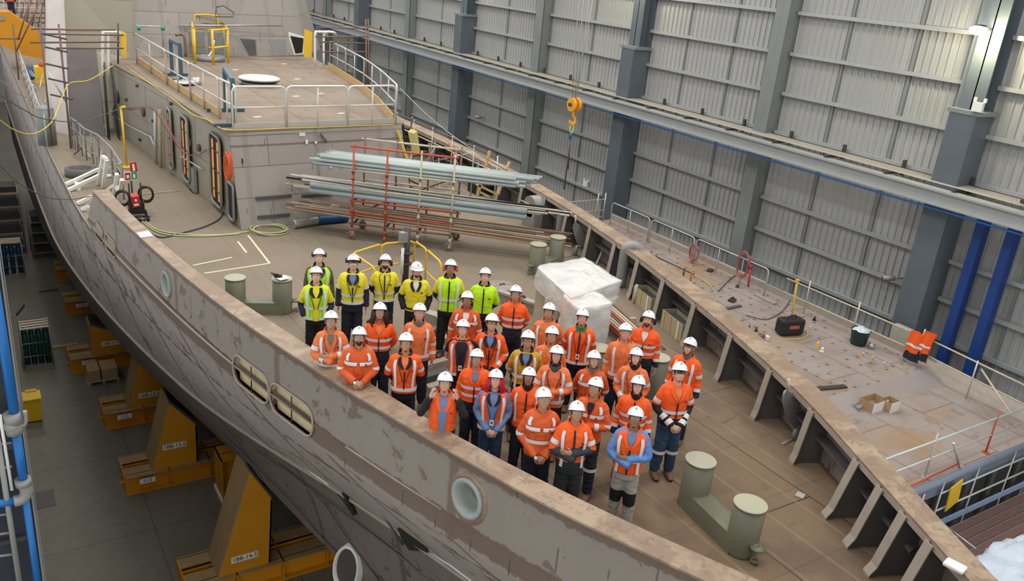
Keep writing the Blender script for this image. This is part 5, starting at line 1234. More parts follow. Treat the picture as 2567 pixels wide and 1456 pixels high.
for k, (px, py, w, d, h_, lb) in enumerate(((2186, 1014, .66, .44, .28, 'larger open cardboard box on the lower part of the second deck'), (2226, 1018, .40, .34, .30, 'smaller open cardboard box with a slot, rightmost on the lower second deck'))):
    p = at(px, py + 8, z=BZ - .25); r = thing('open_carton', lb, 'carton', p, 'open cartons on the second deck')
    for dx, dy, ww, dd in ((0, -d/2, w, .01), (0, d/2, w, .01), (-w/2, 0, .01, d), (w/2, 0, .01, d)): g = MB(); g.box(p + V(dx, dy, h_/2), (ww, dd, h_)); g.build('side', M['paper'] if dy < 0 else M['card'], r)
    g = MB(); g.box(p + V(0, 0, .01), (w, d, .01)); g.build('bottom', M['card'], r)
p = at(2148, 1018, z=BZ - .25); r = thing('bolt_tray', 'grey tray of bright bolts in film left of the open cardboard boxes', 'tray', p)
g = MB(); g.box(p + V(0, 0, .05), (.55, .35, .10), rz=.2); g.build('tray', M['grey_fit'], r)
for k in range(9): g = MB(); c = p + V(-.22 + .055 * k, -.05 + .01 * k, .1); g.cyl(c, c + V(0, 0, .06), .018, n=6); g.build('bolt', M['steel'], r)
# hose coils on the rail
def coil(name, label, c, R, m, n=5, ax=(1, 0, 0), r=.014, hang=1.5, cat='hose'):
    ax = Vector(ax).normalized(); u = ax.cross(V(0, 0, 1)); u = u.normalized() if u.length > .1 else V(1, 0, 0); w = u.cross(ax) * (1 if abs(ax.z) < .9 else 1)
    if abs(ax.z) > .9: u, w = V(1, 0, 0), V(0, 1, 0)
    pts = []
    for i in range(n * 18): a = i / 18 * 2 * PI; rr = R * (1 + .18 * math.sin(i * .37)); pts.append(c + u * rr * math.cos(a) + w * rr * hang * math.sin(a) + ax * (.05 * math.sin(i * .21)))
    g = MB(); g.tube(pts, r, 5); return tag(g.build(name, m), label, cat)
coil('hose_coil', 'smaller red hose coil hanging on the second deck rail, farther one', at(1738, 634, x=23.0), .22, M['pink_hose'], hang=1.4)
coil('hose_coil', 'larger red hose coil hanging on the second deck rail, nearer one', at(1860, 665, x=23.0), .26, M['pink_hose'], hang=1.8)
p = at(1882, 672, x=23.0); g = MB(); g.cyl(p, p + V(0, 0, .12), .06); g.tube([p, p + V(0, -.05, -.7)], .03, 6); tag(g.build('hose_plug', M['red']), 'red and white hose plug hanging right of the nearer hose coil', 'plug')
# jackets on the rail
for k, (px, lb, w) in enumerate(((2303, 'orange and navy hi-vis jacket draped over the second deck rail, left of two', .5), (2330, 'narrower orange hi-vis jacket draped over the rail, right of two', .32))):
    p = at(px, 838, x=23.0); r = thing('draped_jacket', lb, 'jacket', p, 'hi-vis jackets hung on the second deck rail')
    def jk(z0, z1, o): return lambda u, v: V(23.0 - .05 - o + .03 * math.sin(u * 9), p.y + w * (.5 - u) + .02 * math.sin(v * 5), p.z + z0 + (z1 - z0) * v)
    g = MB(); g.grid(jk(-.62, .05, 0), 10, 8); g.grid(jk(-.5, .05, -.1), 10, 8); g.build('orange_cloth', PC['hi'], r)
    g = MB(); g.grid(jk(-.86, -.6, .005), 10, 4); g.build('navy_cloth', PC['nv'], r); g = MB(); g.grid(jk(-.42, -.34, .02), 10, 3); g.build('reflective_band', M['reflect'], r)
# scaffold tube clamp lying over the cap far right + cables on second deck
r = thing('clamped_tube', 'dark scaffold tube with red clamp end lying along the second deck near the bulwark', 'tube', at(1700, 665, z=BZ + .3)); g = MB(); g.tube([at(1632, 637, z=BZ + .5), at(1740, 688, z=BZ + .5)], .025, 8); g.build('tube', M['dark_steel'], r)
for px, py in ((1632, 637), (1645, 645), (1715, 678), (1733, 690)): g = MB(); c = at(px, py, z=BZ + .5); g.tube([c + V(0, 0, -.45), c + V(0, 0, .1)], .03, 6); g.build('clamp', M['red_tube'] if px > 1720 else M['dark_steel'], r)
for pts, m, lb in ((((1740, 690), (1780, 715), (1795, 740), (1800, 755)), 'pale_hose', 'thin pale hose curling on the second deck beside the bulwark cap'), (((1800, 730), (1830, 700), (1850, 690), (1880, 700)), 'cable', 'thin dark lead looping on the second deck below the nearer hose coil'), (((1985, 745), (1960, 780), (1920, 800), (1870, 790)), 'rust', 'brown lead wandering across the second deck left of the yellow pole')):
    g = MB(); g.tube(smooth_path([at(*q, z=BZ + .03) for q in pts], 6), .018, 5); tag(g.build('loose_lead', M[m]), lb, 'cable')
# ================================================================== THINGS ON THE FOREDECK
def bitts(label, c1, c2, rr=.20, h=.72, horn=None, group='double mooring bollards on the foredeck', second=True):
    c1 = V(*c1, 0); c2 = V(*c2, 0); d = (c2 - c1).normalized(); s = V(-d.y, d.x, 0)
    r = thing('mooring_bollard', label, 'bollard', (c1 + c2) / 2, group)
    g = MB(); E = .26; w = .20; hh = .25
    prof = [(-w - .02, 0), (-w, .10), (-w * .8, hh - .02), (-w * .5, hh), (w * .5, hh), (w * .8, hh - .02), (w, .10), (w + .02, 0)]
    A, B = c1 - d * .02, c2 + d * .02; vs = [A + s * x + V(0, 0, z) for x, z in prof] + [B + s * x + V(0, 0, z) for x, z in prof]; n = len(prof)
    g.add(vs, [(i, (i+1) % n, (i+1) % n + n, i + n) for i in range(n)] + [tuple(range(n))[::-1], tuple(range(n, 2*n))], False); g.build('base_beam', M['bollard'], r)
    for c, e in ((c1, -1), (c2, 1)):
        g = MB(); g.lathe([(rr * 1.02, 0), (rr, .02), (rr, h - .02)], c, 32); po = g.build('post', M['bollard'], r)
        g = MB(); g.cyl(c + V(0, 0, h - .022), c + V(0, 0, h), rr + .008, n=40); g.build('post_cap', M['bollard_top'], po)
        if horn is None or e == horn:
            g = MB(); q = c + d * e * (rr + .07); g.lathe([(.02, .20), (.05, .215), (.10, .23), (.10, .25), (.02, .255)], q, 16); g.tube([c + d * e * rr + V(0, 0, .23), q + V(0, 0, .23)], .04, 8); g.build('horn', M['bollard'], po)
            g = MB(); g.tube([q + V(.05 * math.cos(a), .05 * math.sin(a), .045) for a in [2*PI*i/12 for i in range(12)]], .018, 6, closed=True); g.build('eye_ring', M['bollard'], po)
    return r
bitts('olive double bollard nearest the camera at lower right', at(1735, 1262, z=0).xy, at(1855, 1378, z=0).xy, .205, .72, 1)
bl = bitts('olive double bollard at the left of the group, black gloves on its right post', at(592, 778, z=0).xy, at(708, 780, z=0).xy, .19, .70, 1)
bitts('olive double bollard behind the plastic-wrapped machine', at(1343, 682, z=0).xy, at(1392, 662, z=0).xy, .19, .72, -1)
p = at(1636, 988, z=0); bitts('olive double bollard half hidden behind the person in faded orange at right', p.xy, (p.x - .75, p.y + .7), .19, .73, -1)
c = at(703, 697, z=.73); r = thing('work_gloves', 'black gloves on a white card lying on the left bollard top', 'gloves', c)
g = MB(); g.box(c + V(.03, -.02, .012), (.22, .2, .006), rz=.3); g.build('white_card', M['paper'], r)
for k in range(2):
    g = MB(); q = c + V(-.07 + .07 * k, .03, .035); g.ball(q, (.05, .05, .03)); 
    for j in range(4): a = 1.2 + .5 * j + k; g.tube([q, q + V(.10 * math.cos(a), .10 * math.sin(a), .01 + .02 * j)], [.018, .012], 6)
    g.build('glove', M['black'], r)
# ------------------------------------------------------------------ trolley rack with stored pipes
u = V(.787, -.617, 0); v = V(.617, .787, 0); O = at(882, 600, z=0)
LW, WD = 2.50, 1.0
r = thing('pipe_trolley', 'wheeled three-tier scaffold rack of red and bare tubes loaded with long pipes', 'rack', O)
def tp(a, b, z): return O + u * a + v * b + V(0, 0, z)
for b in (0, WD):
    for i, a in enumerate((0, .84, 1.68, LW)):
        z0 = .12 if i in (0, 3) else .05 + .12; g = MB(); g.tube([tp(a, b, z0), tp(a, b, 2.45)], .026, 8)
        g.build('upright', M['red_tube'] if i in (0, 1) and b == 0 else M['tube_pale'] if b == 0 else M['rust'], r)
        for z in (.28, .95, 1.75):
            g = MB(); g.cyl(tp(a, b - .02, z - .10), tp(a, b - .02, z - .2), .02, .055, n=8); g.cyl(tp(a, b, z - .05), tp(a, b, z + .05), .045, n=8); g.build('base_cup', M['red_tube'] if i < 2 else M['tube_pale'], r)
    for j, z in enumerate((.42, .72, 1.02, 1.32, 1.78, 2.38)):
        g = MB(); g.tube([tp(-.08, b, z), tp(LW + .08, b, z)], .026, 8); g.build('ledger', M['red_tube'] if j in (1, 2, 5) and b == 0 else M['tube_pale'] if j != 0 else M['rust'], r)
for z in (.42, 1.02, 1.78):
    for a in (0, .84, 1.68, LW): g = MB(); g.tube([tp(a, -.08, z - .03), tp(a, WD + .08, z - .03)], .026, 8); g.build('transom', M['dark_steel'], r)
for a in (0, LW):
    for b in (0, WD):
        g = MB(); q = tp(a, b, .10); g.cyl(q - v * .03, q + v * .03, .10, n=16); wh = g.build('castor_wheel', mat('red_brown_wheel', (.22, .10, .09), .5) if (a, b) == (0, 0) else bpy.data.materials['red_brown_wheel'], r)
        g = MB(); g.box(q + V(0, 0, .07), (.07, .1, .14)); g.tube([q + V(0, 0, .1), q + V(0, 0, .32)], .022, 8); g.tube([q + V(0, 0, .12), q - u * .16 + V(0, 0, .04)], .012, 6); g.build('castor_fork', M['steel'], wh)
g = MB(); g.tube([tp(0, WD, .5), tp(LW, WD, 1.7)], .024, 6); g.build('diagonal_brace', M['rust'], r)
def pipe(name, label, group, a0, a1, b0, b1, z0, z1, rad, m, hollow=True):
    A, B = tp(a0, b0, z0), tp(a1, b1, z1); g = MB(); g.tube([A, B], rad, 10)
    g.mi = 1; d = (B - A).normalized(); g.cyl(A - d * .001, A - d * .004, rad * .8, n=10); g.cyl(B + d * .001, B + d * .004, rad * .8, n=10)
    return tag(g.build(name, [m, M['void']]), label, 'pipe', group)
rnd = random.Random(3)
for k in range(21):
    row, col = divmod(k, 7); a0 = -1.05 + rnd.uniform(-.1, .35); 
    pipe('plastic_pipe', 'long pale blue-grey pipe lying on the top tier of the trolley', 'pipes on the top tier', a0, a0 + 6.0 - 1.0 + rnd.uniform(-.35, .4) , .05 + col * .10 + row * .02, .05 + col * .10, 1.835 + row * .088 + rnd.uniform(0, .02), 1.835 + row * .088, .040, M['pipe_blue'] if k % 5 else M['pipe_mid'])
for k in range(2): pipe('plastic_pipe', 'thick blue-grey pipe on the front edge of the middle tier', 'thick pipes on the middle tier', -1.1, 4.35, .05, .05 + .15 * k if False else .05, 1.14 + .145 * k, 1.10 + .145 * k, .07, M['pipe_mid'])
for k in range(14):
    a0 = -1.9 + rnd.uniform(0, .5); pipe('metal_tube', 'thin pale or black tube stored behind the thick pipes on the middle tier', 'thin tubes on the middle tier', a0, 4.6 + rnd.uniform(0, .9), .26 + .05 * k, .23 + .05 * k, 1.12 + rnd.uniform(0, .25), 1.10 + rnd.uniform(0, .12), .026, [M['tube_pale'], M['black'], M['rail_white']][(k * 2) % 3])
for k in range(24):
    a0 = -1.75 + rnd.uniform(0, .6); b = .04 + (k % 12) * .08; z = .50 + (k // 12) * .06
    pipe('scaffold_tube', 'thin brown and pale scaffold tube on the bottom tier of the trolley', 'scaffold tubes on the bottom tier', a0, 5.2 + rnd.uniform(-.6, .4), b, b + rnd.uniform(-.1, .1), z + rnd.uniform(0, .05) + .08, z - rnd.uniform(.0, .12), .022, [M['tube_brown'], M['tube_pale'], M['tube_brown'], M['rust'], M['tube_pale']][k % 5])
p = at(838, 520, z=.62); g = MB(); g.ball(p, (.16, .12, .08), 12, 8); g.v = [q + V(0, 0, .04 * mnoise.noise(q * 14)) + V(.03, 0, 0) * mnoise.noise(q * 9) for q in g.v]; tag(g.build('white_rag', M['paper']), 'crumpled white rag on the left ends of the bottom tubes', 'rag')
# duct hose and coiled hose on the deck
r = thing('duct_hose', 'silver and blue flexible duct on the deck left of the trolley', 'duct', at(790, 555, z=0))
g = MB(); A, B, C_ = at(735, 562, z=.12), at(795, 552, z=.12), at(870, 545, z=.12); n = 26; g.tube([A.lerp(B, i / n) for i in range(n + 1)], [.11 + .006 * (i % 2) for i in range(n + 1)], 14); g.build('silver_section', M['silver'], r)
g = MB(); g.tube([B.lerp(C_, i / n) for i in range(n + 1)], [.115 + .006 * (i % 2) for i in range(n + 1)], 14); g.build('blue_section', M['blue_duct'], r)
coil('garden_hose', 'coiled pale green hose on the deck in front of the house', at(672, 578, z=.03), .42, M['pale_hose'], 6, (0, 0, 1), .018, .9)
for pts, m, lb in ((((352, 545), (400, 578), (480, 588), (560, 588), (625, 580)), 'pale_hose', 'pale hose running along the deck from the hand trolley to the coil'), (((352, 552), (405, 585), (500, 592), (600, 586)), 'pale_hose', 'second pale hose running parallel across the deck'), (((360, 570), (400, 594), (450, 585), (520, 565), (556, 540), (560, 500)), 'cable', 'dark cable curving over the deck to the nearest door opening'), (((330, 490), (380, 484), (450, 478)), 'tube_pale', 'thin pale cord stretched across the side deck')):
    g = MB(); g.tube(smooth_path([at(*q, z=.02) for q in pts], 6), .02 if m != 'tube_pale' else .012, 6); tag(g.build('deck_hose', M[m]), lb, 'hose')
for a, b, w in (((484, 665), (582, 645), .05), ((512, 685), (676, 660), .05), ((676, 660), (622, 590), .05), ((596, 605), (618, 633), .05)):
    A, B = at(*a, z=.004), at(*b, z=.004); g = MB(); g.beam(A, B, w, .004); tag(g.build('marking_tape', M['tape']), {484: 'upper left strip of yellow tape on the deck', 512: 'longest strip of yellow tape on the deck behind the left bollard', 676: 'strip of yellow tape slanting up to the hose coil', 596: 'short separate strip of yellow tape below the hose coil'}[a[0]], 'tape')
# yellow guard rail round the hatch, with the post unit
r = thing('hatch_guard_rail', 'yellow tubular guard rail round a deck hatch behind the back row', 'railing', at(1000, 700, z=0))
TP = [at(884, 634, z=1.0), at(957, 611, z=1.0), at(1040, 604, z=1.0), at(1070, 625, z=1.0), at(1106, 658, z=1.0)]
def ypan(A, B):
    a0, b0 = V(A.x, A.y, 0), V(B.x, B.y, 0); rail_panel('x', '', a0, b0, 1.0, M['yellow'], None, .022, 1, .10, parent=r, posts_mid=0)
for A, B in zip(TP[:-1], TP[1:]): ypan(A, B)
ypan(TP[0], V(*(at(940, 672, z=1.0)))); 
r = thing('vent_post', 'dark steel post with a grey bracket box inside the yellow guard rail', 'post', at(1018, 720, z=0)); p = at(1015, 715, z=0)
g = MB(); g.cyl(p, p + V(0, 0, 1.35), .07, n=14); g.cyl(p + V(0, 0, .75), p + V(0, 0, .8), .14, n=16); g.cyl(p + V(0, 0, .5), p + V(0, 0, .55), .12, n=16); g.build('post', M['dark_steel'], r)
g = MB(); g.box(p + V(-.12, -.05, 1.15), (.16, .14, .22)); g.build('bracket_box', M['grey_fit'], r); g = MB(); g.cyl(p + V(-.12, -.06, .3), p + V(-.12, -.06, .9), .035); g.build('white_tube', M['paper'], r)
# windlass foundation and hatch lid behind the group
r = thing('deck_hatch', 'oval grey hatch lid lying on the deck right of the lime pullover', 'lid', at(1260, 712, z=0)); p = at(1258, 716, z=.06)
g = MB(); g.lathe([(.02, -.05), (.36, -.05), (.38, -.02), (.36, .0), (.01, .01)], p, 32); g.build('lid_plate', M['block_deck'], r)
g = MB(); g.cyl(p + V(0, .05, 0), p + V(0, .05, .03), .03); g.cyl(p + V(.08, .05, 0), p + V(.08, .05, .03), .03); g.build('lid_bolt', M['dark_steel'], r)
r = thing('winch_foundation', 'low grey-brown steel winch foundation with chain holes behind the group', 'foundation', at(1330, 800, z=0))
A, B = at(1250, 742, z=.1), at(1420, 800, z=.1); g = MB(); g.beam(A + V(0,0,.12), B + V(0,0,.12), .16, .05); g.beam(A, B, .03, .22); g.build('top_rail', M['flange'], r)
A2, B2 = at(1060, 790, z=.12), at(1240, 850, z=.12); g = MB(); g.beam(A2, B2, .2, .24); g.build('cross_beam', M['flange'], r)
for k in range(3): q = A.lerp(B, .3 + .25 * k); g = MB(); g.tube([q + V(.02 * k, -.1, .1 + .0) + V(.10 * math.cos(a), 0, .10 * math.sin(a)) for a in [2*PI*i/14 for i in range(14)]], .03, 6, closed=True); g.build('chain_guide', M['stiff'], r)
for k in range(6): q = at(1085 + 8 * k, 830 + 26 * k, z=.06); g = MB(); g.box(q, (.9, .14, .12), rz=.15); g.build('grating_step', M['flange'] if k % 2 else M['stiff'], r)
# plastic-wrapped machine
z1 = 1.30
P = [at(1346, 668, z=z1), at(1466, 645, z=z1), at(1556, 704, z=z1), at(1432, 748, z=z1)]
crumple('wrapped_machine_top', 'large machine wrapped in crumpled clear white plastic behind the group', [P[0], P[1], P[2], P[3]], .85, 1.30, 'machine', M['plastic'], amp=.035, n=30, seed=4)
Q = [at(1440, 735, z=z1), at(1548, 712, z=z1), at(1552, 745, z=1.1), at(1450, 770, z=1.1)]
q0 = at(1476, 925, z=0); crumple('plastic_skirt', 'long plastic drape hanging from the wrapped machine to the deck', [q0 + V(-.46, -.05, 0), q0 + V(.26, -.05, 0), q0 + V(.40, .5, 0), q0 + V(-.3, .65, 0)], .02, 1.28, 'sheeting', M['plastic'], amp=.05, n=26, seed=9)
r = thing('machine_cabinet', 'beige machine casing standing under the plastic wrap', 'machine', at(1395, 830, z=0)); p = at(1400, 850, z=0)
g = MB(); g.cube((p.x - .1, p.y, .0), (p.x + .75, p.y + .8, .95)); g.build('casing', mat('beige_casing', (.45, .38, .28), .5), r); g = MB(); g.cube((p.x - .12, p.y - .02, .38), (p.x + .77, p.y + .0, .44)); g.build('dark_strap', M['dark_steel'], r)
g = MB(); q = at(1372, 760, y=p.y - .03); g.cube((q.x - .06, q.y - .01, q.z - .12), (q.x + .06, q.y, q.z + .12)); lb_ = g.build('warning_label', M['paper'], r)
g = MB(); [g.cube((q.x - .045, q.y - .014, q.z - .10 + .05 * k), (q.x + .045, q.y - .011, q.z - .08 + .05 * k)) for k in range(3)]; g.build('label_print', M['ink'], lb_)
# bundle of tubes right of the wrap
A, B = at(1545, 760, z=.35), at(1650, 850, z=.35); d = (B - A).normalized(); s = V(-d.y, d.x, 0)
for k in range(16):
    row, c_ = divmod(k, 8); o_ = s * ((c_ - 3.5) * .075 - .2) + V(0, 0, row * .06 - .2)
    g = MB(); g.tube([A + o_ - d * (.3 + rnd.uniform(0, .3)), B + o_ + d * rnd.uniform(-.1, .25)], .026, 8); tag(g.build('bundled_tube', [M['red_tube'], M['tube_pale'], M['tube_pale'], M['rust']][k % 4]), 'red or pale scaffold tube in the bundle right of the wrapped machine', 'tube', 'tube bundle beside the wrapped machine')
g = MB(); g.beam(A - V(0, 0, .33) + d * .2 - s * .5, A - V(0, 0, .33) + d * .2 + s * .4, .08, .12); tag(g.build('support_timber', M['wood']), 'timber bearer under the tube bundle by the wrapped machine', 'timber')
# wooden crates in the bulwark bays
def crate(px, py, label, w=.62, d=.42, h=.36, rz=.25):
    p = at(px, py, z=0); r = thing('wooden_crate', label, 'crate', p, 'open crates in the bulwark bays', 0); R = Matrix.Rotation(rz, 3, 'Z')
    for (cx, cy, ww, dd) in ((0, -d/2, w, .015), (0, d/2, w, .015), (-w/2, 0, .015, d), (w/2, 0, .015, d)):
        g = MB(); g.box(p + R @ V(cx, cy, h/2), (ww, dd, h), rz=rz); g.build('side_board', M['crate_wood'], r)
    g = MB(); g.box(p + V(0, 0, .02), (w, d, .02), rz=rz); g.build('bottom', M['crate_wood'], r)
    for cx in (-.2, .2): g = MB(); g.box(p + R @ V(cx, -d/2 - .015, h/2), (.05, .02, h + .02), rz=rz); g.build('strap', M['paper'], r)
    g = MB(); g.box(p + V(0, 0, h * .55), (w * .85, d * .8, .12), rz=rz); g.build('contents', M['cable'], r); return r
pc = [V(fo(y) - .38, y, 0) for y in (12.6, 11.25)]
for q, lb in zip(pc, ('pale wooden crate of dark cable in a bulwark bay, farther of two', 'pale wooden crate in the next bulwark bay, nearer of two')):
    p = q; r = crate(*[0, 0] if False else (0, 0), lb) if False else None
    X = at; _p = q
    r = thing('wooden_crate', lb, 'crate', q, 'open crates in the bulwark bays'); rz = PI/2 - .2; R = Matrix.Rotation(rz, 3, 'Z'); w, d_, h_ = .8, .34, .38
    for (cx, cy, ww, dd) in ((0, -d_/2, w, .015), (0, d_/2, w, .015), (-w/2, 0, .015, d_), (w/2, 0, .015, d_)): g = MB(); g.box(q + R @ V(cx, cy, h_/2), (ww, dd, h_), rz=rz); g.build('side_board', M['crate_wood'], r)
    for cx in (-.25, .05, .3): g = MB(); g.box(q + R @ V(cx, d_/2 + .012, h_/2), (.04, .02, h_), rz=rz); g.build('strap', M['paper'] if cx < 0 else M['wood'], r)
    g = MB(); g.box(q + V(0, 0, h_ * .62), (w * .9, d_ * .85, .10), rz=rz); g.build('contents', M['cable'], r)
# gooseneck vents, rollers and cabinet along the far bulwark
def gooseneck(px, py, h, label, rr=.125):
    p = at(px, py, z=0) + V(-.15, -.1, 0); r = thing('gooseneck_vent', label, 'vent', p, 'gooseneck air vents at the far bulwark')
    g = MB(); pts = [p, p + V(0, 0, h * .75), p + V(.02, -.02, h * .95), p + V(.14, -.10, h * 1.02), p + V(.27, -.18, h * .93), p + V(.30, -.2, h * .78)]; g.tube(smooth_path(pts, 6), rr, 16); g.build('bent_pipe', M['grey_fit'], r)
    g = MB(); q = pts[-1]; g.cyl(q, q - V(0, 0, .06), rr * 1.3, n=16); g.build('mouth', M['dark_steel'], r)
    g = MB(); g.prism([p + V(-.05, 0, 0), p + V(-.30, -.1, 0), p + V(-.05, 0, .4)], (.02, .03, 0)); g.prism([p + V(.05, -.1, 0), p + V(.28, -.2, 0), p + V(.1, -.1, .35)], (.02, .03, 0)); g.build('gusset', M['grey_fit'], r)
M['grey_fit'].node_tree.nodes['Principled BSDF'].inputs['Roughness'].default_value = .5
gooseneck(1560, 712, 1.0, 'grey gooseneck vent pipe right of the plastic-wrapped machine by the bulwark')
gooseneck(1408, 592, .85, 'grey gooseneck vent pipe farther aft, behind the two farther bollard posts')
r = thing('winch_cabinet', 'grey round-topped locker against the far bulwark right of the stored pipes', 'locker', at(1345, 565, z=0)); p = at(1350, 572, z=0)
g = MB(); g.cube((p.x - .25, p.y - .1, 0), (p.x + .3, p.y + .5, .62)); g.build('locker_body', M['grey_fit'], r)
g = MB(); g.tube([(p.x - .25, p.y + .2, .6), (p.x + .3, p.y + .2, .6)], .30, 20); g.build('rounded_top', M['grey_fit'], r); g = MB(); g.tube([(p.x - .35, p.y - .15, .0), (p.x - .35, p.y - .15, .7), (p.x - .35, p.y + .5, .7)], .02, 6); g.build('pipe_guard', M['rail'], r)
def rudderlike(px, py, pts, label, y):     # curved pocket plates standing in the bulwark bays
    r = thing('curved_plate', label, 'plate', at(px, py, z=0), 'curved fairlead plates standing at the far bulwark')
    c = [at(*q, y=y) for q in pts]; g = MB(); g.prism(c, (.02, .06, 0)); o = g.build('plate', M['grey_fit'], r); return r, c
for (cx, cy, ax, ay, base, lb) in ((1453, 592, 13, 32, (1440, 640), 'grey oval plate on a stem at the far bulwark behind the rear bollards'), (1990, 1030, 22, 50, (1990, 1100), 'large grey curved oval plate on a stem between the bulwark brackets, near right')):
    b = at(*base, z=0); r = thing('oval_fairlead_plate', lb, 'plate', b, 'oval plates standing at the far bulwark')
    pts = [at(cx + ax * math.cos(a) + (ay * .3) * math.sin(a), cy + ay * math.sin(a), y=b.y) for a in [2*PI*i/24 for i in range(24)]]
    g = MB(); g.prism(pts, (.03, .05, 0)); g.build('oval_plate', M['grey_fit'], r)
    g = MB(); lo_ = min(pts, key=lambda q: q.z); g.tube([lo_ + V(0, 0, .05), b + V(.05, 0, .25), b], [.04, .035, .07], 8); g.tube([b, b + V(-.35, -.05, 0)], .03, 6); g.build('stem', M['grey_fit'], r)
    g = MB(); hi_ = max(pts, key=lambda q: q.z); g.tube([hi_ - V(0, 0, .05), hi_ + V(-.04, 0, .22)], .025, 6); g.build('upper_stem', M['rail'], r)
r = thing('leaning_hatch', 'square grey open hatch leaning in a bulwark bay right of the rear bollards', 'frame', at(1510, 690, z=0))
F4 = [at(1492, 670, z=.0), at(1530, 690, z=.0)]; F4 += [at(1548, 640, y=F4[1].y + .15), at(1513, 622, y=F4[0].y + .15)]
for i in range(4): g = MB(); g.beam(F4[i], F4[(i + 1) % 4], .04, .05); g.build('frame_bar', M['grey_fit'], r)
p = at(1590, 760, z=0); g = MB(); g.cyl(p, p + V(0, 0, .45), .035); tag(g.build('stub_post', M['tube_pale']), 'short pale stub post on the deck between the wrap and the bulwark', 'post')
p = at(2006, 1243, z=0); g = MB(); g.box(p + V(0, 0, .012), (.14, .12, .02), rz=.4); tag(g.build('deck_pad', M['rail']), 'small pale square pad on the bare deck right of the front bollard', 'pad')
p = at(1808, 1043, z=0); g = MB(); g.box(p + V(0, 0, .003), (.42, .30, .006), rz=.15); tag(g.build('flush_cover', M['deck']), 'flush square cover plate in the deck right of the group', 'cover')
p = at(2392, 1424, z=CH + .03); g = MB(); g.box(p + V(0, 0, .03), (.16, .22, .05), rz=.2); o = g.build('paper_stack', M['paper']); tag(o, 'white rounded block lying on the bulwark cap at lower right', 'block'); md = o.modifiers.new('b', 'BEVEL'); md.width = .02; md.segments = 3
for px, py, lb in ((1500, 1118, ''), ):
    pass
for px, py, lb in ((1345, 640, 'crumpled film scrap left of the plastic-wrapped machine'),):
    p = at(1358, 697, z=.03); g = MB(); g.ball(p, (.09, .07, .05)); g.v = [q + V(.03, .02, .02) * mnoise.noise(q * 20) for q in g.v]; tag(g.build('film_scrap', M['dark_steel']), lb, 'scrap')
p = at(374, 592, z=CH + .03); q = [at(342, 584, z=CH + .035), at(372, 578, z=CH + .035), at(384, 592, z=CH + .035), at(353, 596, z=CH + .035)]; g = MB(); g.prism(q, (0, 0, .006)); tag(g.build('paper_sheet', M['paper']), 'pale sheet taped on the bulwark cap at left', 'sheet')
# crates seen through the near freeing ports
for i, (c, t, nn, hw, hh, r_) in enumerate(ports[:2]):
    q = c - nn * .13; q.z = 0; ang = math.atan2(t.y, t.x); g = MB(); g.box(q + V(0, 0, -.08), (1.12, .12, .42), rz=ang); b = g.build('cream_crate', mat('cream_box', (.62, .52, .30), .6) if i == 0 else bpy.data.materials['cream_box'])
    tag(b, ('cream box behind the left oval port in the bulwark', 'cream box behind the right oval port in the bulwark')[i], 'box', 'cream boxes inside the near bulwark')
# hanging crane hook
hp = at(1440, 262, y=16.0); r = thing('crane_hook', 'orange crane hook block hanging on wire ropes in front of the right wall', 'hook', hp)
for dx, px in ((-.09, 0), (.0, 1), (.09, 2), (.04, 3)):
    g = MB(); g.tube([hp + V(dx, .02 * px, .12), at(1455 + 14 * px, -60, y=16.0 + .2 * px)], .010, 5); g.build('wire_rope', M['wire'], r)
for s in (-.07, .07): g = MB(); g.cyl(hp + V(s - .035, 0, 0), hp + V(s + .035, 0, 0), .16, n=24); g.build('sheave_cover', M['hook_orange'], r)
g = MB(); g.cyl(hp + V(-.16, 0, 0), hp + V(.16, 0, 0), .045, n=12); g.build('axle', M['dark_steel'], r)
g = MB(); g.tube(smooth_path([hp + V(0, 0, -.14), hp + V(0, 0, -.26), hp + V(.06, 0, -.33), hp + V(.07, 0, -.42), hp + V(0, 0, -.48), hp + V(-.07, 0, -.43), hp + V(-.07, 0, -.38)], 4), .032, 8); g.build('hook', M['hook_orange'], r)
ring = hp + V(0, 0, -.55); g = MB(); g.tube([ring + V(.05 * math.cos(a), 0, .13 * math.sin(a)) for a in [2*PI*i/16 for i in range(16)]], .016, 6, closed=True); g.build('master_link', mat('lime_link', (.50, .60, .10), .4), r)
g = MB(); g.ball(ring + V(0, 0, -.2), (.05, .04, .09)); g.build('shackle', M['blue_duct'], r)
for i, (a, b) in enumerate((((1433, 330), (1414, 475)), ((1434, 330), (1424, 425)))): g = MB(); g.tube([ring + V(0, 0, -.25), at(*b, y=16.0)], .016, 6); g.build('chain_sling', M['dark_steel'], r)
# ================================================================== SIDE DECK, LEFT
r = thing('sign_stand', 'black stand with red and green safety signs on the side deck', 'sign', at(335, 470, z=0)); p = at(333, 500, z=0)
S1 = [at(325, 409, y=p.y), at(341, 406, y=p.y), at(345, 430, y=p.y), at(328, 431, y=p.y)]; S2 = [at(311, 431, y=p.y), at(343, 429, y=p.y), at(345, 450, y=p.y), at(313, 454, y=p.y)]
g = MB(); g.prism(S1, (0, .02, 0)); a_ = g.build('fire_sign', M['red'], r); g = MB(); g.prism(S2, (0, .02, 0)); b_ = g.build('double_sign', M['paper'], r)
def quad_in(Q, u0, u1, v0, v1, dy): f = lambda s_, t_: Q[0].lerp(Q[1], s_).lerp(Q[3].lerp(Q[2], s_), t_) + V(0, dy, 0); return [f(u0, v0), f(u1, v0), f(u1, v1), f(u0, v1)]
g = MB(); g.prism(quad_in(S1, .32, .68, .15, .9, -.008), (0, .004, 0)); g.build('bottle_pictogram', M['paper'], a_)
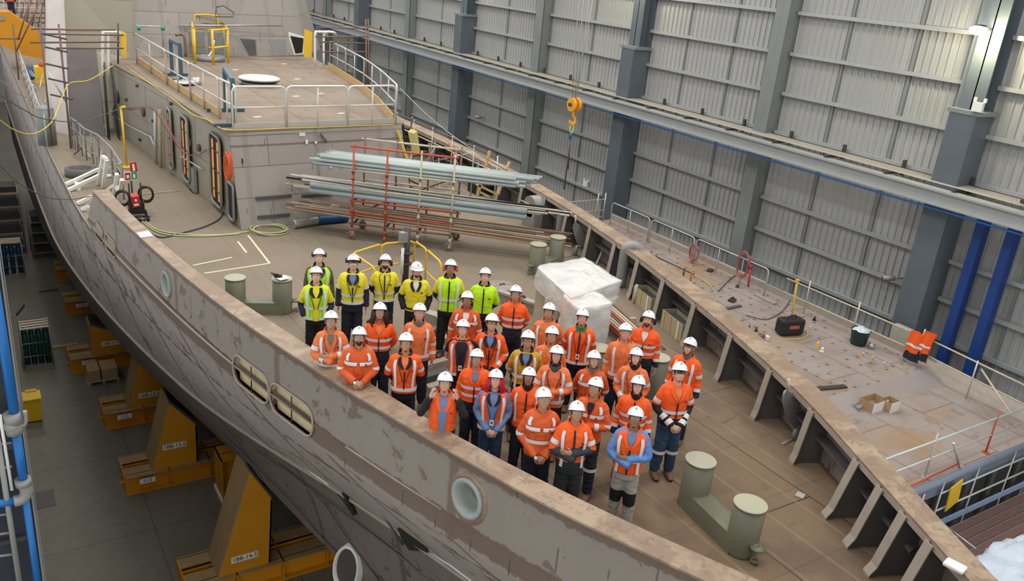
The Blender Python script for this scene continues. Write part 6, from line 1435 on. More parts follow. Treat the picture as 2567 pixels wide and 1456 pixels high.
g = MB(); g.prism(quad_in(S2, .05, .46, .1, .9, -.008), (0, .004, 0)); g.build('red_field', M['red'], b_); g = MB(); g.prism(quad_in(S2, .53, .97, .1, .9, -.008), (0, .004, 0)); g.build('green_field', M['green_sign'], b_)
g = MB(); g.prism(quad_in(S2, .66, .84, .3, .75, -.014), (0, .004, 0)); g.prism(quad_in(S2, .15, .36, .35, .7, -.014), (0, .004, 0)); g.build('white_pictogram', M['paper'], b_)
g = MB(); g.tube([V(p.x, p.y + .03, 0), V(p.x, p.y + .03, S2[2].z)], .02, 6); g.build('pole', M['black'], r)
r = thing('welding_trolley', 'red welding power unit on a black trolley with coiled cables by the bulwark end', 'welder', at(345, 540, z=0)); p = at(345, 545, z=0)
g = MB(); Q = [at(329, 494, y=p.y - .1), at(349, 492, y=p.y - .1), at(352, 518, y=p.y - .1), at(333, 521, y=p.y - .1)]; g.prism(Q, (0, .35, 0)); a_ = g.build('red_unit', M['red'], r)
g = MB(); k = quad_in(Q, .35, .65, .2, .45, -.01); c = sum(k, Vector()) / 4; g.cyl(c, c + V(0, -.03, 0), .03); g.prism(quad_in(Q, .2, .8, .65, .85, -.01), (0, .004, 0)); g.build('dial', M['paper'], a_)
g = MB(); g.box(p + V(0, .1, .25), (.35, .3, .3)); g.tube([p + V(.12, 0, .1), p + V(.12, .0, .9)], .02, 6); g.tube([p + V(-.15, 0, .1), p + V(-.15, .0, .9)], .02, 6); g.build('trolley_frame', M['ink'], r)
for s in (-.2, .2): g = MB(); g.cyl(p + V(s - .02, -.02, .1), p + V(s + .02, -.02, .1), .10); g.build('wheel', M['black'], r)
for c_, rr, lb in ((p + V(.26, .3, .5), .17, 'right'), (p + V(-.3, .25, .45), .16, 'left')): coil('cable_coil', 'black cable coil hanging on the %s of the welding trolley' % lb, c_, rr, M['black'], 5, (.3, 1, 0), .016, 1.1, 'cable')
coil('cable_coil', 'flat black hose ring on the deck below the welding trolley', p + V(.05, -.32, .04), .16, M['black'], 3, (0, 0, 1), .018, .8, 'cable')
# white L frames
def wframe(name, label, segs, w=.09):
    P = [[q if isinstance(q, Vector) else at(*q[:2], z=q[2]) for q in s] for s in segs]; r = thing(name, label, 'frame', P[0][0] * 1, 'white welded frames on the side deck')
    for a, b in P: g = MB(); g.beam(a, b, w, w * .9); g.build('frame_bar', M['white'], r)
wframe('white_trestle', 'large white L-shaped steel frame on the side deck near the hull edge', [((165, 462, .05), (248, 424, .35)), ((172, 476, .05), (262, 433, .35)), ((198, 476, .02), (194, 460, .05)), ((193, 465, .05), (188, 452, .05)), ((247, 462, .02), (258, 392, .95)), ((258, 470, .02), (268, 400, .95)), ((258, 392, .95), (268, 400, .95)), ((255, 415, .6), (265, 423, .6))])
wframe('white_trestle', 'smaller white steel frame standing between the railing and the bulwark end', [((268, 478, .05), (290, 462, .35)), ((286, 492, .02), (293, 436, .8)), ((296, 505, .02), (306, 450, .8)), ((290, 465, .4), (302, 490, .2))])
wframe('white_trestle', 'white steel bars lying half hidden by the bulwark end', [((193, 510, .05), (230, 492, .2)), ((204, 525, .05), (222, 516, .15))], .08)
p = at(203, 440, z=0); r = thing('round_coaming', 'dark round hatch coaming on the side deck', 'hatch', p); g = MB(); g.lathe([(.42, 0), (.42, .22), (.34, .24), (.30, .22), (.30, .02)], p, 28); g.build('ring', M['stiff'], r)
p = at(271, 444, z=0); g = MB(); g.lathe([(.05, 0), (.11, .01), (.11, .07), (.05, .08)], p, 18); tag(g.build('small_ring', M['paper']), 'small white ring on the side deck beside the large white frame', 'ring')
# guard railing snaking along the side deck
path = [at(306, 508, z=0), at(291, 462, z=0), at(268, 420, z=0), at(246, 415, z=0), at(215, 395, z=0), at(205, 385, z=0)]
rl = ['grey rail section nearest the bulwark end on the side deck', 'grey rail section beside the small white frame', 'grey rail section above the large white frame', 'grey rail section right of the round coaming', 'grey rail section at the scaffold foot']
def short_rail(A, B, lb, h=1.0, m=None): rail_panel('side_rail_section', lb, A, B, h, m or M['grey_fit'], 'grey rail sections of the side deck', .024, 2, .02, posts_mid=1)
RP = [V(3.15, 23.2, 0), V(3.25, 24.9, 0), V(3.15, 26.6, 0), V(2.95, 28.2, 0), V(2.95, 29.6, 0), V(2.5, 30.3, 0)]
RP = [at(311, 500, z=0), at(285, 455, z=0), at(252, 420, z=0), at(218, 402, z=0), at(196, 380, z=0), at(183, 372, z=0)]
for i in range(5): short_rail(RP[i], RP[i + 1], rl[i])
LP_ = [at(112, 370, z=0), at(93, 320, z=0), at(78, 270, z=0), at(62, 220, z=0), at(45, 170, z=0)]
for i, lb in enumerate(('galvanised edge rail beside the round grey fender post', 'galvanised edge rail above the fender post', 'galvanised edge rail farther aft along the left hull edge', 'farthest galvanised edge rail at the upper left')): rail_panel('edge_rail_section', lb, LP_[i] + V(.08, 0, 0), LP_[i + 1] + V(.08, 0, 0), 1.0, M['rail'], 'edge rails aft on the left hull', .026, 2, .03, posts_mid=2)
p = at(120, 362, z=0); g = MB(); g.cyl(p, p + V(0, 0, 1.15), .28, n=22); g.ball(p + V(0, 0, 1.15), (.28, .28, .12), 20, 8); tag(g.build('round_fender_post', M['column_light']), 'thick round grey post at the hull edge by the scaffold foot', 'post')
r = thing('yellow_bin_box', 'yellow equipment box with an orange bag on the aft side deck', 'box', at(107, 205, z=0)); p = at(92, 212, z=0)
g = MB(); g.cube(p + V(0, 0, .1), p + V(.95, .8, .75)); g.build('box_body', M['yellow'], r); g = MB(); g.cube(p + V(-.05, -.05, 0), p + V(1.0, .85, .1)); g.build('base', M['wood'], r); g = MB(); g.ball(p + V(.4, .3, .85), (.25, .2, .15)); g.build('orange_bag', M['red_tube'], r)
p = at(72, 182, z=.3); g = MB(); g.cyl(p, p + V(.9, .3, 0), .28, n=18); tag(g.build('blue_drum', M['blue_duct']), 'blue drum lying on the aft side deck left of the yellow box', 'drum')
# scaffold tower at left with rungs
def tube_thing(name, label, segs, m, cat='scaffold', rr=.03, group=None):
    r = thing(name, label, cat, segs[0][1], group)
    for nm, a, b, *mm in segs: g = MB(); g.tube([a, b], rr, 6); g.build(nm, M[mm[0]] if mm else m, r)
    return r
def S_(px, py, y): return at(px, py, y=y)
segs = [('standard', S_(100, 58, 30.5), S_(131, 365, 30.5)), ('standard', S_(147, 60, 30.0), S_(178, 372, 30.0)), ('standard', S_(32, 58, 36), S_(47, 200, 36)), ('standard', S_(296, 58, 31.4), S_(296, 160, 31.4), 'dark_steel')]
for a, b, y in (((78, 73), (290, 75), 31), ((103, 85), (310, 88), 30.5), ((75, 107), (300, 105), 31), ((140, 121), (310, 121), 30.5)): segs.append(('ledger', S_(*a, y), S_(*b, y), 'rust'))
for k, (y0, x0) in enumerate(((86, 112), (118, 113), (160, 116), (197, 122), (237, 127))): segs.append(('transom', S_(x0, y0, 30.5), S_(x0 + 54, y0 + 12, 29.8), 'dark_steel'))
for a, b in (((120, 180), (165, 255)), ((40, 130), (102, 0)), ((45, 100), (75, 0)), ((0, 97), (52, 97))): segs.append(('brace', S_(*a, 31.5 if a[0] > 100 else 37), S_(*b, 31.5 if a[0] > 100 else 37), 'rail' if a[0] > 100 else 'rust'))
tube_thing('scaffold_tower', 'scaffold of rusty tubes with short rungs at the left side of the house', segs, M['rust'])
rnd = random.Random(21); segs = []
for k in range(22):
    t = rnd.random(); a = LP_[0].lerp(LP_[3], t) + V(rnd.uniform(.0, .5), 0, rnd.uniform(.1, .9)); b = a + V(rnd.uniform(-.15, .3), rnd.uniform(-2.2, 2.2), rnd.uniform(-.3, .3)); b.z = max(.05, b.z); segs.append(('tube', a, b, rnd.choice(['rail', 'steel', 'rail_white', 'grey_fit'])))
tube_thing('stored_tubes', 'tangle of galvanised tubes and rails along the left hull edge', segs, M['rail'], rr=.022)
segs = []
for k in range(12):
    t = rnd.random(); a = RP[0].lerp(RP[4], t) + V(rnd.uniform(-.1, .25), 0, rnd.uniform(.05, .8)); b = a + V(rnd.uniform(-.2, .2), rnd.uniform(-1.2, 1.2), rnd.uniform(-.5, .3)); b.z = max(.05, b.z); segs.append(('tube', a, b, rnd.choice(['rail', 'dark_steel', 'grey_fit', 'cable'])))
tube_thing('stored_tubes', 'loose tubes and leads tied along the grey side deck railing', segs, M['rail'], rr=.018)
# right scaffold by the house roof
segs = []
for px in (917, 923): segs.append(('standard', S_(px, 48, 31), S_(px + 3, 300, 31), 'rust'))
for a, b in (((795, 68), (923, 72)), ((790, 92), (922, 92)), ((800, 130), (922, 130)), ((800, 105), (950, 110))): segs.append(('ledger', S_(*a, 31.5), S_(*b, 31)))
tube_thing('scaffold_tower', 'scaffold of tubes with red ends right of the house roof', segs, M['rust'])
# jumble of scaffold tubes and stairs on the far side deck
rnd = random.Random(11); segs = []
for k in range(26):
    x = rnd.uniform(11.2, 13.4); y = rnd.uniform(20.5, 29); a = V(x, y, rnd.uniform(.0, 1.6)); b = a + V(rnd.uniform(-.8, .8), rnd.uniform(-1.6, 1.6), rnd.uniform(-.8, .9)); b.z = max(0.03, b.z); segs.append(('tube', a, b, rnd.choice(['rust', 'rail', 'tube_pale', 'red_tube', 'steel'])))
for k in range(7): y = 20.5 + k * 1.4; segs.append(('standard', V(12.9, y, 0), V(12.9, y, 1.6), 'rail')); segs.append(('ledger', V(12.9, y, 1.1), V(12.9, y + 1.4, 1.1), 'rail')); segs.append(('ledger', V(12.9, y, 1.55), V(12.9, y + 1.4, 1.55), 'rust'))
tube_thing('stored_scaffold', 'tangle of scaffold tubes and rails on the far side deck right of the house', segs, M['rust'], rr=.024)
g = MB(); P = [at(1022, 330, y=21.6), at(1038, 335, y=21.6), at(1045, 388, y=21.6), at(1035, 388, y=21.6)]; g.prism(P, (.3, .4, 0)); tag(g.build('yellow_board', mat('pale_yellow_panel', (.55, .47, .17), .6)), 'pale yellow upright panel right of the house front', 'panel')
for (a, b, lb) in (((1215, 425), (1228, 378), 'tall timber stake standing behind the right ends of the pipes'), ((1268, 425), (1278, 405), 'short timber stake tip near the far bulwark cap')):
    A, B = at(*a, y=19.6), at(*b, y=19.6); g = MB(); g.beam(A + (A - B) * 1.2, B, .09, .05); tag(g.build('timber_stake', M['wood']), lb, 'timber')
r = thing('timber_trestle', 'pale timber frame standing in a black tray by the far bulwark', 'frame', at(1220, 480, z=0)); y = 19.4
for a, b in (((1197, 490), (1203, 456)), ((1195, 462), (1248, 488)), ((1248, 488), (1255, 465)), ((1200, 480), (1225, 492))): g = MB(); g.beam(at(*a, y=y), at(*b, y=y), .08, .06); g.build('frame_bar', M['wood'], r)
g = MB(); p = at(1225, 485, z=0); g.cube(p + V(-.5, -.2, 0), p + V(.5, .5, .3)); g.build('black_tray', M['ink'], r)
# ================================================================== ON THE HOUSE ROOF
rail_m = M['rail_white']
FRr = [(at(586, 326, z=RZ), at(718, 322, z=RZ)), (at(721, 321, z=RZ), at(872, 316, z=RZ)), (at(874, 316, z=RZ), at(992, 311, z=RZ))]
for i, ((a, b), lb) in enumerate(zip(FRr, ('left white guard rail panel on the front edge of the house roof', 'middle white guard rail panel on the front edge of the house roof', 'right white guard rail panel on the front edge of the house roof'))):
    a.y += .06; b.y += .06; rail_panel('roof_rail_panel', lb, a, b, 1.05, rail_m, 'front roof rail panels', .028, 1, .12, toe=M['rail'], posts_mid=1 if i else 0)
    for q in (b,): g = MB(); g.beam(q + V(0, .02, 0), q + V(0, .02, .55), .04, .04); tag(g.build('rail_clamp_post', M['dark_steel']), 'short dark clamp post right of the %s front roof rail panel' % ('left', 'middle', 'right')[i], 'post')
LRp = [at(582, 322, z=RZ), at(540, 298, z=RZ), at(469, 252, z=RZ), at(410, 213, z=RZ), at(336, 160, z=RZ)]
for i, lb in enumerate(('left roof edge rail panel at the front corner', 'second left roof edge rail panel, beside the blue trestle', 'third left roof edge rail panel, with the timber toe board', 'farthest left roof edge rail panel, below the bridge front')):
    a, b = LRp[i] + V(.1, 0, 0), LRp[i + 1] + V(.1, 0, 0); rail_panel('roof_rail_panel', lb, a, b, 1.05, M['rail'] if i else rail_m, 'left roof rail panels', .028, 1, .12, posts_mid=1)
    if i: g = MB(); g.beam(a + V(.06, 0, .12), b + V(.06, 0, .12), .03, .22); tag(g.build('toe_board', M['wood']), ('', 'timber toe board inside the second left roof rail', 'timber toe board inside the third left roof rail', 'timber toe board inside the farthest left roof rail')[i], 'board')
RRp = [at(1000, 308, z=RZ), at(960, 262, z=RZ), at(918, 225, z=RZ), at(872, 195, z=RZ), at(833, 172, z=RZ)]
for i, lb in enumerate(('right roof edge rail panel at the front corner', 'second right roof edge rail panel', 'third right roof edge rail panel, red-banded', 'farthest right roof edge rail panel, by the yellow gate')):
    a, b = RRp[i] - V(.1, 0, 0), RRp[i + 1] - V(.1, 0, 0); rail_panel('roof_rail_panel', lb, a, b, 1.05, M['rail'], 'right roof rail panels', .028, 1, .12, posts_mid=1)
    g = MB(); g.beam(a + V(-.08, 0, .12), b + V(-.08, 0, .12), .03, .24); tag(g.build('toe_board', M['wood']), ('timber toe board at the front of the right roof rail', 'timber toe board inside the second right roof rail', 'timber toe board inside the third right roof rail', 'timber toe board inside the farthest right roof rail')[i], 'board')
# yellow hatch guard with grey drum
r = thing('roof_hatch_guard', 'yellow guard cage round a hatch on the house roof below the bridge', 'railing', at(525, 155, z=RZ))
cg = [at(486, 150, z=RZ), at(490, 160, z=RZ), at(535, 163, z=RZ), at(573, 158, z=RZ), at(562, 140, z=RZ), at(485, 138, z=RZ)]
for i in range(6):
    g = MB(); g.tube([cg[i], cg[i] + V(0, 0, 1.25)], .045, 8); g.build('post', M['yellow'], r)
for h_ in (1.25, .62): g = MB(); g.tube([q + V(0, 0, h_) for q in cg], .04, 8, closed=True); g.build('ring_rail', M['yellow'], r)
g = MB(); q = cg[4]; g.tube(smooth_path([cg[5] + V(.1, 0, 0), cg[5] + V(.1, 0, 1.4), cg[5] + V(.3, 0, 1.55), cg[4] + V(-.4, 0, 1.55), cg[4] + V(-.2, 0, 1.4), cg[4] + V(-.2, 0, 0)], 4), .035, 8); g.build('ladder_hoop', M['yellow'], r)
p = at(527, 152, z=RZ); r = thing('roof_hatch', 'grey hatch with two upright grey lids inside the yellow cage', 'hatch', p)
g = MB(); g.lathe([(.55, 0), (.55, .16), (.45, .18), (.43, .05)], p, 28); g.build('coaming', M['grey_fit'], r)
for s in (-.36, .36): g = MB(); g.box(p + V(s, .5, .62), (.6, .06, .85)); o = g.build('lid', M['column_light'], r); md = o.modifiers.new('b', 'BEVEL'); md.width = .15; md.segments = 4; md.affect = 'EDGES'
g = MB(); g.tube(smooth_path([p + V(-.1, -.1, .15), p + V(.1, 0, .4), p + V(.2, .1, .75)], 4), .03, 6); g.build('handle', M['paper'], r)
p = at(650, 213, z=RZ); r = thing('round_hatch', 'round white-topped hatch standing on the house roof', 'hatch', p)
g = MB(); g.lathe([(.55, 0), (.58, .06), (.55, .12)], p, 36); g.build('base_ring', M['grey_fit'], r); g = MB(); g.lathe([(.5, .12), (.64, .15), (.64, .19)], p, 36); g.build('seal_ring', M['black'], r); g = MB(); g.lathe([(.66, .19), (.67, .24), (.60, .27), (.01, .29)], p, 36); g.build('lid', M['white'], r)
# teal trestle frames
for i, (A, B, lb) in enumerate(((at(432, 190, z=RZ), at(455, 205, z=RZ), 'teal steel trestle on the roof behind the left rail'), (at(566, 280, z=RZ), at(586, 318, z=RZ), 'teal steel trestle at the front left roof corner'))):
    r = thing('steel_trestle', lb, 'trestle', A, 'teal trestles on the house roof')
    for q in (A, B): g = MB(); g.beam(q, q + V(0, 0, 1.15), .10, .10); g.build('leg', M['navy_frame'], r)
    g = MB(); g.beam(A + V(0, 0, 1.15), B + V(0, 0, 1.15), .10, .10); g.build('top_beam', M['navy_frame'], r)
    for q in (A, B): g = MB(); g.beam(q + V(-.5, 0, .05), q + V(.5, 0, .05), .08, .08); g.build('foot', M['navy_frame'], r)
for px, py, lb in ((459, 207, 'flat grey film bundle on the roof by the left rail'), (490, 205, 'shiny crumpled foil lump on the roof right of the teal trestle')):
    p = at(px, py, z=RZ + .08); g = MB(); g.ball(p, (.40, .25, .08) if px < 480 else (.20, .2, .15), 16, 10); g.v = [q + V(.05, .05, .04) * mnoise.noise(q * 9) for q in g.v]; tag(g.build('film_bundle', M['silver']), lb, 'bundle')
for k, (px, py) in enumerate(((590, 175), (712, 160), (745, 198), (803, 234), (742, 241), (645, 293), (855, 284))):
    p = at(px, py, z=RZ + .004); g = MB(); g.box(p, (.22, .10, .006), rz=.3); tag(g.build('tape_patch', M['paper']), 'small white tape patch on the house roof plating', 'tape', 'white tape patches on the house roof')
# yellow gates and white ladder hoops at both roof sides
for (P4, lb) in ((((300, 78), (316, 82), (318, 146), (305, 138)), 'yellow swing gate at the top of the left roof ladder'), (((764, 73), (783, 80), (781, 146), (762, 142)), 'yellow swing gate at the right rear roof corner')):
    y = 32.0 if P4[0][0] < 500 else 34.0; g = MB(); g.prism([at(*q, y=y) for q in P4], (0, .05, 0)); tag(g.build('safety_gate', M['yellow']), lb, 'gate', None)
for (px0, px1, pyb, y, lb) in ((258, 272, 190, 31.8, 'white ladder hoops at the top of the left roof ladder'), (790, 812, 165, 33.0, 'white ladder hoops at the right rear roof corner')):
    r = thing('ladder_hoops', lb, 'ladder', at(px0, pyb, y=y))
    for px in (px0, px1): g = MB(); g.tube(smooth_path([at(px, pyb, y=y), at(px, 88, y=y), at(px + 6, 80, y=y), at(px + 26, 82, y=y), at(px + 30, 92, y=y + .6)], 4), .05, 8); g.build('hoop', M['white'], r)
# yellow hose on the roof edge and hanging lines
def line3(name, label, pts, m, rr, cat='hose'): g = MB(); g.tube(smooth_path(pts, 8), rr, 6); return tag(g.build(name, m), label, cat)
line3('edge_hose', 'yellow hose lying along the left and front edges of the house roof', [at(*q, z=RZ + .03) for q in ((318, 168), (370, 205), (430, 245), (480, 285), (520, 300), (556, 322), (600, 326), (700, 322), (800, 319), (990, 312))], M['yellow_hose'], .011)
y_ = 30.0
line3('hanging_hose', 'yellow hose sagging between the scaffold and the left picture edge', [S_(-20, 285, 24), S_(35, 325, 26), S_(85, 335, 27), S_(130, 305, 28.5), S_(155, 245, 29.5), S_(175, 209, 29.8), S_(225, 200, 30.5), S_(285, 163, 31.5)], M['yellow_hose'], .015)
line3('hanging_cable', 'dark cable sagging from the left edge past the scaffold to the yellow post', [S_(-20, 225, 22), S_(60, 275, 24), S_(110, 298, 26), S_(200, 305, 27.5), S_(260, 288, 28), S_(303, 271, 28.3)], M['cable'], .014, 'cable')
line3('hanging_cable', 'grey cable drooping across the hull side at left to the bulwark end', [S_(-10, 405, 15), S_(50, 460, 17), S_(110, 492, 19), S_(170, 500, 20.5), S_(228, 492, 21.3)], M['cable'], .010, 'cable')
line3('hanging_cable', 'upper grey cable running down from the left edge to the hull rail', [S_(-10, 190, 24), S_(30, 225, 25), S_(65, 245, 27)], M['wire'], .013, 'cable')
line3('stay_wire', 'thin pale stay wire from the house roof corner down to the far bulwark', [at(1003, 222, y=21.7), at(1090, 305, y=20.5), at(1200, 385, y=19), at(1320, 455, z=CH)], M['wire'], .014, 'wire')
p = at(318, 420, z=0); tp_ = at(303, 270, y=p.y); r = thing('yellow_post', 'tall yellow post carrying cables on the side deck', 'post', p); g = MB(); g.tube([p, tp_], .032, 8); g.tube([tp_, tp_ + V(.1, -.1, .05)], .04, 8); g.build('post', M['yellow'], r); g = MB(); g.lathe([(.16, 0), (.16, .04), (.05, .05)], p, 18); g.build('foot', M['yellow'], r)
for k in range(3): line3('strung_hose', 'dusty red hose strung along the house side from the yellow post', [tp_ + V(0, 0, -.02 * k), sp(365, 276 - 3 * k, .3), sp(405, 270 + 2 * k, .25), sp(440, 320 + 6 * k, .2), sp(470, 375 + 2 * k, .15), sp(500, 390 - k, .12), sp(530, 372 + 3 * k, .12)], M['pink_hose'] if k < 2 else M['cable'], .010)['group'] = 'hoses strung on the house side'
coil('orange_cable_coil', 'orange cable coil hanging at the front left corner of the house', V(5.2, 20.75, 1.55), .12, M['orange_hose'], 8, (1, .25, 0), .014, 2.6, 'cable')
for k, (px0, px1) in enumerate(((400, 397), (412, 409))): 
    line3('side_duct', ('grey ribbed strip beside the farthest door opening', 'cream vertical board beside the farthest door opening')[k], [sp(px0, 452 - 4 * k, .1), sp(px1, 275, .1)], (M['silver'], M['crate_wood'])[k], .05, ('strip', 'board')[k])
# ================================================================== UPPER LEFT BACKGROUND
r = thing('gantry_beam', 'big ochre yellow gantry beam at the top left edge', 'gantry', V(.6, 45, 1))
g = MB(); yy = 48; P = [S_(-40, 30, yy), S_(25, 30, yy), S_(95, 80, yy), S_(112, 150, yy), S_(60, 138, yy), S_(-40, 95, yy)]; g.prism(P, (0, 1.2, 0)); g.build('beam', M['lift_yellow'], r)
g = MB(); g.prism([S_(-40, 46, yy - .05), S_(8, 40, yy - .05), S_(14, 50, yy - .05), S_(-40, 58, yy - .05)], (0, .04, 0)); g.build('grey_label', M['grey_fit'], r)
segs = []; rnd = random.Random(5)
for k in range(9): x = 8 + k * 13; segs.append(('standard', S_(x, -30, 60), S_(x + 3, 75, 60), rnd.choice(['rust', 'rail', 'tube_pale'])))
for k in range(7): y = -6 + k * 12; segs.append(('ledger', S_(0, y, 60), S_(118, y + 3, 60), rnd.choice(['rust', 'rail', 'tube_pale'])))
for k in range(6): segs.append(('brace', S_(15 + k * 16, 70, 60), S_(30 + k * 16, 0, 60)))
tube_thing('far_scaffold', 'distant scaffolding above the yellow gantry beam at top left', segs, M['rust'], rr=.05)
g = MB(); g.cube((-2.5, 62, -1), (4.6, 62.5, 12)); tag(g.build('far_screen', mat('pale_far_screen', (.50, .42, .40), .7, 0, .25, 1)), 'pale pinkish screen wall behind the distant scaffolding at top left', 'screen')
fp_ = S_(30, 36, 56); person(30, 0, 'distant person in orange hi-vis shirt standing above the gantry beam at top left', top='hi', cuff=1.5, arms=('up',), pose='side', pos=(fp_.x, fp_.y, 0), z0=S_(30, 45, 56).z, seed=50, chest=False, logo=False)
A_, B_ = ('up', 'low'), ('waist', 'brace')
NV, BK = M['black'], M['ink']; LBL = mat('royal_blue_strap', (.02, .06, .35), .5); PUR = mat('purple_strap', (.12, .03, .12), .5)
person(800, 622, 'grey-haired person in lime vest over olive sleeves at the back left of the group', top='ol', vest='li', tapes=('brace', 'mid'), collar='bk', vneck='ol', skin='d', hair='g', muffs='up', legs='bk', chest=False, pose='side', seed=1, zipc='bk')
person(793, 667, 'person in open lime vest over yellow shirt, hands in pockets at far left', top='ye', sleeve='ye', vest='li', tapes=('brace', 'mid', 'hem'), collar='bk', vneck='ye', vest_open=4., cuff=.72, skin='d', hair='b', legs='bk', lanyard=NV, pose='pocket', chest=False, seed=2)
person(886, 636, 'person with moustache in taped yellow shirt with navy cuffs, arms hanging at the sides', top='ye', cuff=.62, lower='nv', cut=.98, tapes=('mid', 'waist'), arms=('up',), collar='nv', vneck='lb', skin='d', hair='b', beard='stache', glasses='d', muffs='up', legs='nv', pose='side', lanyard=NV, fat=1.08, h=1.80, seed=3)
person(967, 636, 'bearded person in taped yellow shirt wearing black ear muffs over the ears', top='ye', cuff=.62, lower='nv', cut=.98, tapes=('mid', 'waist'), arms=('up',), collar='nv', skin='d', hair='k', beard='full', glasses='k', muffs='blk', legs='nv', pose='behind', lanyard=NV, seed=4)
person(1046, 655, 'person in plain yellow shirt with black undersleeves looking down, hand in pocket', top='ye', cuff=.62, collar='bk', vneck='wt', skin='d', hair='b', beard='full', legs='bk', pose='pocket', h=1.76, pitch=2, hyaw=14, belt=True, seed=5, zipc=None, lower='bk', cut=.96)
person(1131, 649, 'person in zipped lime vest with bright red ear muffs', top='ye', vest='li', cuff=.72, tapes=('brace', 'mid'), collar='bk', skin='c', hair='k', glasses='c', muffs='red', legs='bk', pose='behind', h=1.80, chest=False, seed=6)
person(1218, 670, 'person in plain lime pullover with black collar and no tape', top='li', lower='bk', cut=1.03, cuff=.9, collar='bk', skin='d', hair='b', glasses='c', legs='bk', pose='behind', fat=1.05, seed=7)
person(1173, 729, 'smiling person in deep orange taped drill shirt in front of the red ear muffs wearer', top='dk', tapes=('yoke', 'waist'), arms=('mid',), skin='c', hair='k', glasses='c', vneck='wt', legs='nv', pose='side', fat=1.05, seed=8, zipc=None)
person(1295, 714, 'person in orange fleece with navy lower half, left of the plastic-wrapped machine', top='hi', lower='nv', cut=1.10, cuff=1.5, tapes=('mid', 'chest'), arms=('mid',), skin='b', hair='k', glasses='c', pose='behind', seed=9)
person(1379, 758, 'person in faded orange shirt just left of the green bandana wearer, before the plastic wrap', top='lt', tapes=('brace', 'waist'), arms=('mid',), skin='b', hair='k', glasses='c', vneck='lt', pose='behind', seed=10, yaw=-6, zipc=None)
person(1053, 759, 'stocky person in faded orange shirt with a pale neck band, below the person looking down', top='lt', tapes=('brace', 'waist'), arms=('mid', 'low'), skin='a', hair='none', pose='side', scarf='kh', fat=1.08, seed=11, zipc=None, glasses='c')
person(953, 757, 'person with long black hair in orange hooded fleece with navy lower half', top='hi', lower='nv', cut=1.08, cuff=1.45, tapes=('mid', 'chest'), arms=('low',), skin='b', hair='k', hood='long', glasses='c', beard='goat', vneck='lt', pose='behind', seed=12)
person(830, 778, 'person with folded arms in faded orange shirt at the rail below the open lime vest', top='lt', tapes=('brace', 'waist'), arms=('up', 'low'), skin='b', hair='k', glasses='c', pose='cross', lanyard=PUR, vneck='kh', seed=13, zipc=None)
person(1463, 773, 'person with green bandana and long moustache in orange vest before the plastic wrap', top='hi', vest='hi', cuff=1.4, tapes=('brace', 'hem'), arms=('up',), skin='a', hair='k', beard='goat', glasses='c', scarf='gn', lanyard=M['logo_red'], badge=True, pose='behind', seed=14)
person(1629, 778, 'bearded person in orange fleece with ear muffs at the right of the back rows', top='hi', lower='nv', cut=1.06, cuff=1.5, tapes=('mid', 'chest'), arms=('mid', 'low'), skin='a', hair='b', beard='full', muffs='blk', vneck='wt', pose='side', seed=15, yaw=-8)
person(1162, 800, 'bare-armed person in orange vest over black top, hand on hip', top='bk', vest='hi', tapes=('brace', 'hem'), vneck='bk', vest_open=16., skin='d', hair='k', glasses='c', short=True, legs='bk', lanyard=LBL, badge=True, pose='hip', pose2='behind', h=1.68, seed=16, chest=False)
person(1235, 785, 'person in dark-rimmed glasses and orange jacket over a blue shirt with a grimy hard hat', top='hi', tapes=('brace',), arms=('mid', 'low'), collar='nv', vneck='lb', skin='a', hair='k', glasses='k', pose='clasp', lanyard=BK, fat=1.06, seed=17, logo=False, cuff=1.8)
person(901, 818, 'bearded person in deep orange shirt leaning on the rail with clasped hands and a wristwatch', top='dk', tapes=('yoke',), arms=('mid',), skin='b', hair='k', beard='full', glasses='c', hood=None, legs='gr', pose='lean', watch=True, fat=1.06, seed=18, zipc=None)
person(1019, 833, 'person in orange jacket framed with silver tape and an open black collar', top='hi', lower='nv', cut=.95, cuff=.9, tapes=('brace', 'waist'), arms=('up',), collar='bk', vneck='lt', skin='b', hair='k', glasses='c', beard='goat', pose='behind', lanyard=NV, seed=19)
person(1386, 817, 'person with goatee in faded orange shirt below the half-hidden one', top='lt', tapes=('brace', 'waist'), arms=('mid',), skin='b', hair='k', beard='goat', glasses='c', vneck='lt', pose='side', seed=20, zipc=None)
person(1571, 809, 'person in faded orange shirt left of the ear-muffed orange fleece, glasses in shadow', top='lt', tapes=('brace', 'waist'), arms=('mid',), skin='a', hair='none', glasses='c', vneck='lt', pose='side', seed=21, yaw=6, zipc=None)
person(1326, 827, 'person in mustard yellow jacket with black collar and round dark glasses', top='mu', lower='bk', cut=1.02, cuff=1.3, tapes=('brace', 'mid'), arms=('mid',), collar='bk', vneck='lb', skin='b', hair='k', glasses='k', pose='behind', seed=22, chest=False)
person(1733, 845, 'person in red glasses and pale balaclava, rightmost of the group', top='hi', tapes=('brace',), arms=('up', 'low'), hood='kh', skin='a', glasses='r', pose='side', knee='lo', seed=23, yaw=-14, cuff=1.5, h=1.74)
person(1398, 865, 'person with folded arms and slate grey neck scarf in faded orange shirt', top='lt', tapes=('brace', 'waist'), arms=('up', 'low'), hood='bk', scarf='sg', skin='a', glasses='c', pose='cross', seed=24, lanyard=BK, zipc=None)
person(1598, 871, 'person in black balaclava with faded orange shirt and gloves held in front', top='lt', tapes=('brace', 'waist'), arms=('up', 'low'), hood='bk', skin='d', glasses='c', pose='clasp', h=1.68, seed=25, lanyard=PUR, zipc=None)
person(1492, 878, 'person in patterned balaclava and deep orange shirt, hard hat with a red emblem', top='dk', tapes=('yoke', 'waist'), arms=('mid',), hood='tan', skin='a', glasses='c', pose='behind', seed=26, logo='red', hyaw=8, zipc=None, h=1.68)
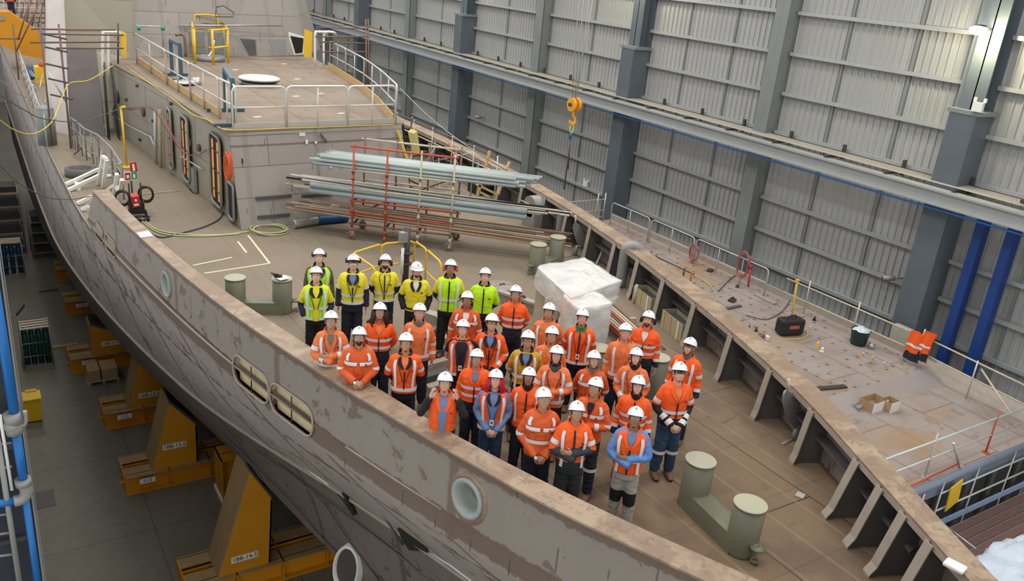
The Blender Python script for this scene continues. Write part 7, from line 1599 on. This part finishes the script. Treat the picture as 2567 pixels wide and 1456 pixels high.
person(1197, 874, 'laughing person in orange zip fleece with black hood in the middle of the group', top='hi', lower='bk', cut=1.03, tapes=('chest', 'mid'), arms=(), hood=None, collar='hi', vneck='lb', skin='b', hair='k', glasses='c', pose='side', h=1.66, fat=1.05, seed=27)
person(1707, 907, 'person in dark glasses and orange jacket with black striped sleeves, front right', top='hi', lower='bk', cut=1.05, cuff=.75, tapes=('mid',), arms=('low', 'cuff', 'up'), vneck='lt', collar='hi', skin='d', hair='b', beard='goat', glasses='d', pose='clasp', legs='je', knee='lo', yaw=22, hyaw=-10, fat=1.08, h=1.78, seed=28)
person(1328, 920, 'moustached person in black balaclava and orange fleece behind the clasped hands in front', top='hi', cuff=1.1, tapes=('vyoke',), arms=('up',), hood='bk', skin='c', beard='stache', glasses='c', pose='side', h=1.66, seed=29)
person(1603, 941, 'person with dark fringe and black chin hood in orange fleece with two silver bands', top='hi', lower='nv', cut=1.06, cuff=1.4, tapes=('mid', 'chest'), arms=('mid', 'low'), hood='bk', skin='d', pose='side', h=1.70, seed=30)
person(1496, 945, 'person with folded arms in deep orange shirt and navy trousers with one boot forward', top='dk', tapes=('yoke',), arms=('mid', 'low'), skin='b', hair='k', glasses='c', vneck='bk', pose='cross', knee='hi', yaw=-12, h=1.74, seed=31, zipc=None, walk=-.10)
person(1245, 925, 'person with long bright red hair, blue shirt, orange vest and jeans', top='lb', vest='hi', tapes=('brace', 'hem'), collar='bk', vneck='lb', vest_open=10., skin='d', hair='r', legs='je', lanyard=LBL, badge=True, pose='clasp', h=1.66, fat=.97, seed=32, chest=False, boots='boot_dark')
person(1117, 932, 'person raising both hands to the hard hat in orange vest with black sleeves', top='bl', sleeve='bk', under='lb', vest='hi', lower='nv', cut=1.0, collar='hi', vneck='lb', vest_open=6., skin='a', hair='b', beard='goat', glasses='c', legs='nv', pose='raised', h=1.70, seed=33, chest=True)
person(1366, 971, 'person in deep orange shirt with wide chest tape and clasped hands at the front rail', top='dk', tapes=('yoke', 'mid'), arms=('mid',), skin='b', hair='none', glasses='c', pose='clasp', watch=True, knee='lo', fat=1.08, yaw=8, seed=34, h=1.76, zipc=None, roll=-6)
person(1449, 1005, 'stocky person with folded dark sleeves in orange zip jacket with long dark hem', top='hi', lower='dg', cut=1.03, cuff=.95, tapes=('brace', 'mid'), arms=('up',), skin='b', hair='k', glasses='c', pose='cross', legs='dg', fat=1.12, h=1.70, seed=35, yaw=8)
person(1597, 1019, 'person with folded blue sleeves, orange vest and pale grey trousers, nearest the camera', top='bl', vest='hi', under='bl', tapes=('brace', 'mid'), collar='hi', vneck='lb', skin='c', hair='k', beard='goat', glasses='c', pose='cross', legs='gr', knee_pads=True, h=1.72, seed=36, watch=False, chest=False, walk=-.05)
